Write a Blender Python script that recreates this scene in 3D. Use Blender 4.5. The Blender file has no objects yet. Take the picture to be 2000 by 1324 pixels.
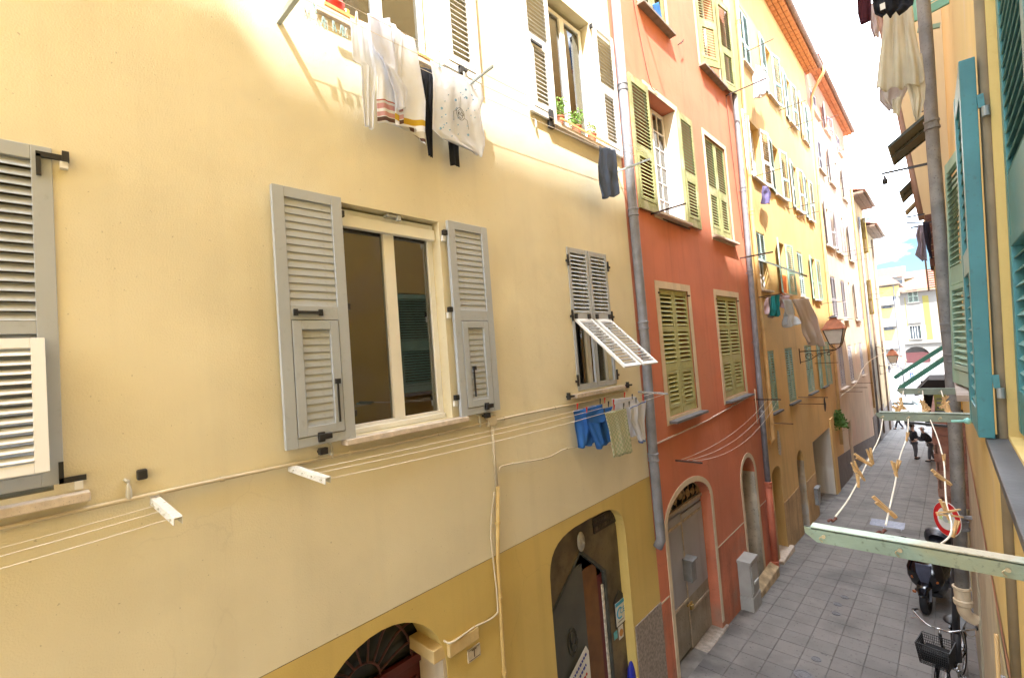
import bpy, math, random
from mathutils import Vector, Matrix, noise
random.seed(7)
R_=math.radians
S=bpy.context.scene
# ------------------------------------------------------------ camera
F=889.0; W=3.6
yaw,pitch,roll=R_(43.5),R_(2.3),R_(4.46)
fwd=Vector((-math.sin(yaw)*math.cos(pitch),math.cos(yaw)*math.cos(pitch),math.sin(pitch)))
r0=Vector((math.cos(yaw),math.sin(yaw),0)); u0=r0.cross(fwd)
CR=math.cos(roll)*r0-math.sin(roll)*u0; CU=math.sin(roll)*r0+math.cos(roll)*u0
EYE=Vector((0,0,6.0))
cd=bpy.data.cameras.new('camera'); cam=bpy.data.objects.new('camera',cd); S.collection.objects.link(cam)
m=Matrix((CR,CU,-fwd)).transposed().to_4x4(); m.translation=EYE; cam.matrix_world=m
cd.sensor_fit='HORIZONTAL'; cd.sensor_width=36; cd.lens=F*36/2000; cd.clip_start=.05; cd.clip_end=3000
S.camera=cam
# ------------------------------------------------------------ sun and sky
SUN=Vector((-1,1.65,-2.9)).normalized()      # direction the light travels
el=math.asin(-SUN.z); az=math.atan2(-SUN.x,-SUN.y)  # compass angle of the sun from +Y
sl=bpy.data.lights.new('sun','SUN'); sl.energy=2.6; sl.angle=R_(1.0); sl.color=(1,.965,.915)
so=bpy.data.objects.new('sun',sl); S.collection.objects.link(so)
so.rotation_euler=SUN.to_track_quat('-Z','Y').to_euler()
wd=bpy.data.worlds.new('World'); S.world=wd; wd.use_nodes=True
nt=wd.node_tree; N=nt.nodes; K=nt.links
bg=N['Background']; bg.inputs[1].default_value=.15
sky=N.new('ShaderNodeTexSky'); sky.sky_type='NISHITA'; sky.sun_disc=False
sky.sun_elevation=el; sky.sun_rotation=az; sky.dust_density=1.5; sky.ozone_density=1.2
tc=N.new('ShaderNodeTexCoord'); mp=N.new('ShaderNodeMapping'); mp.inputs['Scale'].default_value=(1,1,2.6)
nz=N.new('ShaderNodeTexNoise'); nz.inputs['Scale'].default_value=2.3; nz.inputs['Detail'].default_value=8; nz.inputs['Roughness'].default_value=.55
rp=N.new('ShaderNodeValToRGB'); rp.color_ramp.elements[0].position=.46; rp.color_ramp.elements[1].position=.60
mx=N.new('ShaderNodeMixRGB'); mx.inputs[2].default_value=(12.5,13.4,14.8,1)
K.new(tc.outputs['Generated'],mp.inputs[0]); K.new(mp.outputs[0],nz.inputs[0]); K.new(nz.outputs[0],rp.inputs[0])
K.new(rp.outputs[0],mx.inputs[0]); dm=N.new('ShaderNodeMixRGB'); dm.blend_type='MULTIPLY'; dm.inputs[0].default_value=1; dm.inputs[2].default_value=(.16,.20,.22,1); K.new(sky.outputs[0],dm.inputs[1]); K.new(dm.outputs[0],mx.inputs[1]); K.new(mx.outputs[0],bg.inputs[0])
S.view_settings.view_transform='Standard'; S.view_settings.look='None'; S.view_settings.exposure=3.0; S.view_settings.gamma=1
S.view_settings.use_curve_mapping=False
S.cycles.max_bounces=8; S.cycles.diffuse_bounces=5; S.cycles.sample_clamp_indirect=6
try: S.cycles.use_denoising=True
except Exception: pass

# ------------------------------------------------------------ picking points of the place through the lens
def ray(x,y): return fwd+CR*((x-1000)/F)+CU*((662-y)/F)
def onX(x,y,X=-W): d=ray(x,y); return EYE+d*(X/d.x)
def onT(x,y,t): d=ray(x,y); return EYE+d*(t/d.y)
def onZ(x,y,z): d=ray(x,y); return EYE+d*((z-6)/d.z)
def gz(t):
    if t<50: return .92-.057*t
    if t<62: return -1.93
    if t<110: return -1.93+(t-62)*.062
    return 1.05
def onG(x,y):
    d=ray(x,y); k=-5.08/(d.z+.057*d.y); return EYE+d*k
C4=lambda x,y:(1420+x/3.153,y/3.153)
C5=lambda x,y:(1440+x/4.137,400+y/4.137)
C6=lambda x,y:(1440+x/3.009,640+y/3.009)
N3=lambda x,y:(500+x/3.894,y/3.894)
N6=lambda x,y:(950+x/3.31,y/3.31)
N7=lambda x,y:(1000+x/2.759,440+y/2.759)
N8=lambda x,y:(1000+x/3.122,900+y/3.122)
RR=lambda x,y:(1660+x/4.415,y/4.415)

# ------------------------------------------------------------ materials
MATS={}
def M(name,col,rough=.7,var=.12,ns=3.0,bump=0,bs=120,metal=0,streak=0,col2=None,spec=.5,grime=0,stretch=(1,1,1),big=0,wpos=False,soot=0,crack=0):
    if name in MATS: return MATS[name]
    m=bpy.data.materials.new(name); m.use_nodes=True; t=m.node_tree; n=t.nodes; k=t.links
    b=n['Principled BSDF']; b.inputs['Roughness'].default_value=rough; b.inputs['Metallic'].default_value=metal
    b.inputs['Specular IOR Level'].default_value=spec
    g=n.new('ShaderNodeTexCoord'); mp=n.new('ShaderNodeMapping'); mp.inputs['Scale'].default_value=stretch; k.new(n.new('ShaderNodeNewGeometry').outputs['Position'] if wpos else g.outputs['Object'],mp.inputs[0])
    def noise_(scale,detail=5,src=mp):
        q=n.new('ShaderNodeTexNoise'); q.inputs['Scale'].default_value=scale; q.inputs['Detail'].default_value=detail; k.new(src.outputs[0],q.inputs[0]); return q
    def mix(f,a,bc,bl='MIX'):
        q=n.new('ShaderNodeMixRGB'); q.blend_type=bl
        for i,v in ((0,f),(1,a),(2,bc)):
            if hasattr(v,'is_output') : k.new(v,q.inputs[i])
            elif isinstance(v,(int,float)): q.inputs[i].default_value=v
            else: q.inputs[i].default_value=(*v,1)
        return q.outputs[0]
    def ramp(src,a,bb):
        q=n.new('ShaderNodeMapRange'); q.inputs[1].default_value=a; q.inputs[2].default_value=bb; k.new(src,q.inputs[0]); return q.outputs[0]
    d=tuple(c*(1-var) for c in col); l=tuple(min(1,c*(1+var)) for c in col)
    c=mix(ramp(noise_(ns).outputs[0],.35,.65),d,l)
    if col2:
        c=mix(ramp(noise_(ns*.45,8).outputs[0],.52,.62),c,col2)
    if crack:
        w=n.new('ShaderNodeMixRGB'); w.blend_type='ADD'; w.inputs[0].default_value=.35; k.new(g.outputs['Object'],w.inputs[1]); k.new(noise_(3,5).outputs[1],w.inputs[2])
        v=n.new('ShaderNodeTexVoronoi'); v.feature='DISTANCE_TO_EDGE'; v.inputs['Scale'].default_value=.8; k.new(w.outputs[0],v.inputs[0])
        q=n.new('ShaderNodeMath'); q.operation='MULTIPLY'; k.new(ramp(v.outputs[0],.006,.001),q.inputs[0]); k.new(ramp(noise_(.9,3).outputs[0],.52,.60),q.inputs[1])
        c=mix(q.outputs[0],c,mix(crack,c,(.08,.06,.04)))
        c=mix(ramp(noise_(38,2).outputs[0],.735,.76),c,mix(.35,c,(.10,.07,.04)))
        c=mix(ramp(noise_(.55,6).outputs[0],.50,.68),c,mix(.10,c,(.30,.22,.12)))
    if streak:
        m2=n.new('ShaderNodeMapping'); m2.inputs['Scale'].default_value=(2.2,2.2,.12); k.new(g.outputs['Object'],m2.inputs[0])
        s=noise_(2.5,6,m2); c=mix(ramp(s.outputs[0],.52,.75),c,mix(streak,c,(.05,.04,.03)))
    if grime:
        c=mix(ramp(noise_(ns*9,4).outputs[0],.6,.72),c,mix(grime,c,(.04,.035,.03)))
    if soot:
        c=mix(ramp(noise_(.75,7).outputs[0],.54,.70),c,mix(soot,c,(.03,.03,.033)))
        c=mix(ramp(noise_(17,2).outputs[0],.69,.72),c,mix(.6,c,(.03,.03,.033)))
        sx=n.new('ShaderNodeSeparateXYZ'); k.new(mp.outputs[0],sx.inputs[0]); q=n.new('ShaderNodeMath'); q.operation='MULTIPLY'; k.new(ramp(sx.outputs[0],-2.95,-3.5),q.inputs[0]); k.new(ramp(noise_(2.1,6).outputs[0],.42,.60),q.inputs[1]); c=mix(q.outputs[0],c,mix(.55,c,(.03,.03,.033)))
    k.new(c,b.inputs['Base Color'])
    if bump:
        b1=n.new('ShaderNodeBump'); b1.inputs['Strength'].default_value=bump; b1.inputs['Distance'].default_value=.004
        k.new(noise_(bs,3).outputs[0],b1.inputs['Height'])
        if big:
            b2=n.new('ShaderNodeBump'); b2.inputs['Strength'].default_value=big; b2.inputs['Distance'].default_value=.03
            k.new(noise_(1.7,4).outputs[0],b2.inputs['Height']); k.new(b2.outputs[0],b1.inputs['Normal'])
        k.new(b1.outputs[0],b.inputs['Normal'])
    MATS[name]=m; return m
def glass(name='window glass'):
    if name in MATS: return MATS[name]
    m=bpy.data.materials.new(name); m.use_nodes=True; t=m.node_tree; n=t.nodes; k=t.links
    b=n['Principled BSDF']; o=n['Material Output']
    tr=n.new('ShaderNodeBsdfTransparent'); tr.inputs[0].default_value=(.72,.76,.74,1)
    gl=n.new('ShaderNodeBsdfGlossy'); gl.inputs['Roughness'].default_value=.015
    fr=n.new('ShaderNodeFresnel'); fr.inputs[0].default_value=2.5
    ms=n.new('ShaderNodeMixShader'); k.new(fr.outputs[0],ms.inputs[0]); k.new(tr.outputs[0],ms.inputs[1]); k.new(gl.outputs[0],ms.inputs[2]); k.new(ms.outputs[0],o.inputs[0])
    MATS[name]=m; return m
cream=M('cream plaster',(.70,.635,.455),.9,.06,1.1,.6,95,streak=.05,big=.6,crack=.06)
creamband=M('mustard painted plaster',(.57,.42,.13),.85,.05,1.1,.55,95,streak=.10,big=.6,crack=.10)
roughcast=M('grey roughcast render',(.26,.22,.19),.95,.25,26,1,60)
redp=M('coral red plaster',(.55,.18,.10),.9,.08,1.0,.4,80,streak=.14,col2=(.53,.195,.11),big=.4,crack=.2)
ochre=M('ochre plaster',(.62,.41,.16),.9,.08,.8,.4,60,streak=.18,col2=(.57,.38,.15),big=.3)
whitep=M('pale cream plaster',(.56,.47,.34),.9,.07,.8,.4,60,streak=.25,col2=(.60,.45,.33),big=.2)
pinkp=M('salmon plaster',(.42,.21,.13),.9,.08,.8,.3,60,streak=.2)
stainp=M('weathered ochre grey plaster',(.36,.26,.13),.95,.2,.9,.5,50,streak=.75,col2=(.20,.17,.12),grime=.3)
darkdado=M('dark grey dado render',(.15,.125,.11),.95,.15,4,.8,60)
yellowR=M('yellow plaster',(.66,.48,.175),.9,.06,1.6,.5,90,streak=.12,col2=(.63,.47,.23),big=.4)
orangeR=M('orange plaster',(.65,.48,.19),.9,.02,.5,.4,90,streak=.06,big=.3)
buff=M('buff lower plaster',(.55,.47,.32),.9,.08,2,.5,90,streak=.3)
palesur=M('pale window surround',(.60,.50,.36),.9,.08,3,.3,90,streak=.2)
redline=M('pinkish line paint',(.60,.30,.22),.9,.1,8)
jamb=M('cream reveal',(.66,.56,.36),.9,.06,2,.4,90)
greyal=M('pale grey lacquered aluminium',(.38,.41,.45),.32,.04,2,spec=.5,grime=.12)
whiteal=M('white lacquered aluminium',(.72,.72,.71),.35,.02,2)
pvc=M('cream white window frame',(.80,.81,.82),.5,.04,3)
stone=M('pale stone sill',(.56,.48,.40),.8,.14,14,.4,60,grime=.4)
slate=M('dark slate sill',(.075,.075,.08),.55,.25,5,.3,60)
olive=M('faded olive green paint',(.36,.37,.17),.7,.10,3,.4,60,grime=.35,col2=(.40,.40,.22))
oliveold=M('peeling olive green paint',(.27,.28,.12),.8,.18,5,.5,60,grime=.7,col2=(.37,.36,.22))
green=M('faded sea green paint',(.24,.37,.29),.7,.12,3,.2,60,col2=(.33,.43,.36))
paleblue=M('pale blue grey paint',(.34,.45,.44),.7,.10,3)
lilac=M('pale lilac grey paint',(.33,.32,.35),.7,.08,3)
teal=M('teal gloss paint',(.05,.20,.22),.38,.12,4,.2,70,grime=.25)
tealdark=M('dark green gloss paint',(.03,.15,.12),.4,.2,4,.2,70,grime=.4)
dgreen=M('deep green paint',(.012,.13,.085),.4,.15,5)
blackgreen=M('almost black green paint',(.02,.035,.025),.5,.3,4)
yshut=M('olive yellow shutter paint',(.33,.25,.065),.7,.15,4)
zinc=M('blue grey zinc pipe',(.20,.205,.23),.55,.16,6,.2,60,streak=.45,grime=.4)
zincR=M('old grey zinc pipe',(.185,.18,.185),.6,.2,7,.3,60,streak=.4,grime=.6,col2=(.25,.24,.23))
ocpipe=M('ochre painted pipe',(.56,.36,.15),.6,.1,4,streak=.3)
redpipe=M('red painted pipe',(.46,.13,.07),.6,.12,4,streak=.3)
creampipe=M('cream plastic pipe',(.58,.47,.33),.5,.08,4,streak=.2)
blackiron=M('black iron',(.018,.018,.02),.45,.2,5)
rustiron=M('rusty dark iron',(.06,.035,.028),.8,.3,9,.3,80)
copper=M('copper painted lantern roof',(.42,.14,.06),.6,.2,6)
lanternglass=M('milky lantern glass',(.62,.56,.48),.3,.06,6)
mint=M('flaking mint green paint',(.23,.31,.25),.7,.10,9,.5,60,grime=.45,col2=(.27,.30,.20))
mintgrey=M('grey green paint',(.21,.25,.205),.7,.12,9,.3,60,grime=.5)
rope=M('white plastic cord',(.74,.68,.58),.6,.06,30)
wood=M('pale wood',(.62,.40,.19),.6,.18,30,.2,80)
woodrail=M('orange wood rail',(.62,.33,.12),.5,.15,12)
greydoor=M('grey painted steel door',(.36,.365,.40),.65,.09,1.4,.15,40,streak=.3)
greydoor2=M('grubby beige lower door paint',(.29,.265,.22),.75,.14,3,.3,40,grime=.5,streak=.3)
dooredge=M('worn cream door batten',(.42,.36,.29),.8,.2,9,grime=.6)
maroon=M('maroon door paint',(.10,.012,.010),.45,.15,3)
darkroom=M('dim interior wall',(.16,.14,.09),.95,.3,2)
curtain=M('white net curtain',(.62,.62,.60),.9,.05,5)
umber=M('mottled brown panel',(.11,.085,.05),.6,.4,3,.4,20,col2=(.18,.14,.08),grime=.5)
slatepanel=M('dark grey green panel',(.075,.078,.07),.5,.15,3,.2,30)
brownpanel=M('brown wood panel',(.15,.065,.015),.5,.2,5)
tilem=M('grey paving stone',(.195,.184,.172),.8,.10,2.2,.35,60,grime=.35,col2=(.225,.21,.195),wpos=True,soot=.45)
joint=M('dark paving joint',(.15,.14,.13),.95,.25,5,.4,50)
asphalt=M('pale square paving',(.22,.215,.21),.9,.1,2)
roofred=M('terracotta roof tile',(.36,.13,.07),.9,.2,5,col2=(.42,.20,.13))
guttbrown=M('brown weathered gutter',(.20,.14,.10),.7,.2,5,streak=.3)
soffitm=M('orange soffit boards',(.50,.25,.10),.8,.12,5)
cabinetm=M('grey plastic cabinet',(.33,.33,.31),.6,.06,5)
GLASS=glass()

# ------------------------------------------------------------ mesh helpers
COL=S.collection
class MB:
    def __init__(s): s.v=[]; s.f=[]; s.uv=None
    def add(s,vs,fs):
        b=len(s.v); s.v+= [tuple(q) for q in vs]; s.f+=[tuple(i+b for i in f) for f in fs]; return s
    def box(s,x0,x1,y0,y1,z0,z1):
        x0,x1=sorted((x0,x1)); y0,y1=sorted((y0,y1)); z0,z1=sorted((z0,z1))
        return s.add([(x0,y0,z0),(x1,y0,z0),(x1,y1,z0),(x0,y1,z0),(x0,y0,z1),(x1,y0,z1),(x1,y1,z1),(x0,y1,z1)],
         [(0,3,2,1),(4,5,6,7),(0,1,5,4),(1,2,6,5),(2,3,7,6),(3,0,4,7)])
    def obox(s,o,u,v,n,a,b,c):   # spans a=(a0,a1) along u etc from origin o
        P=[o+u*i+v*j+n*k for k in c for j in b for i in a]
        return s.add(P,[(0,2,3,1),(4,5,7,6),(0,1,5,4),(1,3,7,5),(3,2,6,7),(2,0,4,6)])
    def bar(s,p,q,w,h,up=Vector((0,0,1))):
        p=Vector(p);q=Vector(q); d=(q-p); L=d.length; d.normalize()
        sd=d.cross(up)
        if sd.length<1e-4: sd=d.cross(Vector((1,0,0)))
        sd.normalize(); uu=sd.cross(d)
        return s.obox(p,d,sd,uu,(0,L),(-w/2,w/2),(-h/2,h/2))
    def tube(s,pts,r,n=8,cap=True):
        pts=[Vector(p) for p in pts]; k=len(pts); rs=r if isinstance(r,(list,tuple)) else [r]*k
        b=len(s.v); prev=None
        for i,p in enumerate(pts):
            d=(pts[min(i+1,k-1)]-pts[max(i-1,0)]).normalized()
            if prev is None: a=d.orthogonal().normalized()
            else:
                a=(prev-d*prev.dot(d))
                a=a.normalized() if a.length>1e-5 else d.orthogonal().normalized()
            prev=a; c=d.cross(a)
            for j in range(n):
                th=2*math.pi*j/n; s.v.append(tuple(p+(a*math.cos(th)+c*math.sin(th))*rs[i]))
        for i in range(k-1):
            for j in range(n):
                s.f.append((b+i*n+j,b+i*n+(j+1)%n,b+(i+1)*n+(j+1)%n,b+(i+1)*n+j))
        if cap:
            s.f.append(tuple(b+j for j in range(n))[::-1]); s.f.append(tuple(b+(k-1)*n+j for j in range(n)))
        return s
    def lathe(s,prof,o=(0,0,0),ax='z',n=16):
        o=Vector(o); b=len(s.v)
        for r,h in prof:
            for j in range(n):
                th=2*math.pi*j/n; c,q=r*math.cos(th),r*math.sin(th)
                p={'z':(c,q,h),'x':(h,c,q),'y':(c,h,q)}[ax]
                s.v.append(tuple(o+Vector(p)))
        for i in range(len(prof)-1):
            for j in range(n):
                s.f.append((b+i*n+j,b+i*n+(j+1)%n,b+(i+1)*n+(j+1)%n,b+(i+1)*n+j))
        return s
    def sphere(s,o,r,n=10,sc=(1,1,1)):
        m=n//2; b=len(s.v); o=Vector(o)
        pr=[(math.sin(math.pi*i/m)*1,math.cos(math.pi*i/m)) for i in range(m+1)]
        for rr,h in pr:
            for j in range(n):
                th=2*math.pi*j/n
                s.v.append((o.x+r*sc[0]*max(rr,.001)*math.cos(th),o.y+r*sc[1]*max(rr,.001)*math.sin(th),o.z+r*sc[2]*h))
        for i in range(m):
            for j in range(n): s.f.append((b+i*n+j,b+(i+1)*n+j,b+(i+1)*n+(j+1)%n,b+i*n+(j+1)%n))
        return s
    def prism(s,poly,d):    # poly list of 3d points extruded by vector d
        n=len(poly); P=[Vector(p) for p in poly]; d=Vector(d)
        return s.add(P+[p+d for p in P],[tuple(range(n))[::-1],tuple(range(n,2*n))]+[(i,(i+1)%n,n+(i+1)%n,n+i) for i in range(n)])
    def build(s,name,mat,parent=None,world=True,smooth=False,bevel=0,kind=None,label=None):
        me=bpy.data.meshes.new(name); me.from_pydata(s.v,[],s.f)
        if isinstance(mat,(list,tuple)):
            for q in mat: me.materials.append(q)
        else: me.materials.append(mat)
        if smooth:
            me.polygons.foreach_set('use_smooth',[True]*len(me.polygons))
        me.update()
        o=bpy.data.objects.new(name,me); COL.objects.link(o)
        if parent is not None: par(o,parent,world)
        if bevel:
            bm=o.modifiers.new('bevel','BEVEL'); bm.width=bevel; bm.segments=2; bm.limit_method='ANGLE'
        if kind: o['kind']=kind
        if label: o['label']=label
        return o
def wm(o):   # world matrix without waiting for an update
    a=o.matrix_basis.copy()
    if o.parent: a=wm(o.parent)@o.matrix_parent_inverse@a
    return a
def par(o,p,world=True):
    o.parent=p
    if world: o.matrix_parent_inverse=wm(p).inverted()
def tag(o,label,cat,group=None):
    o['label']=label; o['category']=cat
    if group: o['group']=group
    return o
def thing(name,loc,label,cat,group=None,rz=0):
    o=bpy.data.objects.new(name,None); COL.objects.link(o); o.empty_display_size=.2
    o.location=loc; o.rotation_euler=(0,0,rz); return tag(o,label,cat,group)
def text(name,s,mat,parent,o,u,v,size,off=.002,ext=.001,label=None):
    cu=bpy.data.curves.new(name,'FONT'); cu.body=s; cu.size=size; cu.extrude=ext; cu.align_x='CENTER'; cu.align_y='CENTER'
    t=bpy.data.objects.new('tmp',cu); COL.objects.link(t)
    dg=bpy.context.evaluated_depsgraph_get(); me=bpy.data.meshes.new_from_object(t.evaluated_get(dg))
    bpy.data.objects.remove(t)
    me.materials.clear(); me.materials.append(mat)
    ob=bpy.data.objects.new(name,me); COL.objects.link(ob)
    u=Vector(u).normalized(); v=Vector(v).normalized(); n=u.cross(v)
    mm=Matrix((u,v,n)).transposed().to_4x4(); mm.translation=Vector(o)+n*off
    ob.matrix_basis=mm
    if parent is not None:
        ob.parent=parent; ob.matrix_parent_inverse=wm(parent).inverted()
    if label: ob['label']=label
    return ob
ZU=Vector((0,0,1)); YU=Vector((0,1,0)); XU=Vector((1,0,0))

# ------------------------------------------------------------ walls with openings
def wall(X,sg,t0,t1,z0,z1,ops,mat,parent,name='wall',lean=None,dz=3.0):
    """plane x=X facing sg*x ; ops: dict(t0,t1,z0,z1,d,arch)"""
    m=MB(); fx=(lambda z:X) if lean is None else lean
    ts={t0,t1}; zs={z0,z1}
    for o in ops:
        for a in (o['t0'],o['t1']):
            if t0<a<t1: ts.add(a)
        for a in (o['z0'],o['z1']):
            if z0<a<z1: zs.add(a)
    ts=sorted(ts); zs=sorted(zs)
    def quad(a,b,c,d): m.add([a,b,c,d],[(0,1,2,3)])
    for i in range(len(ts)-1):
        for j in range(len(zs)-1):
            tc=(ts[i]+ts[i+1])/2; zc=(zs[j]+zs[j+1])/2
            if any(o['t0']<tc<o['t1'] and o['z0']<zc<o['z1'] for o in ops): continue
            a,b,c,d=ts[i],ts[i+1],zs[j],zs[j+1]
            q=[(fx(c),a,c),(fx(c),b,c),(fx(d),b,d),(fx(d),a,d)]
            m.add(q if sg>0 else q[::-1],[(0,1,2,3)])
    for o in ops:
        a,b,c,d=o['t0'],o['t1'],max(o['z0'],z0),min(o['z1'],z1)
        if d<=c: continue
        D=-sg*o.get('d',.2)
        prof=[]
        if o.get('arch') and o['z1']<=z1:
            rise=o['arch']; n=18; mid=(a+b)/2; hw=(b-a)/2; e=o.get('e',2)
            for i in range(n+1):
                th=math.pi*i/n
                cx=math.cos(th); sx=math.sin(th)
                prof.append((mid+hw*math.copysign(abs(cx)**(2/e),cx),d-rise+rise*abs(sx)**(2/e)))
            for i in range(n):
                (ta,za),(tb,zb)=prof[i],prof[i+1]
                q=[(fx(za),ta,za),(fx(d),ta,d),(fx(d),tb,d),(fx(zb),tb,zb)]
                m.add(q,[(0,1,2,3)])
            path=[(b,c)]+prof+[(a,c)]
        else:
            path=[(b,c)]+([(b,d),(a,d)] if o['z1']<=z1 else [(b,d)])
            if o['z1']>z1:
                m.add([(fx(c),a,c),(fx(d),a,d),(fx(d)+D,a,d),(fx(c)+D,a,c)],[(0,1,2,3)])
            else: path+=[(a,c)]
        for i in range(len(path)-1):
            (ta,za),(tb,zb)=path[i],path[i+1]
            m.add([(fx(za),ta,za),(fx(zb),tb,zb),(fx(zb)+D,tb,zb),(fx(za)+D,ta,za)],[(0,1,2,3)])
        if o['z0']>=z0 and not o.get('nofloor'):
            m.add([(fx(c),a,c),(fx(c),b,c),(fx(c)+D,b,c),(fx(c)+D,a,c)],[(0,1,2,3)])
    return m.build(name,mat,parent)
def shell(X,sg,t0,t1,z0,z1,parent,depth=5,mat=None,inner=.95):
    """rear, side and top walls, and the dim inner wall seen through the windows"""
    m=MB(); D=-sg*depth
    m.add([(X,t0,z0),(X+D,t0,z0),(X+D,t0,z1),(X,t0,z1)],[(0,1,2,3)])
    m.add([(X,t1,z0),(X+D,t1,z0),(X+D,t1,z1),(X,t1,z1)],[(0,1,2,3)])
    m.add([(X+D,t0,z0),(X+D,t1,z0),(X+D,t1,z1),(X+D,t0,z1)],[(0,1,2,3)])
    m.add([(X,t0,z1),(X,t1,z1),(X+D,t1,z1),(X+D,t0,z1)],[(0,1,2,3)])
    m.build('rear_wall',mat,parent)
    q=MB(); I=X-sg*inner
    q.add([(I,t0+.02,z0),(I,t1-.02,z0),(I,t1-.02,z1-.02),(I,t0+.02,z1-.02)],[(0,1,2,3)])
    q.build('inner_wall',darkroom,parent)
# ------------------------------------------------------------ shutters
SLM={}
def slatmesh(L,c,th,mat):
    key=(round(L,3),c,th,mat.name)
    if key not in SLM:
        m=MB(); a=th/2
        m.add([(x,y,z) for x in (0,L) for (y,z) in ((-c/2,-a*.6),(-c/2,a*.6),(0,a),(c/2,a*.5),(c/2,-a*.5),(0,-a))],
          [tuple(range(6)),tuple(range(6,12))[::-1]]+[(i,i+6,(i+1)%6+6,(i+1)%6) for i in range(6)])
        me=bpy.data.meshes.new('slat'); me.from_pydata(m.v,[],m.f); me.materials.append(mat); SLM[key]=me
    return SLM[key]
def leaf(parent,o,u,v,w,h,tiers,mat,st=.06,pitch=.055,ch=.05,ang=42,th=.035,single=True,out=None,name='shutter',inset=0,bev=.003,slmat=None,label=None):
    """louvred leaf: o hinge-bottom corner, u along width, v up; normal points to the street"""
    o=Vector(o);u=Vector(u).normalized();v=Vector(v).normalized();n=u.cross(v)
    if out is not None and n.dot(Vector(out))<0: n=-n
    m=MB(); T=(-th,0)
    m.obox(o,u,v,n,(0,st),(0,h),T); m.obox(o,u,v,n,(w-st,w),(0,h),T)
    edges=[0]+[e for tr in tiers for e in tr[:2]]+[h]
    for i in range(0,len(edges),2):
        if edges[i+1]-edges[i]>.004: m.obox(o,u,v,n,(st,w-st),(edges[i],edges[i+1]),(-th+.002,-.002))
    for tr in tiers:
        if len(tr)>2:   # sub-frame inside the tier (small flap)
            k=tr[2]; m.obox(o,u,v,n,(st+.006,st+k),(tr[0]+.006,tr[1]-.006),(-th+.004,.004)); m.obox(o,u,v,n,(w-st-k,w-st-.006),(tr[0]+.006,tr[1]-.006),(-th+.004,.004))
            m.obox(o,u,v,n,(st+k,w-st-k),(tr[0]+.006,tr[0]+k),(-th+.004,.004)); m.obox(o,u,v,n,(st+k,w-st-k),(tr[1]-k,tr[1]-.006),(-th+.004,.004))
    fr=m.build(name,mat,parent,bevel=bev if single else 0,label=label)
    sm=MB(); a=R_(ang); sc=n*math.cos(a)*-1+v*math.sin(a)   # slat chord: outer edge low
    nn=u.cross(sc)
    for tr in tiers:
        k=tr[2] if len(tr)>2 else 0
        a0,a1=tr[0]+k,tr[1]-k; cnt=max(1,int((a1-a0)/pitch)); pp=(a1-a0)/cnt
        L=w-2*(st+k)
        for i in range(cnt):
            c=o+u*(st+k)+v*(a0+pp*(i+.5))-n*(th/2)
            if single:
                s=bpy.data.objects.new('slat',slatmesh(L,ch,.008,slmat or mat)); COL.objects.link(s)
                mm=Matrix((u,sc,nn)).transposed().to_4x4(); mm.translation=c; s.matrix_basis=mm
                s.parent=fr; s.matrix_parent_inverse=wm(fr).inverted()
            else:
                P=[c+u*x+sc*y+nn*z for x in (0,L) for (y,z) in ((-ch/2,0.004),(ch/2,.004),(ch/2,-.004),(-ch/2,-.004))]
                sm.add(P,[(0,1,2,3),(7,6,5,4),(0,4,5,1),(1,5,6,2),(2,6,7,3),(3,7,4,0)])
    if not single: sm.build('slats',slmat or mat,fr,kind='stuff')
    return fr
def iron(parent,p,q,r=.006,name='hinge',mat=None):
    m=MB(); m.bar(p,q,r*2,r*3); return m.build(name,mat or blackiron,parent)
def window(parent,X,sg,t0,t1,z0,z1,mat=None,fw=.06,mull=True,bars=0,pane=True,depth=.05,cross=0,name='window',curt=None):
    """casement frame with panes; X is the plane of the frame face"""
    mat=mat or pvc; m=MB(); a,b=X-sg*depth,X
    m.box(a,b,t0,t0+fw,z0,z1); m.box(a,b,t1-fw,t1,z0,z1); m.box(a,b,t0+fw,t1-fw,z0,z0+fw*1.2); m.box(a,b,t0+fw,t1-fw,z1-fw,z1)
    tm=(t0+t1)/2
    if mull: m.box(a,b+sg*.012,tm-fw*.9,tm+fw*.9,z0+fw*1.2,z1-fw)
    segs=[(t0+fw,tm-fw*.9),(tm+fw*.9,t1-fw)] if mull else [(t0+fw,t1-fw)]
    for (p,q) in segs:
        for i in range(cross):
            zz=z0+fw+(z1-z0-2*fw)*(i+1)/(cross+1); m.box(a+.006,b-.004,p,q,zz-.012,zz+.012)
        for i in range(bars):
            tt=p+(q-p)*(i+1)/(bars+1); m.box(a+.008,b-.006,tt-.01,tt+.01,z0+fw*1.2,z1-fw)
    fr=m.build(name,mat,parent,bevel=.004)
    if pane:
        for (p,q) in segs:
            g=MB(); xm=(a+b)/2; g.box(xm-.003,xm+.003,p-.004,q+.004,z0+fw*1.2-.004,z1-fw+.004); g.build('pane',GLASS,fr)
    if curt:
        c=MB(); n=24
        for (p,q) in segs:
            for i in range(n):
                ta=p+(q-p)*i/n; tb=p+(q-p)*(i+1)/n; xa=a-sg*(.08+.02*math.sin(i*1.3)); xb=a-sg*(.08+.02*math.sin((i+1)*1.3))
                c.add([(xa,ta,z0),(xb,tb,z0),(xb,tb,z1),(xa,ta,z1)],[(0,1,2,3)])
        c.build('curtain',curt,fr,smooth=True)
    return fr
def surround(parent,X,sg,t0,t1,z0,z1,w,mat,sill=True,p=.012,name='surround'):
    m=MB(); a,b=X-sg*.01,X+sg*p
    m.box(a,b,t0-w,t0,z0-w*(1 if sill else 0),z1+w); m.box(a,b,t1,t1+w,z0-w*(1 if sill else 0),z1+w); m.box(a,b,t0,t1,z1,z1+w)
    if sill: m.box(a,b,t0,t1,z0-w,z0)
    return m.build(name,mat,parent)
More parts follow.
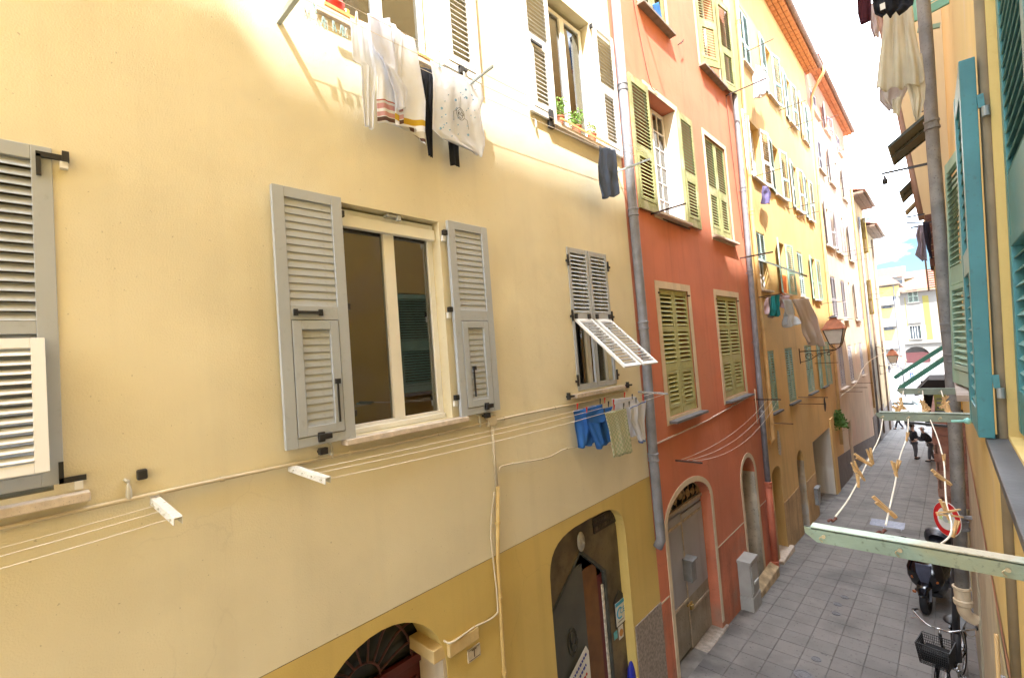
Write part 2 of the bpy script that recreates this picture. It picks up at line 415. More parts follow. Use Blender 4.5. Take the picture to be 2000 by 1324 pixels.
def archring(parent,X,sg,t0,t1,z0,z1,rise,w,mat,p=.012,name='surround',e=2):
    m=MB(); n=20; mid=(t0+t1)/2; hw=(t1-t0)/2
    def pt(th,k):
        cx=math.cos(th); sx=math.sin(th); return (mid+(hw+k)*math.copysign(abs(cx)**(2/e),cx), z1-rise+(rise+k)*abs(sx)**(2/e))
    inn=[(t1,z0)]+[pt(math.pi*i/n,0) for i in range(n+1)]+[(t0,z0)]
    out=[(t1+w,z0)]+[pt(math.pi*i/n,w) for i in range(n+1)]+[(t0-w,z0)]
    x1=X+sg*p; x0=X-sg*.01
    for i in range(len(inn)-1):
        A=[inn[i],inn[i+1],out[i+1],out[i]]
        m.add([(x1,*q) for q in A]+[(x0,*q) for q in A],[(0,1,2,3),(7,6,5,4),(0,4,5,1),(2,6,7,3)])
    return m.build(name,mat,parent)
def cloth(name,rows,X,mat,label,cat='laundry',group=None,amp=.02,folds=4,seed=0,T=None,parent=None,nu=26,nv=7,th=.004,sag=.0,world=True):
    """hanging fabric given by left/right edge points per row (pixels picked on plane x=X or y=T)"""
    rnd=random.Random(seed); pt=(lambda p:onX(*p,X)) if T is None else (lambda p:onT(*p,T))
    Rw=[(pt(a),pt(b)) for a,b in rows]; m=MB(); V=[];UV=[]
    nr=(len(Rw)-1)*nv
    ph=rnd.random()*6; k2=folds*1.7+rnd.random()
    nrm=XU if T is None else YU
    for j in range(nr+1):
        s=j/nv; i=min(int(s),len(Rw)-2); f=s-i; f2=f*f*(3-2*f)*.5+f*.5
        L=Rw[i][0].lerp(Rw[i+1][0],f2); Rr=Rw[i][1].lerp(Rw[i+1][1],f2); vv=j/nr
        for q in range(nu+1):
            u=q/nu; p=L.lerp(Rr,u)
            a=amp*(.35+.65*vv)
            off=a*(math.sin(2*math.pi*folds*u+ph+1.2*vv)+.5*math.sin(2*math.pi*k2*u+ph*2-2*vv))+amp*1.2*(noise.noise(Vector((u*2.5+seed,vv*2.5,seed)))) 
            z=-(sag*math.sin(math.pi*u*2*folds)*.5) if j==0 else 0
            p=p+nrm*off+Vector((0,0,z+.012*vv*math.sin(2*math.pi*folds*u+ph)*(amp/.02)))
            V.append(tuple(p)); UV.append((u,1-vv))
    Fs=[(j*(nu+1)+q,j*(nu+1)+q+1,(j+1)*(nu+1)+q+1,(j+1)*(nu+1)+q) for j in range(nr) for q in range(nu)]
    me=bpy.data.meshes.new(name); me.from_pydata(V,[],Fs); me.materials.append(mat)
    uvl=me.uv_layers.new(name='UVMap')
    for lp in me.loops: uvl.data[lp.index].uv=UV[lp.vertex_index]
    me.polygons.foreach_set('use_smooth',[True]*len(Fs)); me.update()
    o=bpy.data.objects.new(name,me); COL.objects.link(o)
    sm=o.modifiers.new('thick','SOLIDIFY'); sm.thickness=th; sm.offset=0
    if parent is not None: par(o,parent)
    else: tag(o,label,cat,group)
    return o
def fabric(name,col,stripes=None,checks=None,rough=.9,trans=.25):
    m=bpy.data.materials.new(name); m.use_nodes=True; t=m.node_tree; n=t.nodes; k=t.links; b=n['Principled BSDF']
    b.inputs['Roughness'].default_value=rough; b.inputs['Specular IOR Level'].default_value=.2
    uv=n.new('ShaderNodeUVMap'); sp=n.new('ShaderNodeSeparateXYZ'); k.new(uv.outputs[0],sp.inputs[0])
    src=None
    if stripes:
        r=n.new('ShaderNodeValToRGB'); r.color_ramp.interpolation='CONSTANT'; e=r.color_ramp.elements
        e[0].position=0; e[0].color=(*stripes[0][1],1); e[1].position=stripes[1][0]; e[1].color=(*stripes[1][1],1)
        for p,c in stripes[2:]: q=e.new(p); q.color=(*c,1)
        k.new(sp.outputs[1],r.inputs[0]); src=r.outputs[0]
    elif checks:
        ck=n.new('ShaderNodeTexChecker'); ck.inputs['Scale'].default_value=checks[0]; ck.inputs[1].default_value=(*col,1); ck.inputs[2].default_value=(*checks[1],1)
        mp=n.new('ShaderNodeMapping'); mp.inputs['Scale'].default_value=checks[2]; k.new(uv.outputs[0],mp.inputs[0]); k.new(mp.outputs[0],ck.inputs[0]); src=ck.outputs[0]
    else:
        nn=n.new('ShaderNodeTexNoise'); nn.inputs['Scale'].default_value=6; mm=n.new('ShaderNodeMixRGB')
        mm.inputs[1].default_value=(*[c*.9 for c in col],1); mm.inputs[2].default_value=(*[min(1,c*1.08) for c in col],1); k.new(uv.outputs[0],nn.inputs[0]); k.new(nn.outputs[0],mm.inputs[0]); src=mm.outputs[0]
    k.new(src,b.inputs['Base Color'])
    g=n.new('ShaderNodeTexCoord'); w=n.new('ShaderNodeTexNoise'); w.inputs['Scale'].default_value=14; w.inputs['Detail'].default_value=6; k.new(g.outputs['Object'],w.inputs[0])
    bp=n.new('ShaderNodeBump'); bp.inputs['Strength'].default_value=.5; bp.inputs['Distance'].default_value=.02; k.new(w.outputs[0],bp.inputs['Height']); k.new(bp.outputs[0],b.inputs['Normal'])
    if trans:
        tl=n.new('ShaderNodeBsdfTranslucent'); k.new(src,tl.inputs[0]); ms=n.new('ShaderNodeMixShader'); ms.inputs[0].default_value=trans
        k.new(b.outputs[0],ms.inputs[1]); k.new(tl.outputs[0],ms.inputs[2]); k.new(ms.outputs[0],n['Material Output'].inputs[0])
    return m
def boxpart(name,mat,parent,*bs,bevel=0,label=None):
    m=MB()
    for b in bs: m.box(*b)
    return m.build(name,mat,parent,bevel=bevel,label=label)
# ============================================================ GROUND
def sheet(name,t0,t1,x0,x1,mat,dz=0,step=1.5,kind='structure'):
    m=MB(); n=max(1,int((t1-t0)/step)); 
    for i in range(n+1):
        t=t0+(t1-t0)*i/n; m.v+= [(x0,t,gz(t)+dz),(x1,t,gz(t)+dz)]
    m.f=[(2*i,2*i+1,2*i+3,2*i+2) for i in range(n)]
    o=m.build(name,mat); o['kind']=kind; return o
sheet('ground',-30,320,-160,160,M('far ground',(.30,.29,.27),.95,.1,.4),-.25,2)
pave=sheet('pavement',-6,48.2,-6.4,3.0,joint,-.012)
TS=.42
tme={}
tstuff=MB(); cnt=0
for r in range(-14,98):
    ta=8.61+(r-5)*.43
    if ta>47.6: break
    for c in range(-5,10):
        xa=-3.135+c*TS-.005
        if xa>0.6: continue
        if c<-1 and not (18.4<ta<21.3): continue
        rnd=random.Random(r*131+c); g=.004
        near=(5.9<ta<22.5 and -3.6<xa<.35 and cnt<300)
        zz=gz(ta+.21)+rnd.uniform(-.0015,.0015); a1=rnd.uniform(-.003,.003); a2=rnd.uniform(-.003,.003)
        s=-.057
        def P(x,y,z): return (x,y,z)
        hx=TS/2-g; hy=.215-g; b=.006
        vs=[(-hx,-hy,-.03),(hx,-hy,-.03),(hx,hy,-.03),(-hx,hy,-.03),(-hx,-hy,-b),(hx,-hy,-b),(hx,hy,-b),(-hx,hy,-b),(-hx+b,-hy+b,0),(hx-b,-hy+b,0),(hx-b,hy-b,0),(-hx+b,hy-b,0)]
        fs=[(8,9,10,11)]+[(i,(i+1)%4,4+(i+1)%4,4+i) for i in range(4)]+[(4+i,4+(i+1)%4,8+(i+1)%4,8+i) for i in range(4)]
        if near:
            cnt+=1
            k=rnd.randrange(4)
            if k not in tme:
                me=bpy.data.meshes.new('paving_stone'); me.from_pydata(vs,[],fs)
                base=[(.198,.186,.173),(.187,.177,.166),(.208,.195,.181),(.193,.18,.168)][k]
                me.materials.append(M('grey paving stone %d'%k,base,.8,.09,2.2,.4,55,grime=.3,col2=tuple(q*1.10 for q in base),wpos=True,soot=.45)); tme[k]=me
            o=bpy.data.objects.new('paving_stone',tme[k]); COL.objects.link(o)
            o.location=(xa+TS/2,ta+.215,zz); o.rotation_euler=(math.atan(s)+a1,a2,0)
            o.parent=pave
        else:
            tstuff.add([(xa+TS/2+x,ta+.215+y,zz+z+s*y) for x,y,z in vs],fs)
tstuff.build('paving_stones',tilem,pave,kind='stuff')
# soil marks: manholes, metal plate
def disc(name,x,t,r,mat,label,cat,grp=None,ring=True):
    z=gz(t)+.002; m=MB(); m.lathe([(0.001,.010),(r*.45,.010),(r*.5,.004),(r*.8,.004),(r*.82,.011),(r,.011),(r,-.01)],(0,0,0),n=24)
    o=m.build(name,mat); o.location=(x,t,z); o.rotation_euler=(math.atan(-.057),0,0); return tag(o,label,cat,grp)
ironlid=M('worn iron cover',(.15,.15,.16),.6,.2,30,.5,90,grime=.3)
for px,py,lab in [(1594,1287,'small round iron cover near the bottom edge, second nearest the camera'),(1636,1180,'small round iron cover set in the paving, middle of three in a row'),(1650,1166,'small round iron cover set in the paving, farthest of three in a row'),(1633,1198,'small round iron cover set in the paving, nearest of three in a row'),(1569,1318,'large round iron cover cut by the bottom edge of the photo')]:
    p=onG(px,py); disc('ground_cover',p.x,p.y,.075 if py<1300 else .14,ironlid,lab,'ground cover','round covers set in the lane')
a,b=onG(1700,1019),onG(1765,1037)
m=MB(); m.box(a.x,b.x,a.y-.55,a.y+.35,0,.006); m.box(a.x+.03,b.x-.03,a.y-.5,a.y+.3,.006,.009)
o=m.build('access_plate',M('blue grey metal plate',(.20,.22,.30),.45,.2,12,.4,60,grime=.3)); o.location=(0,0,gz(a.y-.1)+.004); o.rotation_euler=(0,0,0)
tag(o,'bluish rectangular metal plate let into the paving beyond the mint bracket','access plate')
# gutter channel along left edge near the grey door
# ============================================================ LEFT HOUSES
def curve(pts,n=8):
    out=[]; P=[Vector(p) for p in pts]
    for i in range(len(P)-1):
        p0=P[max(i-1,0)];p1=P[i];p2=P[i+1];p3=P[min(i+2,len(P)-1)]
        for j in range(n):
            s=j/n; out.append(.5*((2*p1)+(p2-p0)*s+(2*p0-5*p1+4*p2-p3)*s*s+(3*p1-p0-3*p2+p3)*s**3))
    out.append(P[-1]); return out
H1=thing('cream_house',(-W,2.5,.8),'large cream house with a mustard ground floor and grey aluminium shutters','house')
ops1=[dict(t0=-1.0,t1=.06,z0=5.47,z1=7.36,d=.2),dict(t0=1.82,t1=2.85,z0=5.45,z1=7.42,d=.2),dict(t0=5.0,t1=5.98,z0=5.47,z1=7.41,d=.2),
      dict(t0=1.8,t1=2.98,z0=9.12,z1=11.08,d=.2),dict(t0=4.97,t1=6.07,z0=9.12,z1=11.08,d=.2),dict(t0=-1.1,t1=.1,z0=9.12,z1=11.08,d=.2)]
wall(-W,1,-6,6.72,3.945,13.2,ops1,cream,H1)
low1=[dict(t0=1.30,t1=2.58,z0=-.2,z1=3.82,d=.42,arch=.64),dict(t0=4.12,t1=5.87,z0=-.2,z1=3.80,d=.16,arch=.62,e=3.4)]
wall(-W,1,-6,6.72,-.2,3.94,low1,creamband,H1,'painted_band')
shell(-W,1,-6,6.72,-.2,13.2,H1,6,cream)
m=MB(); m.box(-W,-W+.014,5.90,6.72,-.2,1.98); m.build('roughcast_dado',roughcast,H1)
# cornice above the frame and a roof slab
m=MB(); m.box(-W-6,-W+.35,-6,6.7,13.2,13.45); m.build('roof',roofred,H1)
# --- window 2 (open, first floor)
window(H1,-W-.13,1,1.82,2.85,5.452,7.345,fw=.062)
boxpart('weather_bar',pvc,H1,(-W-.128,-W-.09,1.83,2.84,5.452,5.50),bevel=.006)
m=MB(); m.box(-W-.125,-W-.06,1.84,2.84,7.24,7.345); m.box(-W-.13,-W-.09,1.84,2.84,7.346,7.40); m.build('window_head',pvc,H1,bevel=.006)
m=MB(); m.box(-W-.13,-W+.10,1.70,2.98,5.40,5.448); m.build('sill',stone,H1,bevel=.006)
T2=[(.07,.96,.075),(1.07,1.90)]
leaf(H1,(-W+.075,1.79,5.45),-YU,ZU,.54,1.98,T2,greyal,st=.085,pitch=.056,ch=.066,ang=80,th=.04,out=XU,label='left leaf folded open against the wall')
leaf(H1,(-W+.075,2.91,5.45),YU,ZU,.54,1.98,T2,greyal,st=.085,pitch=.056,ch=.066,ang=80,th=.04,out=XU)
# black fittings of window 2
boxpart('handle',blackiron,H1,(-W+.075,-W+.10,1.37,1.56,6.455,6.475),(-W+.075,-W+.09,1.355,1.385,6.44,6.49),(-W+.075,-W+.09,1.545,1.575,6.44,6.49))
boxpart('latch_rod',blackiron,H1,(-W+.078,-W+.092,1.655,1.667,5.6,5.93),(-W+.078,-W+.1,1.64,1.68,5.90,5.94))
boxpart('latch_rod',blackiron,H1,(-W+.078,-W+.092,3.10,3.112,5.63,5.93),(-W+.078,-W+.1,3.09,3.13,5.90,5.94))
for t,z in ((1.50,5.50),(3.24,5.505)): boxpart('bolt',blackiron,H1,(-W+.075,-W+.115,t-.02,t+.08,z-.012,z+.03),(-W+.075,-W+.10,t-.02,t+.03,z-.03,z+.045),bevel=.004)
for t,z in ((1.50,5.41),(3.24,5.43)): boxpart('shutter_catch',blackiron,H1,(-W,-W+.07,t,t+.02,z-.03,z-.01),(-W+.04,-W+.085,t-.01,t+.05,z-.04,z+.01))
for z in (7.28,6.5,5.62): 
    boxpart('hinge',blackiron,H1,(-W+.02,-W+.06,2.865,2.91,z,z+.05)); boxpart('hinge_pin',whiteal,H1,(-W+.01,-W+.04,2.86,2.895,z-.06,z-.005))
    boxpart('hinge',blackiron,H1,(-W+.02,-W+.06,1.79,1.82,z,z+.05))
boxpart('shutter_stop',greyal,H1,(-W-.12,-W-.02,2.28,2.40,7.385,7.41),(-W-.04,-W-.01,2.38,2.42,7.36,7.41),bevel=.004)
# white plastic shutter catches hanging below
def catch(t,z,parent):
    m=MB(); m.lathe([(.004,.0),(.012,-.03),(.016,-.07),(.014,-.10),(.003,-.115)],(-W+.03,t,z),n=8); m.tube([(-W,t-.015,z+.015),(-W+.03,t,z)],.009,6)
    m.build('wall_catch',M('off white plastic',(.55,.54,.48),.5,.1,9),parent,smooth=True)
for t,z in ((1.6,5.43),(3.18,5.42),(.37,5.44),(4.52,9.02)): catch(t,z,H1)
boxpart('wall_bolt',blackiron,H1,(-W,-W+.045,.41,.46,5.44,5.50),bevel=.008)
# --- window 1, mostly out of the frame
leaf(H1,(-W+.012,.10,5.50),-YU,ZU,.57,1.89,[(.07,.83),(.90,1.81)],greyal,st=.085,pitch=.052,ch=.06,ang=56,th=.04,out=XU,label='closed right leaf at the left edge of the photo')
fv=Vector((-.17,0,.83)).normalized()
leaf(H1,Vector((-W+.20,.045,5.60)),-YU,fv,.47,.72,[(.055,.665)],whiteal,st=.055,pitch=.05,ch=.052,ang=42,th=.03,out=XU,name='shutter_flap',label='white flap tilted outwards')
boxpart('hinge',blackiron,H1,(-W+.012,-W+.03,.035,.055,7.22,7.34),(-W+.012,-W+.03,.035,.155,7.325,7.355),(-W+.01,-W+.05,.14,.17,7.32,7.375)); boxpart('hinge_pin',whiteal,H1,(-W,-W+.035,.13,.165,7.28,7.318))
boxpart('hinge',blackiron,H1,(-W+.012,-W+.03,.08,.10,5.50,5.62),(-W+.012,-W+.03,.08,.19,5.50,5.53)); boxpart('hinge_pin',whiteal,H1,(-W,-W+.035,.14,.175,5.455,5.50))
boxpart('sill',stone,H1,(-W-.1,-W+.10,-1.2,.20,5.39,5.44),bevel=.006)
# --- window 3, closed above with flaps held out
for t0,sgn in ((4.99,1),(5.975,-1)):
    leaf(H1,(-W+.012,t0,5.49),YU*sgn,ZU,.485,1.93,[(1.03,1.86)],greyal,st=.06,pitch=.055,ch=.05,ang=38,th=.035,out=XU) if False else None
def w3leaf(t0,sgn):
    o=Vector((-W+.012,t0,6.45)); leaf(H1,o,YU*sgn,ZU,.485,.98,[(.09,.91)],greyal,st=.06,pitch=.053,ch=.056,ang=52,th=.035,out=XU)
    m=MB(); u=YU*sgn; oo=Vector((-W+.012,t0,5.49))
    m.obox(oo,u,ZU,XU,(0,.05),(0,.96),(-.035,0)); m.obox(oo,u,ZU,XU,(.445,.485),(0,.96),(-.035,0)); m.obox(oo,u,ZU,XU,(.05,.445),(0,.07),(-.033,-.002))
    m.build('shutter_frame',greyal,H1,bevel=.003)
    fl=Vector((-.70,0,.68)).normalized()
    uu=YU*sgn; a0=.02 if sgn>0 else .02
    leaf(H1,Vector((-W+.012+.70,t0+sgn*.045,6.46-.68)),uu,fl,.41,.97,[(.05,.92)],whiteal,st=.05,pitch=.055,ch=.05,ang=20,th=.03,out=XU,name='shutter_flap')
w3leaf(4.99,1); w3leaf(5.975,-1)
for t in (5.05,5.36,5.56,5.90): boxpart('flap_hinge',blackiron,H1,(-W+.012,-W+.05,t-.015,t+.015,6.45,6.52))
for t,s in ((4.985,-1),(5.985,1)):
    for z in (7.22,6.47,5.60): boxpart('hinge',blackiron,H1,(-W+.012,-W+.03,t-.012,t+.012,z-.05,z+.10),(-W+.012,-W+.03,t,t+s*.05,z,z+.03))
window(H1,-W-.12,1,5.0,5.98,5.49,7.40,fw=.05,cross=1,curt=curtain)
boxpart('sill',stone,H1,(-W-.1,-W+.07,4.86,6.11,5.40,5.455),bevel=.006)
for t in (4.73,6.23): boxpart('shutter_catch',blackiron,H1,(-W,-W+.06,t-.01,t+.10,5.425,5.45),(-W+.02,-W+.06,t-.02,t+.01,5.40,5.49))
# --- upper windows
T3=[(.08,.98,.07),(1.06,1.92)]
def upper(t0,t1,lt,rt,lean_l=None):
    window(H1,-W-.14,1,t0+.03,t1-.03,9.2,11.0,mat=pvc,fw=.06)
    if lt is not None: leaf(H1,(-W+.06,t0-.02,9.10),-YU,ZU,lt,1.98,T3,whiteal,st=.075,pitch=.055,ch=.05,ang=48,th=.035,out=XU)
    leaf(H1,(-W+.06,t1+.04,9.10),YU,ZU,rt,1.98,T3,whiteal,st=.075,pitch=.055,ch=.05,ang=48,th=.035,out=XU)
upper(1.8,2.98,None,.54); upper(4.97,6.07,.54,.58)
window(H1,-W-.14,1,-1.05,.05,9.2,11.0,mat=pvc,fw=.06)
boxpart('sill',stone,H1,(-W-.1,-W+.08,4.86,6.18,9.05,9.112),bevel=.006); boxpart('sill',stone,H1,(-W-.1,-W+.04,1.70,3.06,9.02,9.112),bevel=.006)
boxpart('shutter_bar',blackiron,H1,(-W+.06,-W+.085,4.50,4.72,10.03,10.06)); boxpart('bolt',blackiron,H1,(-W+.06,-W+.09,4.76,4.84,9.10,9.22),(-W+.02,-W+.06,4.78,4.88,9.0,9.10))
boxpart('bolt',blackiron,H1,(-W+.06,-W+.10,3.22,3.27,9.08,9.16),(-W+.06,-W+.09,3.22,3.33,9.13,9.16))
boxpart('hinge_pin',blackiron,H1,(-W,-W+.05,6.08,6.11,11.0,11.06))
# window contents
# --- arched maroon door
DX=-W-.42
mdoor=boxpart('door',maroon,H1,(DX-.05,DX,1.28,2.60,-.2,3.12),(DX,DX+.02,1.36,1.9,2.2,2.98),(DX,DX+.02,1.98,2.52,2.2,2.98),(DX,DX+.05,1.28,2.60,3.12,3.2),bevel=.005)
m=MB(); c=Vector((DX+.02,1.94,3.2))
for r in (.18,.52): m.tube([c+Vector((0,math.cos(a)*r,math.sin(a)*r)) for a in [math.pi*i/16 for i in range(17)]],.012,6)
for i in range(9):
    a=math.pi*(i+.5)/9
    m.tube([c+Vector((0,math.cos(a+.12*math.sin(s*3.1))*r,math.sin(a+.12*math.sin(s*3.1))*r)) for s,r in [(q/8,.18+q*.055) for q in range(9)]],.011,6)
m.build('fanlight_grille',M('dark red iron',(.09,.03,.025),.6,.2,9),mdoor)
boxpart('fanlight_glass',M('dusty dark glass',(.03,.03,.022),.25,.3,6),mdoor,(DX-.04,DX-.03,1.28,2.6,3.2,3.85))
# cornerstone at the arch
m=MB(); m.box(-W,-W+.045,2.585,2.95,3.27,3.39); m.box(-W-.40,-W-.003,2.44,2.585,3.27,3.39); m.build('impost',M('cream cornerstone',(.60,.44,.20),.85,.08,5,.4,60,streak=.2),H1,bevel=.008)
boxpart('jamb_panel',whitep,H1,(-W-.4,-W-.01,2.54,2.577,-.2,3.27))
# --- squarish doorway with the mottled panel
PX=-W-.15
m=MB(); m.add([(PX,4.05,2.7),(PX,4.33,2.93),(PX,4.93,3.36),(PX,5.46,2.92),(PX,5.46,2.6),(PX,6.0,2.6),(PX,6.0,3.9),(PX,4.05,3.9)],[(0,1,2,3,4,5,6,7)]); m.box(PX-.02,PX,5.44,6.0,-.2,2.6); m.build('mottled_panel',umber,H1)
m=MB(); zz=3.05
m.add([(PX+.012,4.12,2.55),(PX+.012,4.62,3.12),(PX+.012,5.06,2.72),(PX+.012,5.10,-.2),(PX+.012,4.12,-.2)],[(0,1,2,3,4)])
boxpart('slate_panel',slatepanel,H1,(PX-.02,PX-.004,4.10,4.96,-.2,3.2))
boxpart('brown_panel',brownpanel,H1,(PX-.02,PX-.006,4.96,5.28,-.2,3.1))
boxpart('maroon_edge',maroon,H1,(PX-.03,PX-.01,5.28,5.40,-.2,2.9))
o=MB(); a=Vector((PX+.01,4.20,2.80)); b=Vector((PX+.01,4.93,3.36)); c=Vector((PX+.01,5.44,2.92)); d=Vector((PX+.01,5.44,-.2))
o.bar(a,b,.02,.02,XU); o.bar(b,c,.04,.07,XU); o.bar(c,d,.05,.05,XU); o.build('door_trim',M('dark green grey trim',(.05,.055,.05),.6,.3,9,grime=.4),H1)
m=MB(); m.box(PX-.01,PX+.012,5.365,5.40,.2,2.75); m.build('white_strip',M('chipped white paint',(.55,.52,.46),.8,.3,20,grime=.8),H1)
# dark nameplate
np=boxpart('nameplate',M('dark bronze plate',(.03,.02,.014),.5,.3,9),H1,(PX,PX+.02,5.28,5.88,3.48,3.69))
tm=M('bronze letters',(.09,.065,.04),.5,.2,9)
for i,(z,s) in enumerate([(3.63,.13),(3.54,.11)]):
    mm=MB(); rnd=random.Random(i)
    for k in range(7):
        t=5.32+k*.075
        mm.box(PX+.02,PX+.026,t,t+.05,z-.025,z+.025) if rnd.random()<.4 else (mm.box(PX+.02,PX+.026,t,t+.014,z-.025,z+.025),mm.box(PX+.02,PX+.026,t,t+.05,z+.012,z+.022),mm.box(PX+.02,PX+.026,t,t+.05,z-.01,z+.004))
    mm.build('relief_marks',tm,np)
# carved mask over the door
def mask():
    o=onX(1134,1057,PX+.03); m=MB(); n=18; k=14; V=[]
    for j in range(k+1):
        v=-1+2*j/k
        for i in range(n+1):
            u=-1+2*i/n; wv=math.sqrt(max(0,1-v*v*.97)); x=u*wv
            d=.055*math.sqrt(max(0,1-(u*u)))*wv
            z=v
            d+=.045*math.exp(-((x)/.13)**2)*max(0,1-abs((z+.05)/.33))          # nose
            d-=.028*(math.exp(-(((x-.36)/.17)**2+((z-.18)/.10)**2))+math.exp(-(((x+.36)/.17)**2+((z-.18)/.10)**2)))
            d+=.018*math.exp(-(((x)/.5)**2+((z-.34)/.09)**2))
            d+=.018*math.exp(-((x/.22)**2+((z+.50)/.05)**2))+.016*math.exp(-((x/.2)**2+((z+.62)/.05)**2))-.014*math.exp(-((x/.26)**2+((z+.56)/.025)**2))
            V.append((o.x+d*.8,o.y+x*.075,o.z+z*.13))
    for j in range(k):
        for i in range(n): m.f.append((j*(n+1)+i,j*(n+1)+i+1,(j+1)*(n+1)+i+1,(j+1)*(n+1)+i))
    m.v=V; return m.build('carved_mask',M('silvery cast face',(.36,.34,.30),.35,.2,8,metal=.4),None,smooth=True)
tag(mask(),'silvery face mask fixed above the pointed dark doorway','mask')
# lion-like relief ring and notices
m=MB(); c=Vector((PX+.004,4.63,2.34))
m.tube([c+Vector((0,.09*math.cos(a),.17*math.sin(a))) for a in [2*math.pi*i/20 for i in range(21)]],.012,6); m.sphere(c+Vector((0,0,.05)),.06,10,(.5,.9,1.4)); m.sphere(c+Vector((0,.02,-.07)),.05,10,(.5,.9,1.2))
tag(m.build('relief_medallion',M('dull bronze relief',(.035,.035,.03),.45,.2,9),smooth=True),'dark oval relief medallion on the grey door panel','medallion')
def board(name,t0,t1,z0,z1,mat,label,cat,x=PX+.01,p=.006):
    return tag(MB().box(x,x+p,t0,t1,z0,z1).build(name,mat),label,cat)
white_=M('matt white print',(.60,.60,.58),.6,.04,4); blue_=M('blue print',(.03,.05,.30),.6,.1,4); sky_=M('sky blue print',(.05,.32,.52),.6,.1,4); red_=M('red print',(.45,.02,.02),.6,.1,4)
o=Vector((PX+.02,0,0))
sg=thing('menu_sign',(PX,5.5,1.95),'white and sky blue sign on a dark pointed backing beside the doorway','sign')
MB().prism([(PX+.005,5.62,2.03),(PX+.005,5.89,2.03),(PX+.005,5.89,2.42),(PX+.005,5.77,2.52),(PX+.005,5.62,2.40)],(.01,0,0)).build('backing',M('black board',(.02,.018,.016),.5,.1,4),sg)
MB().box(PX+.015,PX+.02,5.64,5.87,2.05,2.37).build('face',white_,sg)
MB().box(PX+.02,PX+.022,5.64,5.87,2.32,2.37).build('blue_band',sky_,sg)
m=MB(); c=Vector((PX+.021,5.74,2.21)); m.tube([c+Vector((0,.07*math.cos(a),.07*math.sin(a))) for a in [R_(60+i*16) for i in range(16)]],.011,6); m.build('round_logo',sky_,sg)
text('lettering','CE',sky_,sg,(PX+.02,5.81,2.22),YU,ZU,.11)
MB().box(PX+.02,PX+.021,5.68,5.84,2.09,2.105).build('small_line',M('grey print',(.2,.2,.2),.7),sg)
board('sticker',5.55,5.64,1.91,2.01,M('turquoise sticker',(.10,.36,.42),.6,.2,20),'turquoise square sticker under the sign at the doorway','sticker')
st=thing('sticker',(PX,5.52,1.6),'white sticker with an orange ring beside the turquoise one','sticker'); MB().box(PX+.01,PX+.015,5.68,5.80,1.85,2.03).build('sheet',white_,st); m=MB(); m.lathe([(.001,.0),(.05,.0),(.05,-.004)],(PX+.019,5.74,1.93),'x',16); m.build('ring',M('orange brown print',(.42,.20,.07),.6),st)
bn=thing('banner',(PX,4.5,1.1),'white banner with slanting blue lettering at the foot of the dark door','banner')
u=Vector((0,.40,.21)).normalized()
MB().prism([(PX+.03,4.40,1.95),(PX+.03,4.86,2.19),(PX+.03,4.91,2.10),(PX+.03,4.91,1.3),(PX+.03,4.40,1.3)],(.004,0,0)).build('sheet',white_,bn)
for i in range(3):
    a=Vector((PX+.034,4.44+i*.03,1.88-i*.10)); 
    mm=MB(); rnd=random.Random(i)
    v=XU.cross(u).normalized(); v=-v if v.z<0 else v
    s=0
    while s<.44-i*.04:
        L=rnd.uniform(.02,.05); mm.obox(a,u,v,XU,(s,s+L),(-.018,.018),(0,.002)); s+=L+.012
    mm.build('lettering',blue_ if i<2 else red_,bn)
bb=MB(); bb.sphere((PX+.06,5.86,1.15),.13,16,(.5,.8,2.6)); tag(bb.build('blue_buoy',M('royal blue plastic',(.012,.02,.30),.35,.1,4),smooth=True),'royal blue rounded object leaning at the right of the doorway','ornament')
# small plate T
pl=thing('wall_plate',(-W,2.9,3.15),'small cream enamel plate with a letter T beside the maroon arch','plate')
MB().box(-W,-W+.012,2.82,2.98,3.09,3.21).build('plate',M('cream enamel',(.52,.46,.36),.5,.1,20,grime=.3),pl); text('letter','T',M('dark brown print',(.10,.07,.05),.7),pl,(-W+.012,2.90,3.15),YU,ZU,.11)
MB().box(-W+.012,-W+.014,2.83,2.97,3.10,3.104).box(-W+.012,-W+.014,2.83,2.97,3.196,3.20).build('rim',M('dark brown print',(.10,.07,.05),.7),pl)
# ---------------- conduits
pale=M('painted pale conduit',(.56,.48,.34),.6,.08,6,streak=.15)
def pipe(name,pts,r,mat,label,cat,group=None,clips=0,n=10,parent=None,sm=True):
    if parent is None: root=thing(name,Vector(pts[0]),label,cat,group)
    else: root=parent
    m=MB(); m.tube(pts,r,n); m.build('pipe',mat,root,smooth=sm)
    if clips:
        P=[Vector(p) for p in pts]; tot=sum((P[i+1]-P[i]).length for i in range(len(P)-1)); s=clips*.5
        while s<tot:
            d=s
            for i in range(len(P)-1):
                L=(P[i+1]-P[i]).length
                if d<=L:
                    q=P[i].lerp(P[i+1],d/L); dr=(P[i+1]-P[i]).normalized(); k=MB(); k.tube([q-dr*.012,q+dr*.012],r*1.35,n); k.bar(q,q+Vector((-r*1.9,0,0)),.02,.02); k.build('clip',mat,root); break
                d-=L
            s+=clips
    return root
rn=random.Random(3)
cp=[(-W+.03,t,5.335+.006*math.sin(t*2.1)+(0.05*max(0,t-5.6)) ) for t in [-1.4+i*.4 for i in range(20)]]
pipe('conduit',cp,.013,pale,'long pale conduit running level across the cream house below the windows','conduit',clips=.9)
pipe('conduit',[(-W+.03,3.35,5.30),(-W+.03,3.35,4.65)],.014,pale,'thin upper piece of drop pipe below the junction box','conduit')
pipe('conduit',[(-W+.035,3.36,4.65),(-W+.035,3.28,3.9),(-W+.035,3.26,3.0),(-W+.035,3.24,.6)],.021,M('mustard painted pipe',(.52,.36,.13),.6,.1,6),'thicker pipe dropping down the mustard ground floor between the doorways','conduit',clips=.75)
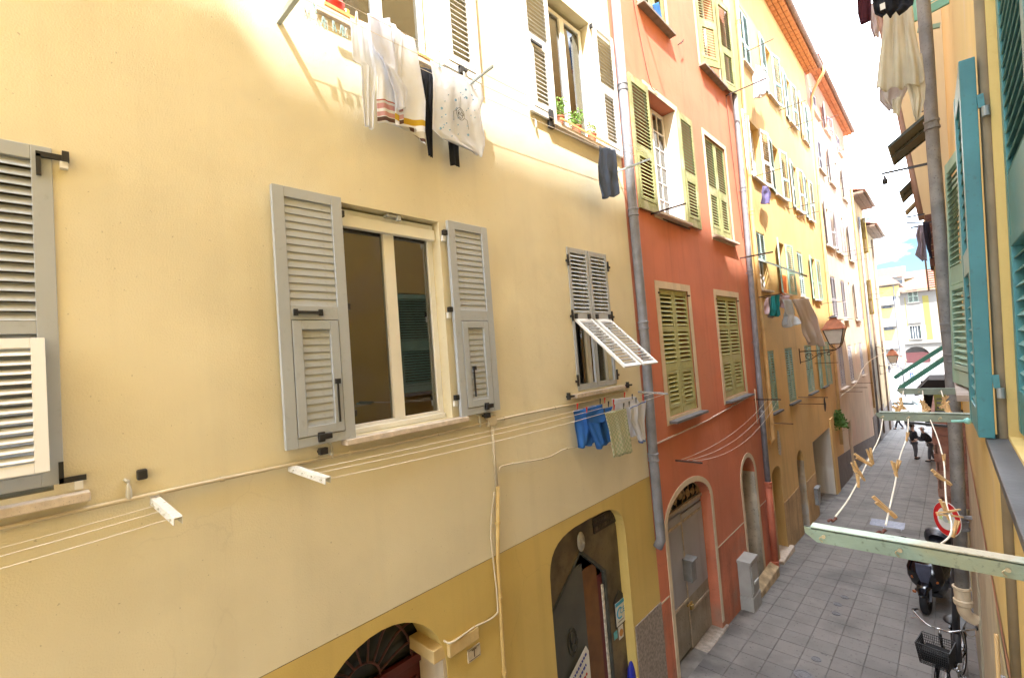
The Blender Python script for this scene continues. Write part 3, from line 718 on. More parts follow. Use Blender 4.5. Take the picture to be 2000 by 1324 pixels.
cb=curve([(-W+.03,3.31,4.6),(-W+.03,3.22,4.2),(-W+.03,3.24,3.5),(-W+.03,3.18,3.38),(-W+.03,2.9,3.40),(-W+.05,2.64,3.405),(-W+.01,2.57,3.42),(-W-.1,2.53,3.5)],6)
pipe('cable',cb,.009,pale,'pale cable looping down and over the cornerstone of the arch','cable')
cb=curve([(-W+.03,3.4,4.80),(-W+.03,3.5,4.84),(-W+.03,4.2,4.77),(-W+.03,4.6,4.80),(-W+.03,5.3,4.70),(-W+.03,5.9,4.62),(-W+.03,6.5,4.6)],6)
pipe('cable',cb,.008,pale,'thin cable sagging along the cream wall behind the hung laundry','cable',clips=.5)
jb=thing('junction_box',(-W,3.35,5.34),'small pale junction box at the corner of the shutter','junction box'); MB().box(-W,-W+.05,3.29,3.41,5.29,5.40).build('box',pale,jb,bevel=.006); MB().box(-W+.05,-W+.056,3.305,3.395,5.305,5.385).build('lid',pale,jb,bevel=.003)
# ---------------- laundry brackets and cords on the cream house
whitebr=M('chipped white bracket paint',(.62,.61,.57),.6,.1,8,.3,70,grime=.7)
def bracket(a,b,w,h,mat,label,group,holes=4,name='clothesline_bracket'):
    a=Vector(a);b=Vector(b); r=thing(name,a,label,'clothesline bracket',group); d=(b-a).normalized(); sd=d.cross(ZU).normalized(); up=sd.cross(d)
    m=MB(); L=(b-a).length; m.obox(a,d,sd,up,(0,L),(-w/2,w/2),(h/2-.006,h/2)); m.obox(a,d,sd,up,(0,L),(-w/2,-w/2+.006),(-h/2,h/2-.006)); m.obox(a,d,sd,up,(0,L),(w/2-.006,w/2),(-h/2,h/2-.006)); m.build('channel',mat,r,bevel=.002)
    m=MB()
    for i in range(holes):
        p=a+d*(L*(i+.6)/holes); m.tube([p-sd*(w/2+.008),p+sd*(w/2+.008)],.006,6)
    m.build('screws',M('pale screws',(.5,.48,.4),.5),r,kind='stuff')
    return r
def hz(x,y,z): return onZ(x,y,z)
A0=Vector((-W,.49,5.30)); A1=Vector((-W+.42,.535,5.235))
bracket(A0,A1,.045,.045,whitebr,'white clothesline bracket on the cream wall below the left window','clothesline brackets on the cream house')
B0=Vector((-W,1.30,5.31)); B1=Vector((-W+.43,1.385,5.25))
bracket(B0,B1,.045,.045,whitebr,'white clothesline bracket below the open window','clothesline brackets on the cream house')
D0=Vector((-W,6.60,5.30)); D1=Vector((-W+.40,6.80,5.245))
bracket(D0,D1,.03,.03,M('dull steel',(.30,.30,.31),.45,.1,8,metal=.5),'thin steel clothesline bracket beside the grey downpipe','clothesline brackets on the cream house')
def cord(pts,r,label,mat=rope,group=None,name='washing_line'):
    m=MB(); m.tube(pts,r,5); return tag(m.build(name,mat,smooth=True),label,'washing line',group)
def sagline(a,b,s,n=14): a=Vector(a);b=Vector(b); return [a.lerp(b,i/n)-Vector((0,0,s*4*(i/n)*(1-i/n))) for i in range(n+1)]
for k,f in enumerate((.30,.55,.93)):
    cord(sagline(B0.lerp(B1,f),D0.lerp(D1,f),.03+.012*k),.0028,['inner cord of the line carrying the blue laundry','middle cord of the line carrying the blue laundry','outer cord of the line carrying the blue laundry'][k],group='cords of the cream house clotheslines')
for k,f in enumerate((.25,.5,.85)):
    p=A0.lerp(A1,f); cord(sagline(p,p+Vector((-.0,-2.2,-.03)),.03),.0025,['inner cord at the lower left edge of the photo','middle cord at the lower left edge of the photo','outer cord at the lower left edge of the photo'][k],group='cords of the cream house clotheslines')
# ---------------- laundry
G1='laundry hung on the cream house'
fw_=fabric('white cotton',(.82,.85,.94),trans=.4); fwk=fabric('white towelling',(.80,.83,.92),trans=.4); fblk=fabric('black cotton',(.012,.013,.018),trans=.02)
towel=fabric('white towel with woven stripes',(.7,.7,.7),stripes=[(0,(.80,.83,.90)),(.035,(.12,.07,.06)),(.075,(.80,.83,.90)),(.085,(.62,.36,.38)),(.125,(.80,.83,.90)),(.15,(.60,.33,.36)),(.20,(.68,.68,.70)),(.235,(.45,.10,.07)),(.255,(.80,.83,.91))])
towel2=fabric('towel corner with yellow stripe',(.7,.7,.7),stripes=[(0,(.80,.83,.90)),(.04,(.12,.07,.06)),(.10,(.62,.60,.55)),(.22,(.80,.83,.90)),(.30,(.60,.40,.04)),(.34,(.80,.83,.91)),(.9,(.80,.83,.91))])
denim=fabric('slate blue cloth',(.09,.12,.20),trans=.1); blu=fabric('bright blue cloth',(.05,.18,.55)); chk=fabric('green gingham',(.62,.62,.50),checks=(14,(.42,.50,.33),(1,1.6,1))); bst=fabric('blue edged white cloth',(.6,.62,.68),stripes=[(0,(.16,.24,.50)),(.07,(.62,.64,.70)),(.95,(.16,.24,.50))])
XL=-W+.16
q=lambda f,rs:[(f(*a),f(*b)) for a,b in rs]
cloth('shirt',q(N3,[((715,140),(870,185)),((735,460),(910,480)),((790,500),(915,520)),((800,700),(895,735)),((825,945),(888,990))]),XL,fw_,'white long sleeved shirt pegged at the left of the upper laundry rail',group=G1,seed=1,amp=.010,folds=2)
cloth('towel',q(N3,[((850,105),(1060,190)),((870,330),(1110,310)),((925,600),(1100,560)),((917,760),(1110,790)),((925,940),(1120,960))]),XL+.03,towel,'white towel with red pink and brown stripes on the upper laundry rail',group=G1,seed=2,amp=.012,folds=1)
cloth('towel',q(N3,[((1035,205),(1200,300)),((1050,400),(1225,420)),((1050,700),(1285,780)),((1055,960),(1280,1010)),((1210,990),(1282,1120))]),XL+.035,towel2,'white towel with a yellow stripe beside the black leggings',group=G1,seed=3,amp=.014,folds=1)
cloth('towel',q(N3,[((855,110),(1010,150)),((870,300),(1030,290)),((900,400),(1060,520)),((950,440),(1050,560)),((1040,700),(1150,700)),((1060,820),(1140,830))]),XL+.07,fwk,'folded over flap of white towelling hanging in front of the striped towels',group=G1,seed=4,amp=.018,folds=1)
cloth('leggings',q(N3,[((1248,505),(1345,540)),((1270,650),(1348,660)),((1258,830),(1345,800)),((1300,1050),(1345,1060)),((1318,1180),(1350,1198))]),XL-.05,fblk,'pair of black leggings between the towel and the printed shirt',group=G1,seed=5,amp=.01,folds=2)
cloth('leggings',q(N3,[((1450,600),(1540,640)),((1462,1090),(1545,1110)),((1478,1258),(1550,1270))]),XL-.05,fblk,'black trouser leg showing below the printed shirt',group=G1,seed=6,amp=.008,folds=1)
tee=cloth('shirt',q(N3,[((1325,462),(1705,645)),((1348,600),(1725,760)),((1345,800),(1700,850)),((1338,990),(1735,1060)),((1400,1050),(1740,1110)),((1660,1150),(1715,1200))]),XL,fw_,'white shirt with a black drawing hanging upside down from the upper rail',group=G1,seed=7,amp=.012,folds=3)
blk=M('black ink',(.02,.02,.025),.7)
c=onX(*N3(1555,870),XL+.045)
m=MB()
for rx,rz in ((.032,.045),(.052,.062)): m.tube([c+Vector((0,rx*math.cos(a),rz*math.sin(a))) for a in [2*math.pi*i/20 for i in range(21)]],.0025,5)
m.tube([c+Vector((0,.01,.06)),c+Vector((0,.02,.19))],.002,5); m.tube([c+Vector((0,-.01,.06)),c+Vector((0,-.005,.17))],.002,5)
m.tube([c+Vector((0,-.05,.02)),c+Vector((0,-.09,.0)),c+Vector((0,-.095,-.09))],.002,5); m.tube([c+Vector((0,.05,-.03)),c+Vector((0,.09,-.04)),c+Vector((0,.10,-.13))],.002,5)
m.build('line_drawing',blk,tee); text('lettering','XO',blk,tee,c,YU,ZU,.055)
dots=MB(); rnd=random.Random(9)
for i in range(38):
    p=onX(*N3(rnd.uniform(1400,1680),rnd.uniform(680,1060)),XL+.04); r=rnd.choice([.004,.005,.006,.012]); dots.lathe([(.0005,0),(r,0),(r,-.01)],p,'x',8)
dots.build('blue_dots',M('pale blue ink',(.22,.42,.62),.8),tee,kind='stuff')
cloth('shirt',q(N6,[((725,945),(835,970)),((710,1080),(845,1130)),((722,1180),(850,1190)),((745,1285),(852,1262))]),-W+.30,denim,'slate blue shirt hanging at the downpipe below the flowerpots',group=G1,seed=8,amp=.03,folds=2)
P7='laundry on the line below the small window'
cloth('cloth',q(N7,[((332,1000),(482,962)),((345,1055),(500,1050)),((365,1198),(442,1175))]),-W+.12,blu,'bright blue cloth on the inner cord, left of its twin',group=P7,seed=11,amp=.03,folds=2)
cloth('cloth',q(N7,[((385,1015),(542,975)),((412,1065),(520,1050)),((470,1205),(528,1165))]),-W+.23,blu,'bright blue cloth with a flapped over top next to the checked cloth',group=P7,seed=12,amp=.03,folds=2)
cloth('cloth',q(N7,[((385,1015),(542,975)),((395,1030),(530,1005)),((420,1065),(500,1062))]),-W+.27,blu,'turned down strip of the blue cloth nearest the camera',group=P7,seed=13,amp=.01,folds=1)
cloth('cloth',q(N7,[((498,1012),(612,985)),((520,1100),(625,1085)),((545,1252),(648,1222))]),-W+.37,chk,'green and white checked cloth on the outer cord',group=P7,seed=14,amp=.01,folds=2)
cloth('cloth',q(N7,[((540,935),(665,922)),((550,985),(690,960)),((600,1020),(690,1030)),((638,1138),(665,1130))]),-W+.12,fw_,'crumpled white cloth behind the checked one',group=P7,seed=15,amp=.025,folds=2)
cloth('cloth',q(N7,[((635,985),(720,945)),((640,1050),(712,1060)),((688,1172),(720,1158))]),-W+.37,bst,'white cloth with a blue edge next to the grey downpipe',group=P7,seed=16,amp=.02,folds=2)
# clothes pegs
ORD=['first','second','third','fourth','fifth','sixth','seventh','eighth','ninth','tenth','eleventh','twelfth','thirteenth','fourteenth','fifteenth']
PEG={}
def pegmesh(mat):
    if mat.name not in PEG:
        m=MB(); L=.075
        for s in (-1,1):
            m.add([(x,s*(.0008+y),z) for x in (-.0045,.0045) for (y,z) in ((0.0,-L*.42),(.0045,-L*.42),(.007,0),(.0125,L*.58),(.0085,L*.58),(.002,.008))],
                  [tuple(range(6)),tuple(range(6,12))[::-1]]+[(i,i+6,(i+1)%6+6,(i+1)%6) for i in range(6)])
        sp=MB(); sp.tube([(-.006,0,-.004),(.006,0,-.004)],.0035,8)
        me=bpy.data.meshes.new('peg_prongs'); me.from_pydata(m.v,[],m.f); me.materials.append(mat)
        m2=bpy.data.meshes.new('peg_spring'); m2.from_pydata(sp.v,[],sp.f); m2.materials.append(M('peg spring steel',(.35,.33,.30),.4,.1,9,metal=.8))
        PEG[mat.name]=(me,m2)
    return PEG[mat.name]
def peg(p,up,side,mat,label,group,s=1.0):
    """peg at p: up = direction of its handle ends, side = direction across the two prongs"""
    a,b=pegmesh(mat); z=Vector(up).normalized(); y=(Vector(side)-z*Vector(side).dot(z)).normalized(); x=y.cross(z)
    r=bpy.data.objects.new('clothes_peg',None); COL.objects.link(r); r.empty_display_size=.02; tag(r,label,'clothes peg',group)
    mm=Matrix((x*s,y*s,z*s)).transposed().to_4x4(); mm.translation=p; r.matrix_basis=mm
    for me,nm in ((a,'prongs'),(b,'spring')):
        o=bpy.data.objects.new(nm,me); COL.objects.link(o); o.parent=r
    return r
pgr=M('red plastic peg',(.55,.03,.02),.4,.05,9); pgb=M('dark plastic peg',(.03,.04,.04),.4,.05,9); pgt=M('pale blue plastic peg',(.35,.55,.62),.4,.05,9); pgw=M('white plastic peg',(.62,.62,.60),.4,.05,9)
for i,(x,y,mt,X) in enumerate([(352,978,pgr,.12),(403,997,pgr,.23),(475,950,pgb,.12),(500,945,pgr,.12),(520,965,pgb,.23),(547,955,pgr,.23),(550,985,pgr,.30),(497,1005,pgb,.37),(607,915,pgr,.12),(648,925,pgb,.12),(602,975,pgb,.37),(632,965,pgb,.37),(705,932,pgr,.37),(668,945,pgb,.30)]):
    peg(onX(*N7(x,y),-W+X),(.1,.05*(-1)**i,1),YU,mt,('red' if mt is pgr else 'dark')+' plastic peg, '+ORD[i]+' on the laundry below the small window','pegs on the line below the small window',1.05)
# --- upper rack with wooden rail
rk=thing('drying_rack',(-W,1.5,8.9),'grey metal drying rack fixed under the top left window, with an orange wood rail','drying rack')
alu=M('dull aluminium',(.36,.40,.40),.4,.06,9,metal=.3)
P0=Vector((-W,1.40,8.79)); 
m=MB(); m.bar(P0,P0+Vector((.55,.03,.02)),.035,.05); m.build('arm',alu,rk,bevel=.003)
m=MB(); m.bar((-W,3.3,8.95),(-W+.5,3.3,8.97),.02,.02); m.build('arm',alu,rk)
m=MB(); m.bar(onX(*N3(520,25),-W+.10),onX(*N3(1345,470),-W+.10),.02,.028); m.build('rail',woodrail,rk)
for k,(f,zz) in enumerate(((.14,0),(.30,0),(.45,0.01))):
    cord(sagline((-W+f,1.42,8.83),(-W+f,6.66 ,9.02),.02),.0028,['cord nearest the wall between the upper racks','middle cord between the upper racks','outer cord between the upper racks'][k],group='cords between the upper racks')
m=MB(); m.bar(onX(*N6(845,1110),-W+.02),onX(*N6(845,1110),-W+.02)+Vector((.55,.05,.02)),.02,.03); m.build('arm',alu,rk)
for i,(x,y,mt) in enumerate([(373,90,pgw),(400,110,pgw),(465,150,pgw),(510,160,pgt),(525,180,pgt),(535,190,pgw),(592,195,pgt),(650,225,pgt),(665,240,pgt),(685,245,pgw),(440,50,pgt),(765,120,pgw),(1390,475,pgt),(1655,600,pgt),(1585,575,pgw)]):
    peg(onX(*N3(x,y),-W+.16),(.05,.1*(-1)**i,-1),YU,mt,('white' if mt is pgw else 'pale blue')+' plastic peg, '+ORD[i]+' on the upper left clothesline','pegs on the upper rack',1.2)
# things on the window sill inside
for i,(x,y,cc,nm,lb) in enumerate([(590,95,(.55,.04,.03),'bowl','red bowl behind the top left window'),(690,130,(.60,.42,.05),'toy','small yellow object behind the top left window pane')]):
    p=onX(*N3(x,y),-W-.05); m=MB(); m.lathe([(.001,-.05),(.05,-.05),(.09,.02),(.10,.05),(.09,.05),(.04,-.03),(.001,-.035)] if i==0 else [(.001,-.04),(.04,-.03),(.045,.0),(.02,.03),(.03,.05),(.001,.07)],(0,0,0),n=14); o=m.build(nm,M('%s ware'%nm,cc,.4),smooth=True); o.location=(p.x,p.y,9.17); tag(o,lb,nm)
# flower pots with plants
leafm=M('fresh green leaves',(.16,.30,.045),.7,.35,20); potm=M('terracotta pot',(.36,.12,.06),.8,.15,9)
def plant(parent,c,r,h,n,size,seed,mat=leafm,droop=0):
    rnd=random.Random(seed); m=MB(); s=MB()
    for i in range(n):
        a=rnd.random()*6.283; rr=r*math.sqrt(rnd.random()); hh=h*(.25+.75*rnd.random())
        p=Vector(c)+Vector((rr*math.cos(a),rr*math.sin(a),hh-droop*rr*rr/r)); d=Vector((rnd.uniform(-1,1),rnd.uniform(-1,1),rnd.uniform(-.3,1))).normalized(); w=d.orthogonal().normalized()*size*.35; d*=size
        m.add([p,p+d*.5+w,p+d,p+d*.5-w],[(0,1,2,3)])
        if i%4==0: s.tube([Vector(c),Vector(c)+Vector((rr*.5*math.cos(a),rr*.5*math.sin(a),hh*.5)),p],.0015,4,False)
    m.build('leaves',mat,parent,kind='stuff'); s.build('stems',mat,parent,kind='stuff')
for i,(t,h,lb) in enumerate([(5.06,.26,'pot of bushy green herbs at the left end of the upper sill'),(5.47,.24,'pot of green herbs in the middle of the upper sill'),(5.86,.20,'pot with a sparse green plant at the right end of the upper sill')]):
    p=thing('potted_plant',(-W+.02,t,9.115),lb,'potted plant','flowerpots on the upper window sill')
    m=MB(); m.lathe([(.001,0),(.05,0),(.065,.10),(.072,.10),(.072,.12),(.058,.12),(.05,.09),(.001,.09)],(-W+.02,t,9.115),n=16); m.build('pot',potm,p,smooth=False)
    plant(p,(-W+.02,t,9.20),.12 if i<2 else .09,h,200 if i<2 else 70,.035,i)
tag(MB().bar((-W+.10,4.98,9.16),(-W+.10,6.2,9.15),.012,.03).build('rail',woodrail),'orange wooden rail in front of the flowerpots','rail')
# ---------------- downpipes
def downpipe(name,pts,r,mat,label,joints,extra=None):
    root=thing(name,Vector(pts[-1]),label,'downpipe'); m=MB(); m.tube(pts,r,14); m.build('pipe',mat,root,smooth=True)
    for z in joints:
        P=[Vector(p) for p in pts]
        for i in range(len(P)-1):
            a,b=P[i],P[i+1]
            if min(a.z,b.z)<=z<=max(a.z,b.z) and abs(a.z-b.z)>.01:
                q=a.lerp(b,(z-a.z)/(b.z-a.z)); k=MB(); k.lathe([(r,-.07),(r*1.16,-.06),(r*1.16,-.045),(r*1.04,-.04),(r*1.04,.03),(r*1.16,.035),(r*1.16,.06),(r,.07)],q,n=14); k.bar(q,q+Vector((-r*1.8 if q.x<-1 else r*1.8,0,0)),.02,.02); k.build('collar',mat,root,smooth=False); break
    return root
downpipe('downpipe',[(-W+.09,6.86,13.2),(-W+.09,6.80,9),(-W+.09,6.80,6),(-W+.09,6.74,4.3),(-W+.09,6.74,2.95),(-W+.04,6.70,2.84)],.075,zinc,'blue grey downpipe between the cream and the coral red houses',[10.3,8.2,6.35,4.25])
# ============================================================ RED HOUSE
H2=thing('coral_red_house',(-W,10,.4),'coral red house with olive green louvred shutters and a grey arched double door','house')
RW=[(7.64,8.90,4.74,7.02),(10.44,11.85,4.74,7.02),(7.86,9.12,8.42,10.74),(10.66,12.0,8.40,10.74),(7.95,9.10,12.36,14.9),(10.90,12.22,12.44,14.9)]
gate=dict(t0=7.16,t1=9.10,z0=-.1,z1=3.46,d=.22,arch=.50)
alley=dict(t0=10.95,t1=11.92,z0=-.2,z1=3.24,d=.62,arch=.46)
wall(-W,1,6.72,13.05,1.93,17.6,[dict(t0=a,t1=b,z0=c,z1=d,d=.30 if i==2 else .24) for i,(a,b,c,d) in enumerate(RW)]+[dict(gate,z0=1.0),dict(alley,z0=1.0)],redp,H2)
redlow=M('darker worn red plaster',(.52,.17,.095),.92,.16,1.6,.6,60,streak=.35,col2=(.36,.19,.13),big=.3,grime=.25)
wall(-W,1,6.72,13.05,-.2,1.93,[dict(gate,z1=9,z0=-.1),dict(alley,z1=9,z0=-.15)],redlow,H2,'lower_wall')
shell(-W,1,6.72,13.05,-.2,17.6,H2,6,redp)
boxpart('roof',roofred,H2,(-W-6,-W+.45,6.7,13.05,17.6,17.8))
for i,(a,b,c,d) in enumerate(RW): surround(H2,-W,1,a,b,c,d,.13 if i<2 else .11,palesur,sill=(i<4 and i!=2 or i in (2,)),p=.01)
archring(H2,-W,1,7.16,9.10,.55,3.46,.50,.10,palesur); archring(H2,-W,1,10.95,11.92,.3,3.24,.46,.10,palesur)
for a,b in ((6.72,7.03),(9.23,10.82),(12.05,13.0)): boxpart('string_line',palesur,H2,(-W,-W+.006,a,b,1.925,1.95))
TR=[(.14,.80,.045),(.94,1.52),(1.62,2.20)]
for (a,b,c,d),mt in ((RW[0],olive),(RW[1],olive)):
    w=(b-a)/2-.008; TRR=[(.13,.78,.05),(.93,1.50),(1.60,2.18)]
    leaf(H2,(-W-.02,a+.004,c),YU,ZU,w,d-c,TRR,mt,st=.075,pitch=.074,ch=.068,ang=52,th=.04,out=XU)
    leaf(H2,(-W-.02,b-.004,c),-YU,ZU,w,d-c,TRR,mt,st=.075,pitch=.074,ch=.068,ang=52,th=.04,out=XU)
    boxpart('slate_sill',M('slate grey sill',(.13,.13,.14),.6,.15,5),H2,(-W-.05,-W+.16,a-.06,b+.10,c-.10,c-.055),bevel=.004)
    for t in (a-.02,b+.02): boxpart('hinge',rustiron,H2,(-W-.01,-W+.03,t-.03,t+.03,d-.10,d-.07))
TR2=[(.16,.98,.05),(1.12,2.22)]
def rleaf(t,sgn,c,w,h,x=-W+.06,single=True,tr=TR2,mt=oliveold,u=None,lab=None):
    return leaf(H2,(x,t,c),u or YU*sgn,ZU,w,h,tr,mt,st=.075,pitch=.062,ch=.06,ang=56,th=.04,out=XU,single=single,label=lab)
rleaf(7.84,-1,8.36,.70,2.36); rleaf(9.16,1,8.38,.68,2.36)
rleaf(10.68,1,8.44,.63,2.28,x=-W-.02); rleaf(11.98,-1,8.44,.63,2.28,x=-W-.02)
rleaf(7.97,1,12.40,.55,2.36,x=-W-.02,single=False); rleaf(9.08,-1,12.40,.54,2.36,x=-W-.02,single=False)
uL=Vector((.35,.94,0)).normalized()
rleaf(10.93,1,12.5,.64,2.30,x=-W+.02,u=uL,lab='half open leaf with a crooked peeling lower flap'); rleaf(12.26,1,12.42,.66,2.38,x=-W+.08,u=Vector((.15,1,0)).normalized(),lab='open leaf leaning over the downpipe')
window(H2,-W-.24,1,7.88,9.10,8.46,10.7,mat=whiteal,fw=.07,cross=5,bars=1,curt=curtain)
boxpart('white_jamb',M('white painted jamb',(.70,.68,.62),.8,.05,5),H2,(-W-.29,-W-.003,9.105,9.118,8.43,10.73))
window(H2,-W-.22,1,10.92,12.2,12.5,14.9,mat=pvc,cross=2)
for (a,b,c,d) in (RW[2],RW[3]): boxpart('sill',oliveold if c>8.41 and a>10 else stone,H2,(-W-.05,-W+.12,a-.10,b+.10,c-.07,c-.02),bevel=.004)
for (a,b,c,d) in (RW[4],RW[5]): boxpart('sill',M('dusty dark sill',(.22,.19,.15),.8,.2,6),H2,(-W-.05,-W+.14,a-.12,b+.12,c-.07,c-.02),bevel=.004)
p=onX(*(1290,30),-W+.02)
cloth('cloth',[((1274,10),(1286,5)),((1280,28),(1292,33)),((1284,38),(1292,44))],-W-.01,blu,'blue cloth behind the louvres of the top window of the red house',seed=21,amp=.006,folds=1)
# iron brackets on the red wall
def irons(pts,label,r=.012,mat=rustiron,cat='iron bracket',name='iron_bracket',group='iron clothesline brackets along the left facades'):
    m=MB()
    for a,b in pts: m.bar(a,b,r*1.6,r*2.2)
    return tag(m.build(name,mat),label,cat,group)
def out(t,z,L=.8,dz=.0,dt=0): return (Vector((-W-.02,t,z)),Vector((-W+L,t+dt,z+dz)))
irons([(Vector((-W-.02,7.62,8.34)),Vector((-W+.62,7.66,8.36))),(Vector((-W-.02,7.62,8.34)),Vector((-W+.05,9.2,8.30)))],'dark iron bracket below the open window of the red house')
irons([out(12.55,12.33,.95)],'teal and rust iron bracket under the open leaf at the corner of the red house')
irons([out(12.4,8.05,.75)],'black iron bracket crossing the second downpipe',.016)
irons([out(12.4,4.48,.6)],'short rusty bracket holding the three slack cords by the second downpipe')
irons([(Vector((-W,7.7,3.98)),Vector((-W+.45,7.75,3.97)))],'short rusty bracket at the other end of the three slack cords')
irons([out(7.6,12.75,.7,.1)],'grey bracket at the top window of the red house')
for k,f in enumerate((.4,.47,.55)):
    cord(sagline((-W+.1+.1*k,7.72,4.0),(-W+.3+.12*k,12.4,4.47),.18+.08*k),.0028,['highest of the three slack cords on the red wall','middle of the three slack cords on the red wall','lowest of the three slack cords on the red wall'][k],group='slack cords on the red wall')
pipe('conduit',[(-W+.02,6.95,4.40),(-W+.02,9.2,4.44),(-W+.02,12.3,4.62)],.014,M('pinkish white conduit',(.60,.45,.38),.6,.1,6),'pale conduit along the red wall under the first floor shutters','conduit',clips=1.1)
pipe('conduit',[(-W+.06,12.33,4.75),(-W+.06,12.3,3.9)],.012,whitep,'short white vertical tube at the second downpipe','conduit')
m=MB()
wire=curve([(-W+.02,7.75,13.4),(-W+.02,7.7,12.9),(-W+.03,7.65,12.2),(-W+.03,8.0,10.9),(-W+.03,8.3,10.85)],6); pipe('cable',wire,.006,rustiron,'thin dark cable running down the red wall to the open window','cable',n=5)
pipe('cable',curve([(-W+.15,6.95,13.2),(-W+.1,7.2,12.6),(-W+.05,7.6,12.9)],6),.006,rustiron,'loop of dark cable between the first downpipe and the top window','cable',n=5)
pipe('cable',curve([(-W+.02,12.5,12.3),(-W+.02,12.55,10.6),(-W+.02,12.75,8.6)],6),.006,rustiron,'thin dark cable hanging beside the second downpipe','cable',n=5)
irons([(Vector((-W,9.62,12.35)),Vector((-W+.12,9.62,12.37))),(Vector((-W+.1,9.55,12.3)),Vector((-W+.1,9.7,12.45)))],'small rusty hook in the red wall between the top windows',.008)
# grey double door
GX=-W-.20; gd=boxpart('door',greydoor,H2,(GX-.04,GX,7.16,8.125,1.36,2.93),(GX-.04,GX,8.135,9.10,1.36,2.86),(GX-.04,GX,7.16,9.10,2.90,3.02),bevel=.004,label='grey double door with a beige kicked lower part')
boxpart('lower_panel',greydoor2,gd,(GX-.04,GX-.003,7.16,8.125,.52,1.36),(GX-.04,GX-.003,8.135,9.10,.46,1.36),bevel=.004)
boxpart('batten',dooredge,gd,(GX,GX+.02,7.18,8.10,1.34,1.39),(GX,GX+.02,8.22,9.06,1.10,1.15),(GX,GX+.02,7.18,8.10,2.72,2.76),(GX,GX+.02,8.18,9.06,2.72,2.76),(GX,GX+.03,7.16,9.10,2.97,3.03),bevel=.003)
boxpart('meeting_strip',dooredge,gd,(GX,GX+.012,8.115,8.145,.5,2.9))
boxpart('letter_box',M('grey metal letter box',(.22,.23,.24),.5,.1,9,metal=.3,grime=.3),gd,(GX,GX+.16,8.04,8.24,1.72,2.10),(GX,GX+.20,8.02,8.26,2.09,2.12),bevel=.008)
boxpart('padlock',M('brass padlock',(.40,.28,.10),.4,.2,9,metal=.6),gd,(GX+.01,GX+.05,8.14,8.24,1.16,1.24),(GX,GX+.03,8.05,8.25,1.25,1.28),bevel=.008)
peel=M('bare patch where paint has flaked',(.13,.125,.12),.8,.3,14,grime=.6)
boxpart('threshold',M('dirty stone threshold',(.32,.28,.24),.85,.25,9,.5,50,grime=.6),H2,(-W-.25,-W+.05,7.0,9.3,.2,.44),bevel=.02)
m=MB()
rnd=random.Random(5)
for i in range(4):   # scroll grille
    for sgn in (-1,1):
        c0=Vector((GX+.0,8.13+sgn*(.12+.22*i),3.05)); pts=[]
        for k in range(26):
            a=k/25*math.pi*2.6; r=.105*(1-k/34)*(1-.13*i)
            pts.append(c0+Vector((0,sgn*(.05-r*math.cos(a)),.13-.022*i+r*math.sin(a)*1.0+(.0))))
        m.tube(pts,.015,6)
        m.tube([c0+Vector((0,sgn*.10*math.sin(s*1.5),s*(.34-.065*i))) for s in [q/8 for q in range(9)]],.010,6)
m.tube([Vector((GX,8.13+.95*math.cos(a),2.98+.46*math.sin(a))) for a in [math.pi*i/24 for i in range(25)]],.014,6)
m.sphere((GX+.02,8.13,3.22),.07,10,(.5,1,1))
m.build('scroll_grille',M('old bronze ironwork',(.42,.29,.13),.5,.3,9,metal=.3),H2)
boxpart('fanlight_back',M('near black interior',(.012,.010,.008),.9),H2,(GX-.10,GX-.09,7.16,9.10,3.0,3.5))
# alley doorway
boxpart('alley_door',M('dark green brown door',(.035,.035,.025),.6,.3,6),H2,(-W-.62,-W-.60,10.95,11.92,-.1,3.3))
boxpart('white_reveal',M('grubby whitewashed reveal',(.50,.46,.38),.9,.2,2.5,.5,40,streak=.5,grime=.5,col2=(.34,.29,.22)),H2,(-W-.60,-W-.003,11.885,11.918,-.1,2.80))
m=MB(); m.prism([(-W,10.9,-.1),(-W+.20,10.9,-.1),(-W+.20,10.9,.42),(-W,10.9,.5)],(0,1.5,0)); m.build('doorstep',M('crumbling yellowish stone step',(.42,.32,.19),.9,.3,5,.8,30,grime=.6),H2,bevel=.02)
# cabinet
cb=thing('meter_cabinet',(-W,10.4,.35),'tall grey meter cabinet standing at the foot of the red wall beside the doorstep','cabinet')
boxpart('pedestal',cabinetm,cb,(-W+.0,-W+.27,10.15,10.66,.12,.62),bevel=.008)
boxpart('box',cabinetm,cb,(-W+.0,-W+.25,10.17,10.64,.625,1.30),bevel=.008); boxpart('lid',cabinetm,cb,(-W,-W+.28,10.14,10.67,1.30,1.36),bevel=.008)
boxpart('door',cabinetm,cb,(-W+.25,-W+.27,10.21,10.60,.68,1.26),bevel=.005); boxpart('handle',M('light grey plastic',(.42,.42,.40),.5),cb,(-W+.27,-W+.30,10.27,10.52,.88,.93),bevel=.004)
# second downpipe
downpipe('downpipe',[(-W+.10,13.0,17.5),(-W+.10,12.95,11),(-W+.10,12.75,7),(-W+.10,12.62,5),(-W+.10,12.52,2.42)],.065,zinc,'grey downpipe between the coral red and the ochre houses',[14.6,9.9,7.7,5.9,4.1])
rp2=downpipe('downpipe',[(-W+.10,12.52,2.42),(-W+.10,12.45,.36)],.08,redpipe,'red painted iron foot of the second downpipe',[2.36,.45])
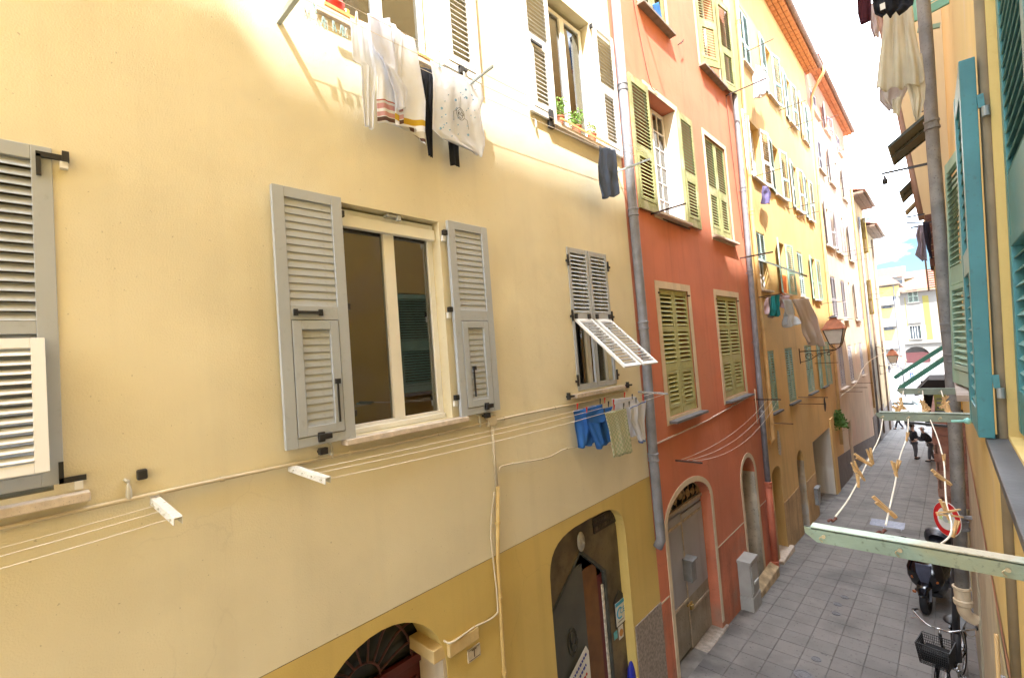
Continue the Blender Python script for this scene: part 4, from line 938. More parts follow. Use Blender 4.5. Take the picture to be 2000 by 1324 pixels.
# ============================================================ OCHRE HOUSE
H3=thing('ochre_house',(-W,18.5,0),'ochre house with four rows of pale shutters and an orange boarded eave','house')
BY=[(14.40-.45,14.95),(16.30,17.15),(19.35,20.25),(21.15,22.0)]
rows3=[(3.95,5.62),(7.36,9.0),(10.62,12.33),(14.10,15.86)]
RZ={'D':(3.95,5.62),'C':(7.36,9.0),'B':(10.62,12.33),'A':(14.08,15.86)}
OP={'D':[(13.80,14.62),(15.85,16.78),(18.52,19.66),(20.95,21.75)],'C':[(14.0,14.85),(16.30,17.1),(18.88,19.66),(21.18,21.95)],
    'B':[(14.30,15.36),(16.70,17.62),(19.50,20.22),(21.65,22.25)],'A':[(14.42,15.42),(17.08,17.95),(19.92,20.66),(22.25,22.95)]}
ops3=[dict(t0=a,t1=b,z0=RZ[k][0],z1=RZ[k][1],d=.22) for k in OP for a,b in OP[k]]
gnd=[dict(t0=13.25,t1=14.12,z0=-.3,z1=2.52,d=.35,arch=.2),dict(t0=15.95,t1=16.85,z0=-.5,z1=2.42,d=.3,arch=.4),dict(t0=18.3,t1=21.45,z0=-.6,z1=2.30,d=1.5,nofloor=True)]
wall(-W,1,13.05,24.1,-.6,17.85,ops3+gnd,ochre,H3)
boxpart('lower_band',M('brownish worn ochre dado',(.47,.31,.15),.92,.15,2,.5,50,streak=.4,grime=.4),H3,(-W,-W+.012,14.12,15.95,-.3,1.42))
shell(-W,1,13.05,24.1,-.6,17.85,H3,7,ochre)
def lf(H,t,sgn,c,w,h,mat,x=-W+.05,u=None,single=False,tr=None,mid=.42,st=.07,pitch=.07,lab=None):
    tr=tr or [(.10,h*mid-.04),(h*mid+.05,h-.08)]
    return leaf(H,(x,t,c),u or YU*sgn,ZU,w,h,tr,mat,st=st,pitch=pitch,ch=.055,ang=40,th=.035,out=XU,single=single,label=lab)
def win3(k,i,state,mat,wl=.62,glassm=pvc,singles=False):
    a,b=OP[k][i]; c,d=RZ[k]; h=d-c+.04; w=(b-a)/2
    if state=='closed':
        lf(H3,a,1,c,w-.004,d-c,mat,x=-W-.01,single=singles); lf(H3,b,-1,c,w-.004,d-c,mat,x=-W-.01,single=singles)
    else:
        r=random.Random(i*7+ord(k)); aL,aR=r.uniform(.02,.22),r.uniform(.02,.25)
        lf(H3,a-.02,-1,c-.02,min(wl,.95*w+.2),h,mat,u=Vector((aL,-1,0)).normalized()); lf(H3,b+.02,1,c-.02,min(wl,.95*w+.2),h,mat,u=Vector((aR,1,0)).normalized())
        window(H3,-W-.16,1,a+.02,b-.02,c+.03,d-.03,mat=glassm,cross=2,fw=.05,curt=curtain if i%2 else None)
    boxpart('sill',stone if k!='D' else slate,H3,(-W-.03,-W+.10,a-.10,b+.10,c-.07,c-.02))
for i in range(4): win3('A',i,'closed' if i==0 else 'open',paleblue)
for i in range(4): win3('B',i,'open',paleblue if i else whiteal)
win3('C',1,'open',green); win3('C',2,'closed',paleblue); win3('C',3,'open',green)
for i in range(3): win3('D',i,'closed',green,singles=False)
win3('D',3,'open',green,wl=.55)
# C1: upper louvres shut, one broad flap held out
a,b=OP['C'][0]; w=(b-a)/2
for t,s in ((a,1),(b,-1)): leaf(H3,(-W-.01,t,8.18),YU*s,ZU,w-.004,.84,[(.06,.78)],paleblue,st=.05,pitch=.06,ch=.05,th=.03,out=XU,single=False)
fl=Vector((-1.0,-.0,.62)).normalized(); leaf(H3,Vector((-W+.98,a+.02,7.62)),YU,fl,b-a-.04,1.15,[(.05,1.1)],paleblue,st=.05,pitch=.07,ch=.05,ang=20,th=.05,out=XU,single=False,name='shutter_flap',label='long pale flap held far out over the laundry')
window(H3,-W-.1,1,a,b,7.38,8.98,cross=1); boxpart('sill',stone,H3,(-W-.03,-W+.10,a-.1,b+.1,7.29,7.34))
# ground floor of the ochre house
m=MB()
for i in range(30): m.add([(-W-.34,13.25,-.1+i*.09),(-W-.34,14.12,-.1+i*.09),(-W-.30,14.12,-.055+i*.09),(-W-.30,13.25,-.055+i*.09),(-W-.34,13.25,-.01+i*.09),(-W-.34,14.12,-.01+i*.09)],[(0,1,2,3),(3,2,5,4)])
m.build('roller_shutter',M('brown grey roller shutter',(.16,.13,.11),.6,.15,5,grime=.3),H3)
boxpart('door',M('dark brown door',(.06,.04,.025),.6,.2,5),H3,(-W-.30,-W-.27,15.95,16.85,-.4,2.5))
boxpart('patched_reveal',M('patchy whitewashed ochre',(.46,.38,.27),.9,.2,3,.5,40,col2=(.50,.47,.43)),H3,(-W-.28,-W-.004,16.80,16.846,-.4,2.0))
whitewash=M('whitewashed passage wall',(.74,.71,.66),.9,.06,1.5,.5,50,streak=.2,col2=(.68,.63,.57))
boxpart('passage_wall',whitewash,H3,(-W-1.5,-W-.003,21.41,21.446,-.8,2.29)); boxpart('passage_back',whitewash,H3,(-W-1.54,-W-1.5,18.3,21.45,-.8,2.3))
boxpart('doorway_sill',stone,H3,(-W-.3,-W+.12,13.1,14.3,-.1,.25),bevel=.02)
mb=thing('meter_box',(-W,18.0,.2),'small grey metal box on the ochre corner beside the open passage','meter box'); boxpart('box',M('grey blue painted metal',(.25,.26,.27),.5,.2,9,grime=.5),mb,(-W,-W+.12,17.72,18.12,.35,.85),bevel=.01); boxpart('lid',M('grey blue painted metal',(.25,.26,.27),.5),mb,(-W,-W+.14,17.70,18.14,.85,.90))
m=MB(); m.prism([(-W+.012,14.05,2.78),(-W+.012,14.22,2.72),(-W+.012,14.30,2.95),(-W+.012,14.22,3.35),(-W+.012,14.14,3.42),(-W+.012,14.06,3.1)],(.02,0,0)); tag(m.build('wall_shrine',M('chalky relief stone',(.42,.37,.28),.9,.3,30,.6,40)),'small chalky relief fixed over the roller shutter doorway','relief')
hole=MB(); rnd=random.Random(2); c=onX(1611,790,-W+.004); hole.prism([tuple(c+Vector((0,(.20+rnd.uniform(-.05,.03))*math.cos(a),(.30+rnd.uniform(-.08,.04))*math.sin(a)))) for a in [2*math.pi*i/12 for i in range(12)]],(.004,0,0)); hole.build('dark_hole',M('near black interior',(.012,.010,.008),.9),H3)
bd_=M('brownish worn ochre dado',(.47,.31,.15))
for b_ in ((-W,-W+.012,16.85,18.3,-.4,1.30),(-W,-W+.012,13.05,13.25,0,1.5),(-W,-W+.012,21.45,22.2,-.6,1.1)): boxpart('lower_band',bd_,H3,b_)
# eave
def eave(H,t0,t1,z,xo,mats,gut=True,n=3,label=None,piece=.36,slope=.0,ids=True,zt0=None):
    tm_,jm=mats; x0=-W; x1=xo
    m=MB(); m.box(x0-6,x1,t0,t1,z+.02,z+.16); m.build('eave',jm,H)
    cols=n; wd=(x1-x0)/cols; k=int((t1-t0)/piece); L=(t1-t0)/k
    me=None
    st=MB()
    for i in range(k):
        for c in range(cols):
            bx=(x0+c*wd+.012,x0+(c+1)*wd-.012,t0+i*L+.016,t0+(i+1)*L-.016,z-.02,z+.022)
            if ids:
                if me is None:
                    q=MB().box(0,bx[1]-bx[0],0,bx[3]-bx[2],0,.042); me=bpy.data.meshes.new('soffit_board'); me.from_pydata(q.v,[],q.f); me.materials.append(tm_)
                o=bpy.data.objects.new('soffit_board',me); COL.objects.link(o); o.matrix_basis=Matrix.Translation((bx[0],bx[2],bx[4])); par(o,H)
            else: st.box(*bx)
    if not ids: st.build('soffit_boards',tm_,H,kind='stuff')
    # gutter half round
    m=MB(); nn=9; g=.085
    seg=int((t1-t0)/1.0)+1
    pr=[(math.cos(math.pi+math.pi*i/nn)*g,math.sin(math.pi+math.pi*i/nn)*g) for i in range(nn+1)]
    for j in range(2):
        t=(t0,t1)[j]; m.v+=[(x1+g+a,t,z+.12+b) for a,b in pr]
    m.f=[(i,i+1,nn+2+i,nn+1+i) for i in range(nn)]
    o=m.build('gutter',guttbrown,H,smooth=True); sm=o.modifiers.new('t','SOLIDIFY'); sm.thickness=.008
    return o
eave(H3,13.05,24.6,17.80,-3.13,(soffitm,M('orange brown eave board',(.40,.17,.06),.85,.1,5)),n=3,piece=.36)
# roof tiles edge
def tiles(H,t0,t1,x,z,n=3,ids=False,pitch=.22,back=3):
    m=MB(); k=int((t1-t0)/pitch)
    for i in range(k):
        for r in range(n):
            t=t0+(i+.5)*pitch; xx=x-r*.38; zz=z+r*.10
            pr=[(math.cos(math.pi*a/6)*pitch*.48,math.sin(math.pi*a/6)*.07) for a in range(7)]
            V=[(xx+.06,t+a,zz+b) for a,b in pr]+[(xx-.40,t+a*.85,zz+.11+b) for a,b in pr]
            m.add(V,[(a,a+1,8+a,7+a) for a in range(6)])
    m.build('roof_tiles',roofred,H,kind='stuff')
    q=MB(); q.add([(x,t0,z-.01),(x,t1,z-.01),(x-6,t1,z+1.5),(x-6,t0,z+1.5)],[(0,1,2,3)]); q.build('roof',roofred,H)
tiles(H3,13.05,24.6,-3.07,18.02)
boxpart('roof_edge',guttbrown,H3,(-W-.1,-3.13,13.05,24.6,17.961,18.0))
# ochre downpipe on the ochre house, and the one at its far end
downpipe('downpipe',[(-W+.08,14.25,17.8),(-W+.08,14.0,14),(-W+.08,13.75,11),(-W+.08,13.52,9.4),(-W+.08,13.47,6),(-W+.08,13.42,3.6),(-W+.10,13.35,3.35),(-W+.02,13.3,3.2)],.055,ocpipe,'cream ochre downpipe near the left edge of the ochre house',[15.0,12.2,9.4,5.6,3.7])
dp=curve([(-2.90,24.4,17.75),(-2.95,24.4,17.45),(-3.3,24.6,17.1),(-W+.09,24.7,16.7)],5)+[Vector((-W+.08,24.5,14.5)),Vector((-W+.08,24.15,11.7)),Vector((-W+.08,23.85,6.2)),Vector((-W+.08,23.2,1.3))]
downpipe('downpipe',dp,.06,ocpipe,'ochre downpipe curving from the gutter between the ochre and the pale house',[16.2,12.5,8.6,5])
# brackets of the ochre house
for t,z,L,lb in [(15.0,14.6,.9,'bracket beside the first top row window of the ochre house'),(18.6,14.05,1.0,'bracket under the third top row window of the ochre house'),(19.6,13.7,1.0,'bracket below the third top row window of the ochre house'),
   (14.0,10.5,1.0,'bracket under the first second row window of the ochre house'),(18.3,10.4,1.0,'bracket left of the third second row window of the ochre house'),(19.3,10.3,.9,'bracket right of the third second row window of the ochre house'),
   (13.5,3.72,.7,'bracket under the first green shutter of the ochre house'),(16.95,4.0,1.0,'upper of two brackets right of the second green shutter'),(16.9,3.8,.9,'lower of two brackets right of the second green shutter'),(14.1,7.1,.6,'bracket under the pale flap of the ochre house'),(22.3,7.2,1.0,'bracket at the far end of the third row of the ochre house'),(20.0,4.9,.9,'bracket near the far green shutters of the ochre house')]:
    irons([out(t,z,L*.8,.0)],lb,.009)
# laundry of the ochre house
G3='laundry hung on the ochre house'
sheetf=fabric('thin grey white sheet',(.70,.66,.65),trans=.55); tealf=fabric('teal cloth',(.02,.24,.27)); pinkf=fabric('pale pink cloth',(.55,.42,.47)); greyf=fabric('grey patterned cloth',(.35,.30,.28)); purp=fabric('violet blue cloth',(.16,.14,.30)); orf=fabric('orange cloth',(.75,.20,.05)); plastic=fabric('pale blue plastic sheet',(.55,.60,.65))
q=lambda f,rs:[(f(*a),f(*b)) for a,b in rs]
cloth('sheet',q(C5,[((440,765),(575,755)),((470,840),(600,840)),((520,960),(635,930)),((535,1060),(668,1040)),((555,1120),(690,1140))]),-W+.55,sheetf,'long thin whitish sheet blowing out from the third row of the ochre house',group=G3,seed=31,amp=.06,folds=2)
cloth('sheet',q(C5,[((350,765),(445,765)),((370,870),(480,880)),((385,905),(470,910)),((395,985),(465,960))]),-W+.55,plastic,'bunched pale blue plastic sheet left of the long sheet',group=G3,seed=32,amp=.08,folds=2)
cloth('cloth',q(C5,[((275,740),(345,722)),((275,820),(345,830)),((282,890),(346,902))]),-W+.45,tealf,'teal cloth on the iron bar under the pale flap',group=G3,seed=33,amp=.04,folds=2)
cloth('cloth',q(C5,[((232,755),(250,752)),((222,820),(262,840)),((235,880),(240,882))]),-W+.40,pinkf,'pale pink cloth at the left end of the iron bar',group=G3,seed=34,amp=.03,folds=1)
cloth('cloth',q(C5,[((240,752),(285,742)),((255,830),(290,830)),((262,905),(300,918))]),-W+.38,greyf,'grey patterned cloth beside the teal one',group=G3,seed=35,amp=.03,folds=1)
cloth('cloth',q(C5,[((345,722),(415,735)),((345,780),(405,800)),((350,825),(400,838))]),-W+.42,pinkf,'short pinkish white cloth right of the teal one',group=G3,seed=36,amp=.03,folds=1)
cloth('cloth',q(C5,[((350,560),(400,575)),((345,690),(405,700)),((355,730),(430,745))]),-W+.03,orf,'orange cloth draped in the open third row window',group=G3,seed=37,amp=.02,folds=1)
cloth('sheet',q(C4,[((180,400),(235,430)),((165,470),(262,500)),((180,600),(250,560))]),-W+.35,fw_,'white sheet pegged under the second top row window of the ochre house',group=G3,seed=38,amp=.05,folds=2)
cloth('sheet',q(C4,[((170,430),(205,445)),((170,530),(215,545)),((182,605),(225,600))]),-W+.30,sheetf,'beige sheet behind the white one in the top row',group=G3,seed=39,amp=.04,folds=1)
cloth('cloth',q(C4,[((220,1145),(250,1150)),((215,1200),(268,1190)),((218,1250),(262,1262))]),-W+.2,purp,'violet blue cloth below the first second row window',group=G3,seed=40,amp=.03,folds=1)
irons([(onX(*C5(175,748),-W+.3),onX(*C5(355,720),-W+.5))],'long dark iron bar carrying the teal cloth',.014)
# ============================================================ PALE HOUSE
H4=thing('pale_house',(-W,29.5,-.6),'pale cream house with a salmon top storey and white grey shutters','house')
PZ={5:(16.35,17.45),4:(13.6,15.2),3:(10.02,11.9),2:(6.62,8.6),1:(3.45,5.3)}
PB=[(25.1,26.5),(28.0,29.3),(32.2,33.4)]
ops4=[dict(t0=a,t1=b,z0=c,z1=d,d=.2) for k,(c,d) in PZ.items() for a,b in PB]
small=[dict(t0=30.6,t1=31.1,z0=z,z1=z+.55,d=.2) for z in (4.75,8.1,11.7,14.8)]
pd=[dict(t0=25.7,t1=26.6,z0=-.8,z1=1.80,d=.5)]
wall(-W,1,24.1,35.6,-1.2,16.25,[o for o in ops4 if o['z1']<16.3]+small+pd,whitep,H4)
wall(-W,1,24.1,35.6,16.25,18.6,[o for o in ops4 if o['z1']>16.3],pinkp,H4,'top_storey')
m=MB(); m.prism([(-W,22.15,-.6),(-W,25.68,-.8),(-W,25.68,.62),(-W,22.15,.95)],(.014,0,0)); m.prism([(-W,26.62,-.9),(-W,34.8,-1.4),(-W,34.8,-.35),(-W,26.62,.55)],(.014,0,0)); m.build('dado',darkdado,H4)
boxpart('pilaster',ochre,H4,(-W,-W+.05,21.5,22.15,-.6,2.6)) 
boxpart('door',M('pale door',(.5,.45,.38),.7),H4,(-W-.5,-W-.45,25.7,26.6,-.9,1.8))
shell(-W,1,24.1,35.6,-1.2,18.55,H4,7,whitep)
for r,(c,d) in PZ.items():
    for i,(a,b) in enumerate(PB):
        w=(b-a)/2
        if (r,i) in ((4,0),(2,0),(1,0),(1,1),(1,2),(5,0),(5,2),(2,1)) :
            lf(H4,a,1,c,w-.005,d-c,lilac,x=-W-.01,mid=.45); lf(H4,b,-1,c,w-.005,d-c,lilac,x=-W-.01,mid=.45)
        else:
            lf(H4,a-.02,-1,c,w,d-c,lilac,u=Vector((.25,-1,0)).normalized()); lf(H4,b+.02,1,c,w,d-c,lilac,u=Vector((.18,1,0)).normalized()); window(H4,-W-.14,1,a,b,c,d,cross=2)
        boxpart('sill',stone,H4,(-W-.03,-W+.12,a-.1,b+.1,c-.08,c-.03))
for r,i,t in [(4,0,24.9),(4,1,27.6),(4,1,29.6),(4,2,31.9),(5,0,26.6),(5,2,31.9),(3,1,27.9),(3,1,29.5),(3,2,32),(2,0,24.3),(1,0,24.6),(1,0,26.4),(1,1,28.6)]:
    irons([out(t,PZ[r][0]-.1,.8,.0)],'thin iron bracket %s window, %s row of the pale house'%(('left of' if abs(t-PB[i][0])<abs(t-PB[i][1]) else 'right of')+' the '+['nearest','middle','farthest'][i],{5:'top',4:'second',3:'third',2:'fourth',1:'lowest'}[r]),.008)
eave(H4,25.0,36.4,18.5,-3.24,(M('dusty orange soffit boards',(.45,.22,.10),.85,.12,5),M('orange brown eave board',(.40,.17,.06))),n=2,piece=.5,ids=False); tiles(H4,25.0,36.4,-3.16,18.69,4)
dp=curve([(-2.98,36.4,18.5),(-3.02,36.4,18.1),(-3.3,36.1,17.4),(-W+.08,35.9,16.6)],5)+[Vector((-W+.08,35.7,13.8)),Vector((-W+.08,35.6,8.6)),Vector((-W+.08,35.5,5.4)),Vector((-W+.08,35.4,1.2))]
downpipe('downpipe',dp,.06,ocpipe,'pale downpipe at the far corner of the pale house',[14,10,6])
hook=thing('hanging_plant',(-W,23.6,2.9),'bright green weed growing out of the ochre wall above the pale doorway','plant'); plant(hook,onX(1637,815,-W+.12)-Vector((0,0,.1)),.27,.40,420,.13,77,M('bright weed leaves',(.06,.14,.02),.7,.35,9),droop=2.0)
# ============================================================ STAINED HOUSES
H5=thing('stained_house',(-W,38,-1.5),'weathered ochre grey house with dark damp streaks and a low tiled eave','house')
wall(-W,1,35.6,41.5,-1.8,14.6,[dict(t0=39.0,t1=39.7,z0=7,z1=9.3,d=.15),dict(t0=39.6,t1=40.3,z0=11.2,z1=13.6,d=.15)],stainp,H5); shell(-W,1,35.6,41.5,-1.8,14.6,H5,7,stainp)
boxpart('dado',darkdado,H5,(-W,-W+.02,34.8,41.5,-1.9,.7)); 
for a,c,d in ((39.0,7,9.3),(39.6,11.2,13.6)): lf(H5,a+.02,-1,c,.6,d-c,yshut,u=Vector((.5,-1,0)).normalized()); boxpart('shutter_leaf',yshut,H5,(-W-.1,-W-.05,a,a+.7,c,d))
eave(H5,36.2,41.5,14.6,-3.0,(guttbrown,guttbrown),n=2,piece=.6,ids=False); tiles(H5,36.2,41.5,-2.95,14.8,3)
H6=thing('stained_house',(-W,44,-1.7),'farthest house on the left side, streaked ochre with a lower dark gutter','house')
wall(-W,1,41.5,47.4,-2.2,13.3,[],M('streaked pale ochre plaster',(.42,.33,.19),.95,.15,.9,.5,50,streak=.8,col2=(.27,.22,.14)),H6); shell(-W,1,41.5,47.4,-2.2,13.3,H6,7,stainp)
boxpart('dado',darkdado,H6,(-W,-W+.02,41.5,47.4,-2.1,.3)); eave(H6,41.5,47.6,13.3,-3.0,(guttbrown,guttbrown),n=2,piece=.6,ids=False); tiles(H6,41.5,47.6,-2.95,13.5,3)
for t,z0,z1,lb in ((36.6,13.5,-1,'grey downpipe on the near part of the stained house'),(39.2,13.5,-1,'dark downpipe in the middle of the stained house'),(43.5,12.9,-1.5,'dark downpipe on the farthest left house')):
    downpipe('downpipe',[(-W+.08,t+1.5,z0),(-W+.08,t,z1)],.055,zinc if t<39 else guttbrown,lb,[9,5])
pc=curve([(-W+.05,24.3,3.2),(-W+.3,27,3.45),(-W+.2,31.0,3.9),(-W+.3,34.0,4.2),(-W+.8,36.2,4.6),(-W+.3,37.5,4.9)],5); pipe('cable',pc,.02,whitep,'white cable bundle strung along the pale house to the far wall lantern','cable',n=5)
irons([out(38.4,8.3,.9),out(38.6,11.4,1.0),out(43,8.2,.8)],'thin iron brackets high on the stained house',.012)
# ============================================================ WALL LANTERN
def lantern(parent,c,s=1.0,glassm=lanternglass,bottom=True):
    c=Vector(c)
    def ring(w,z): return [c+Vector((a*w*s,b*w*s,z*s)) for a,b in ((-1,-1),(1,-1),(1,1),(-1,1))]
    def frust(w0,z0,w1,z1,mat,name,p=parent,cap=True):
        m=MB(); m.add(ring(w0,z0)+ring(w1,z1),[(0,3,2,1),(4,5,6,7)]+[(i,(i+1)%4,4+(i+1)%4,4+i) for i in range(4)]); return m.build(name,mat,p)
    frust(.13,0,.235,.40,glassm,'glass_body'); frust(.27,.40,.27,.43,copper,'rim')
    frust(.26,.43,.13,.66,copper,'roof'); frust(.10,.66,.07,.74,copper,'chimney'); frust(.12,.74,.03,.80,blackiron,'cap')
    m=MB()
    lo=ring(.135,-.01); hi=ring(.24,.40)
    for i in range(4): m.bar(lo[i],hi[i],.018*s,.018*s); m.bar(lo[i],lo[(i+1)%4],.02*s,.02*s); m.bar(hi[i],hi[(i+1)%4],.02*s,.02*s)
    for i in range(4): m.tube(curve([lo[i],c+(lo[i]-c)*.6+Vector((0,0,-.10*s)),c+Vector((0,0,-.16*s))],4),.010*s,5)
    m.build('frame',rustiron,parent)
def arm(parent,wallp,tip,h=.42):
    a=Vector(wallp); b=Vector(tip); d=(b-a); L=d.length; d.normalize(); m=MB(); m.bar(a,b,.025,.03); m.bar(a+Vector((0,0,.1)),a-Vector((0,0,h+.05)),.05,.03,YU)
    def sp(o,r,sg,turn=2.2): m.tube([a+d*(o+sg*r*(1-k/40)*math.cos(k/24*turn*math.pi))+Vector((0,0,-.06-r+r*(1-k/40)*math.sin(k/24*turn*math.pi))) for k in range(25)],.009,5)
    sp(.26*L,.12,1); sp(.26*L,.06,-1); sp(.56*L,.09,1); sp(.56*L,.05,-1); sp(.80*L,.07,1)
    m.tube(curve([a+Vector((0,0,-h)),a+d*L*.28+Vector((0,0,-h*.80)),a+d*L*.52+Vector((0,0,-h*.38)),b],6),.012,6); m.build('bracket_arm',rustiron,parent)
lt=thing('wall_lantern',(-W,17.7,5.5),'large wall lantern with a copper roof on a scrolled iron bracket over the lane','wall lantern')
tip=Vector((-2.56,17.7,5.44)); arm(lt,(-W,17.7,5.44),tip,.36); lantern(lt,tip+Vector((0,0,.20)),1.12)
l2=thing('wall_lantern',(-W,42,5),'small distant wall lantern on the far left house near the square','wall lantern')
tp=onT(1745,708,41.5); tip=Vector((tp.x,41.5,tp.z)); tip2=tip+Vector((-.05,0,-.2)); arm(l2,(-W,41.5,tip2.z),tip2+Vector((.5,0,0)),.6); lantern(l2,tip,1.25)
# ============================================================ RIGHT SIDE
def xr(z): return .20+.045*(z-6.2)
R1=thing('yellow_house',(.3,2,0),'yellow house at the right edge with teal shutters and a slate sill','house')
LW=dict(t0=1.2,t1=3.02,z0=5.47,z1=7.60,d=.10)
def lwall(t0,t1,ops,mat,parent,name,z0=-.5,z1=19.3,off=0):
    return wall(xr(6),-1,t0,t1,z0,z1,ops,mat,parent,name,lean=lambda z:xr(z)+off)
lwall(-12,4.75,[LW,dict(t0=1.4,t1=3.0,z0=9.6,z1=11.7,d=.1)],yellowR,R1,'wall',z0=3.98)
lwall(-12,4.75,[],buff,R1,'lower_wall',z1=3.96)
R2=thing('orange_house',(.3,8,0),'orange yellow house on the right with sea green shutters, behind the grey downpipe','house')
lwall(4.75,12.4,[dict(t0=4.95,t1=5.95,z0=5.47,z1=7.45,d=.1),dict(t0=7.3,t1=8.3,z0=5.47,z1=7.45,d=.1),dict(t0=9.8,t1=10.8,z0=5.47,z1=7.45,d=.1)],orangeR,R2,'wall',z0=3.98,z1=18.6)
lwall(4.75,12.4,[dict(t0=8.0,t1=9.2,z0=-.3,z1=2.6,d=.3)],buff,R2,'lower_wall',z1=3.96)
m=MB()
for Rr,a,b,h in ((R1,-12,4.75,19.3),(R2,4.75,12.4,18.6)):
    x=xr(h); m=MB(); m.add([(x,a,h),(x,b,h),(6,b,h),(6,a,h)],[(0,1,2,3)]); m.add([(6,a,-1),(6,b,-1),(6,b,h),(6,a,h)],[(0,1,2,3)]); m.add([(x,b,h),(6,b,h),(6,b,-1),(xr(-1),b,-1)],[(0,1,2,3)]); m.add([(x,a,h),(6,a,h),(6,a,-1),(xr(-1),a,-1)],[(0,1,2,3)]); m.build('rear_wall',yellowR,Rr)
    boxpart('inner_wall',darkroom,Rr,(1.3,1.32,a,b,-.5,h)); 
    m=MB(); m.box(.2,6,a,b,h+.02,h+.2); m.build('roof',roofred,Rr)
boxpart('shadow_block',yellowR,R1,(.2,6,-12,-5.25,19.5,19.9))  # unseen block added above the roof to shape the shadow edge opposite
# string line paint between yellow and buff
m=MB(); 
lwall(-12,4.75,[],M('cream band paint',(.60,.52,.30),.85,.15,5,grime=.3),R1,'band',z0=3.83,z1=3.95,off=-.006); lwall(-12,12.4,[],M('pinkish red line paint',(.48,.22,.12),.9,.2,5),R1,'red_line',z0=3.99,z1=4.08,off=-.005)
# closed louvred leaf of the near window
lp=lambda t,z,o=0: Vector((xr(z)+o,t,z))
vup=(lp(0,8)-lp(0,6)).normalized()
leaf(R1,lp(3.0,5.50,.03),-YU,vup,.80,2.10,[(.14,.86,.055),(1.12,2.04)],teal,st=.075,pitch=.056,ch=.06,ang=45,th=.05,out=-XU,slmat=M('dusty teal slats',(.13,.27,.27),.6,.15,6,grime=.3))
leaf(R1,lp(1.38,5.50,.03),YU,vup,.80,2.10,[(.14,.86,.055),(1.12,2.04)],teal,st=.075,pitch=.056,ch=.06,ang=52,th=.05,out=-XU,single=False)
boxpart('sill',slate,R1,(.095,xr(5.4)+.05,1.1,3.16,5.41,5.455),bevel=.004)
# folded back teal leaf, seen by its edge
tf=MB(); o=lp(3.0,5.47,-.085)
ld=Vector((.0,1,0)).normalized()
n=XU
fr=leaf(R1,Vector((.070,3.02,5.46)),Vector((-.02,1,0)).normalized(),(Vector((.150,0,7.22))-Vector((.070,0,5.46))).normalized(),.56,1.76,[(.12,.78),(.90,1.64)],teal,st=.08,pitch=.058,ch=.05,ang=45,th=.055,out=-XU,label='teal leaf folded back, seen by its edge')
for z in (7.0,5.72): 
    boxpart('strap_hinge',teal,R1,(.075+.045*(z-5.46)+.05,xr(z)-.02,3.005,3.02,z-.03,z+.03)); m=MB(); m.lathe([(.001,-.045),(.014,-.045),(.014,0),(.001,0)],(xr(z)-.02,3.01,z-.03),n=12); m.build('hinge_pin',M('dull grey hinge',(.30,.32,.32),.5,.1,9,metal=.4),R1,smooth=False)
m=MB(); m.tube([lp(3.06,4.2,-.012),lp(3.06,5.6,-.012),lp(3.06,7.6,-.012),lp(3.06,9.6,-.012)],.022,8); tag(m.build('shadow_stripe',M('brown grey duct',(.24,.19,.12),.8,.15,6),smooth=True),'brown grey duct running up the yellow wall beside the teal hinges','shadow stripe')  # brown tube standing in for the shadow stripe at the jamb reveal
# next window, sea green leaves half open
def gleaf(T,xb0,zb,xb1,zt,w,parent,mat,ux,label=None,single=True):
    v=(Vector((xb1,0,zt))-Vector((xb0,0,zb))).normalized(); return leaf(parent,Vector((xb0,T,zb)),ux,v,w,(Vector((xb1,0,zt))-Vector((xb0,0,zb))).length,[(.12,.86,.05),(1.02,1.86)],mat,st=.06,pitch=.052,ch=.05,ang=40,th=.035,out=-YU,label=label,single=single)
gleaf(5.72,.010,5.47,.120,7.42,.87,R2,green,Vector((.128,-.86,0)).normalized(),'sea green leaf standing half open towards the camera')
leaf(R2,lp(5.98,5.45,-.05),Vector((-.10,1,0)).normalized(),vup,.52,1.95,[(.12,.86),(1.02,1.86)],green,st=.06,pitch=.055,ch=.05,th=.04,out=-XU,single=False)
boxpart('sill',M('worn stone sill',(.30,.25,.22),.8,.2,9,grime=.4),R2,(.02,xr(5.4)+.05,4.85,6.05,5.40,5.45),bevel=.004)
# brackets with pegs and cords above the lane
def rbr(t,x0,x1,z,mat,label,h=.055,w=.048,dz=0):
    r=thing('clothesline_bracket',(x1,t,z),label,'clothesline bracket','green clothesline brackets on the right'); m=MB()
    fl_=MB(); fl_.box(x0+.02,x1,t-.0045,t+w,z+.0022,z+.006); fl_.build('top_flange',M('top lit mint tone',(.44,.54,.46),.7,.12,9,.5,60,grime=.4,col2=(.42,.38,.28)) if h<.05 else mat,r,bevel=.001)  # flange paler than the face: light from above put into its colour
    m.box(x0+.02,x1,t-.004,t+w,z-.004,z+.002); m.prism([(x0,t-.004,z+.002),(x0+.003,t-.004,z-.02),(x0+.035,t-.004,z-h),(x1,t-.004,z-h),(x1,t-.004,z+.002)],(0,.004,0)); m.box(x0+.02,x1,t+w-.004,t+w,z-h*.5,z-.005)
    m.build('channel',mat,r,bevel=.0015)
    k=MB()
    for f in (.10,.45,.85):
        xx=x0+(x1-x0)*f*.8; k.lathe([(.001,-.012),(.006,-.012),(.006,-.004),(.001,-.002)],(xx,t,z-h*.45),'y',8); k.tube(curve([(xx-.004,t-.01,z-h*.45),(xx-.012,t-.014,z-h*.6),(xx-.004,t-.01,z-h*.85)],4),.0015,5)
    k.build('screws',M('brass screws',(.42,.35,.22),.4,.2,9,metal=.6),r,kind='stuff')
    return r
z1_,z2_,z3_=5.325,5.432,5.345
rbr(1.86,-.418,.30,z1_,mint,'nearest mint green bracket with flaking paint, crossing the lower right of the photo',h=.046,w=.04)
rbr(3.94,-.389,.085,z2_,mintgrey,'middle grey green bracket reaching out from the teal shutter',h=.05)
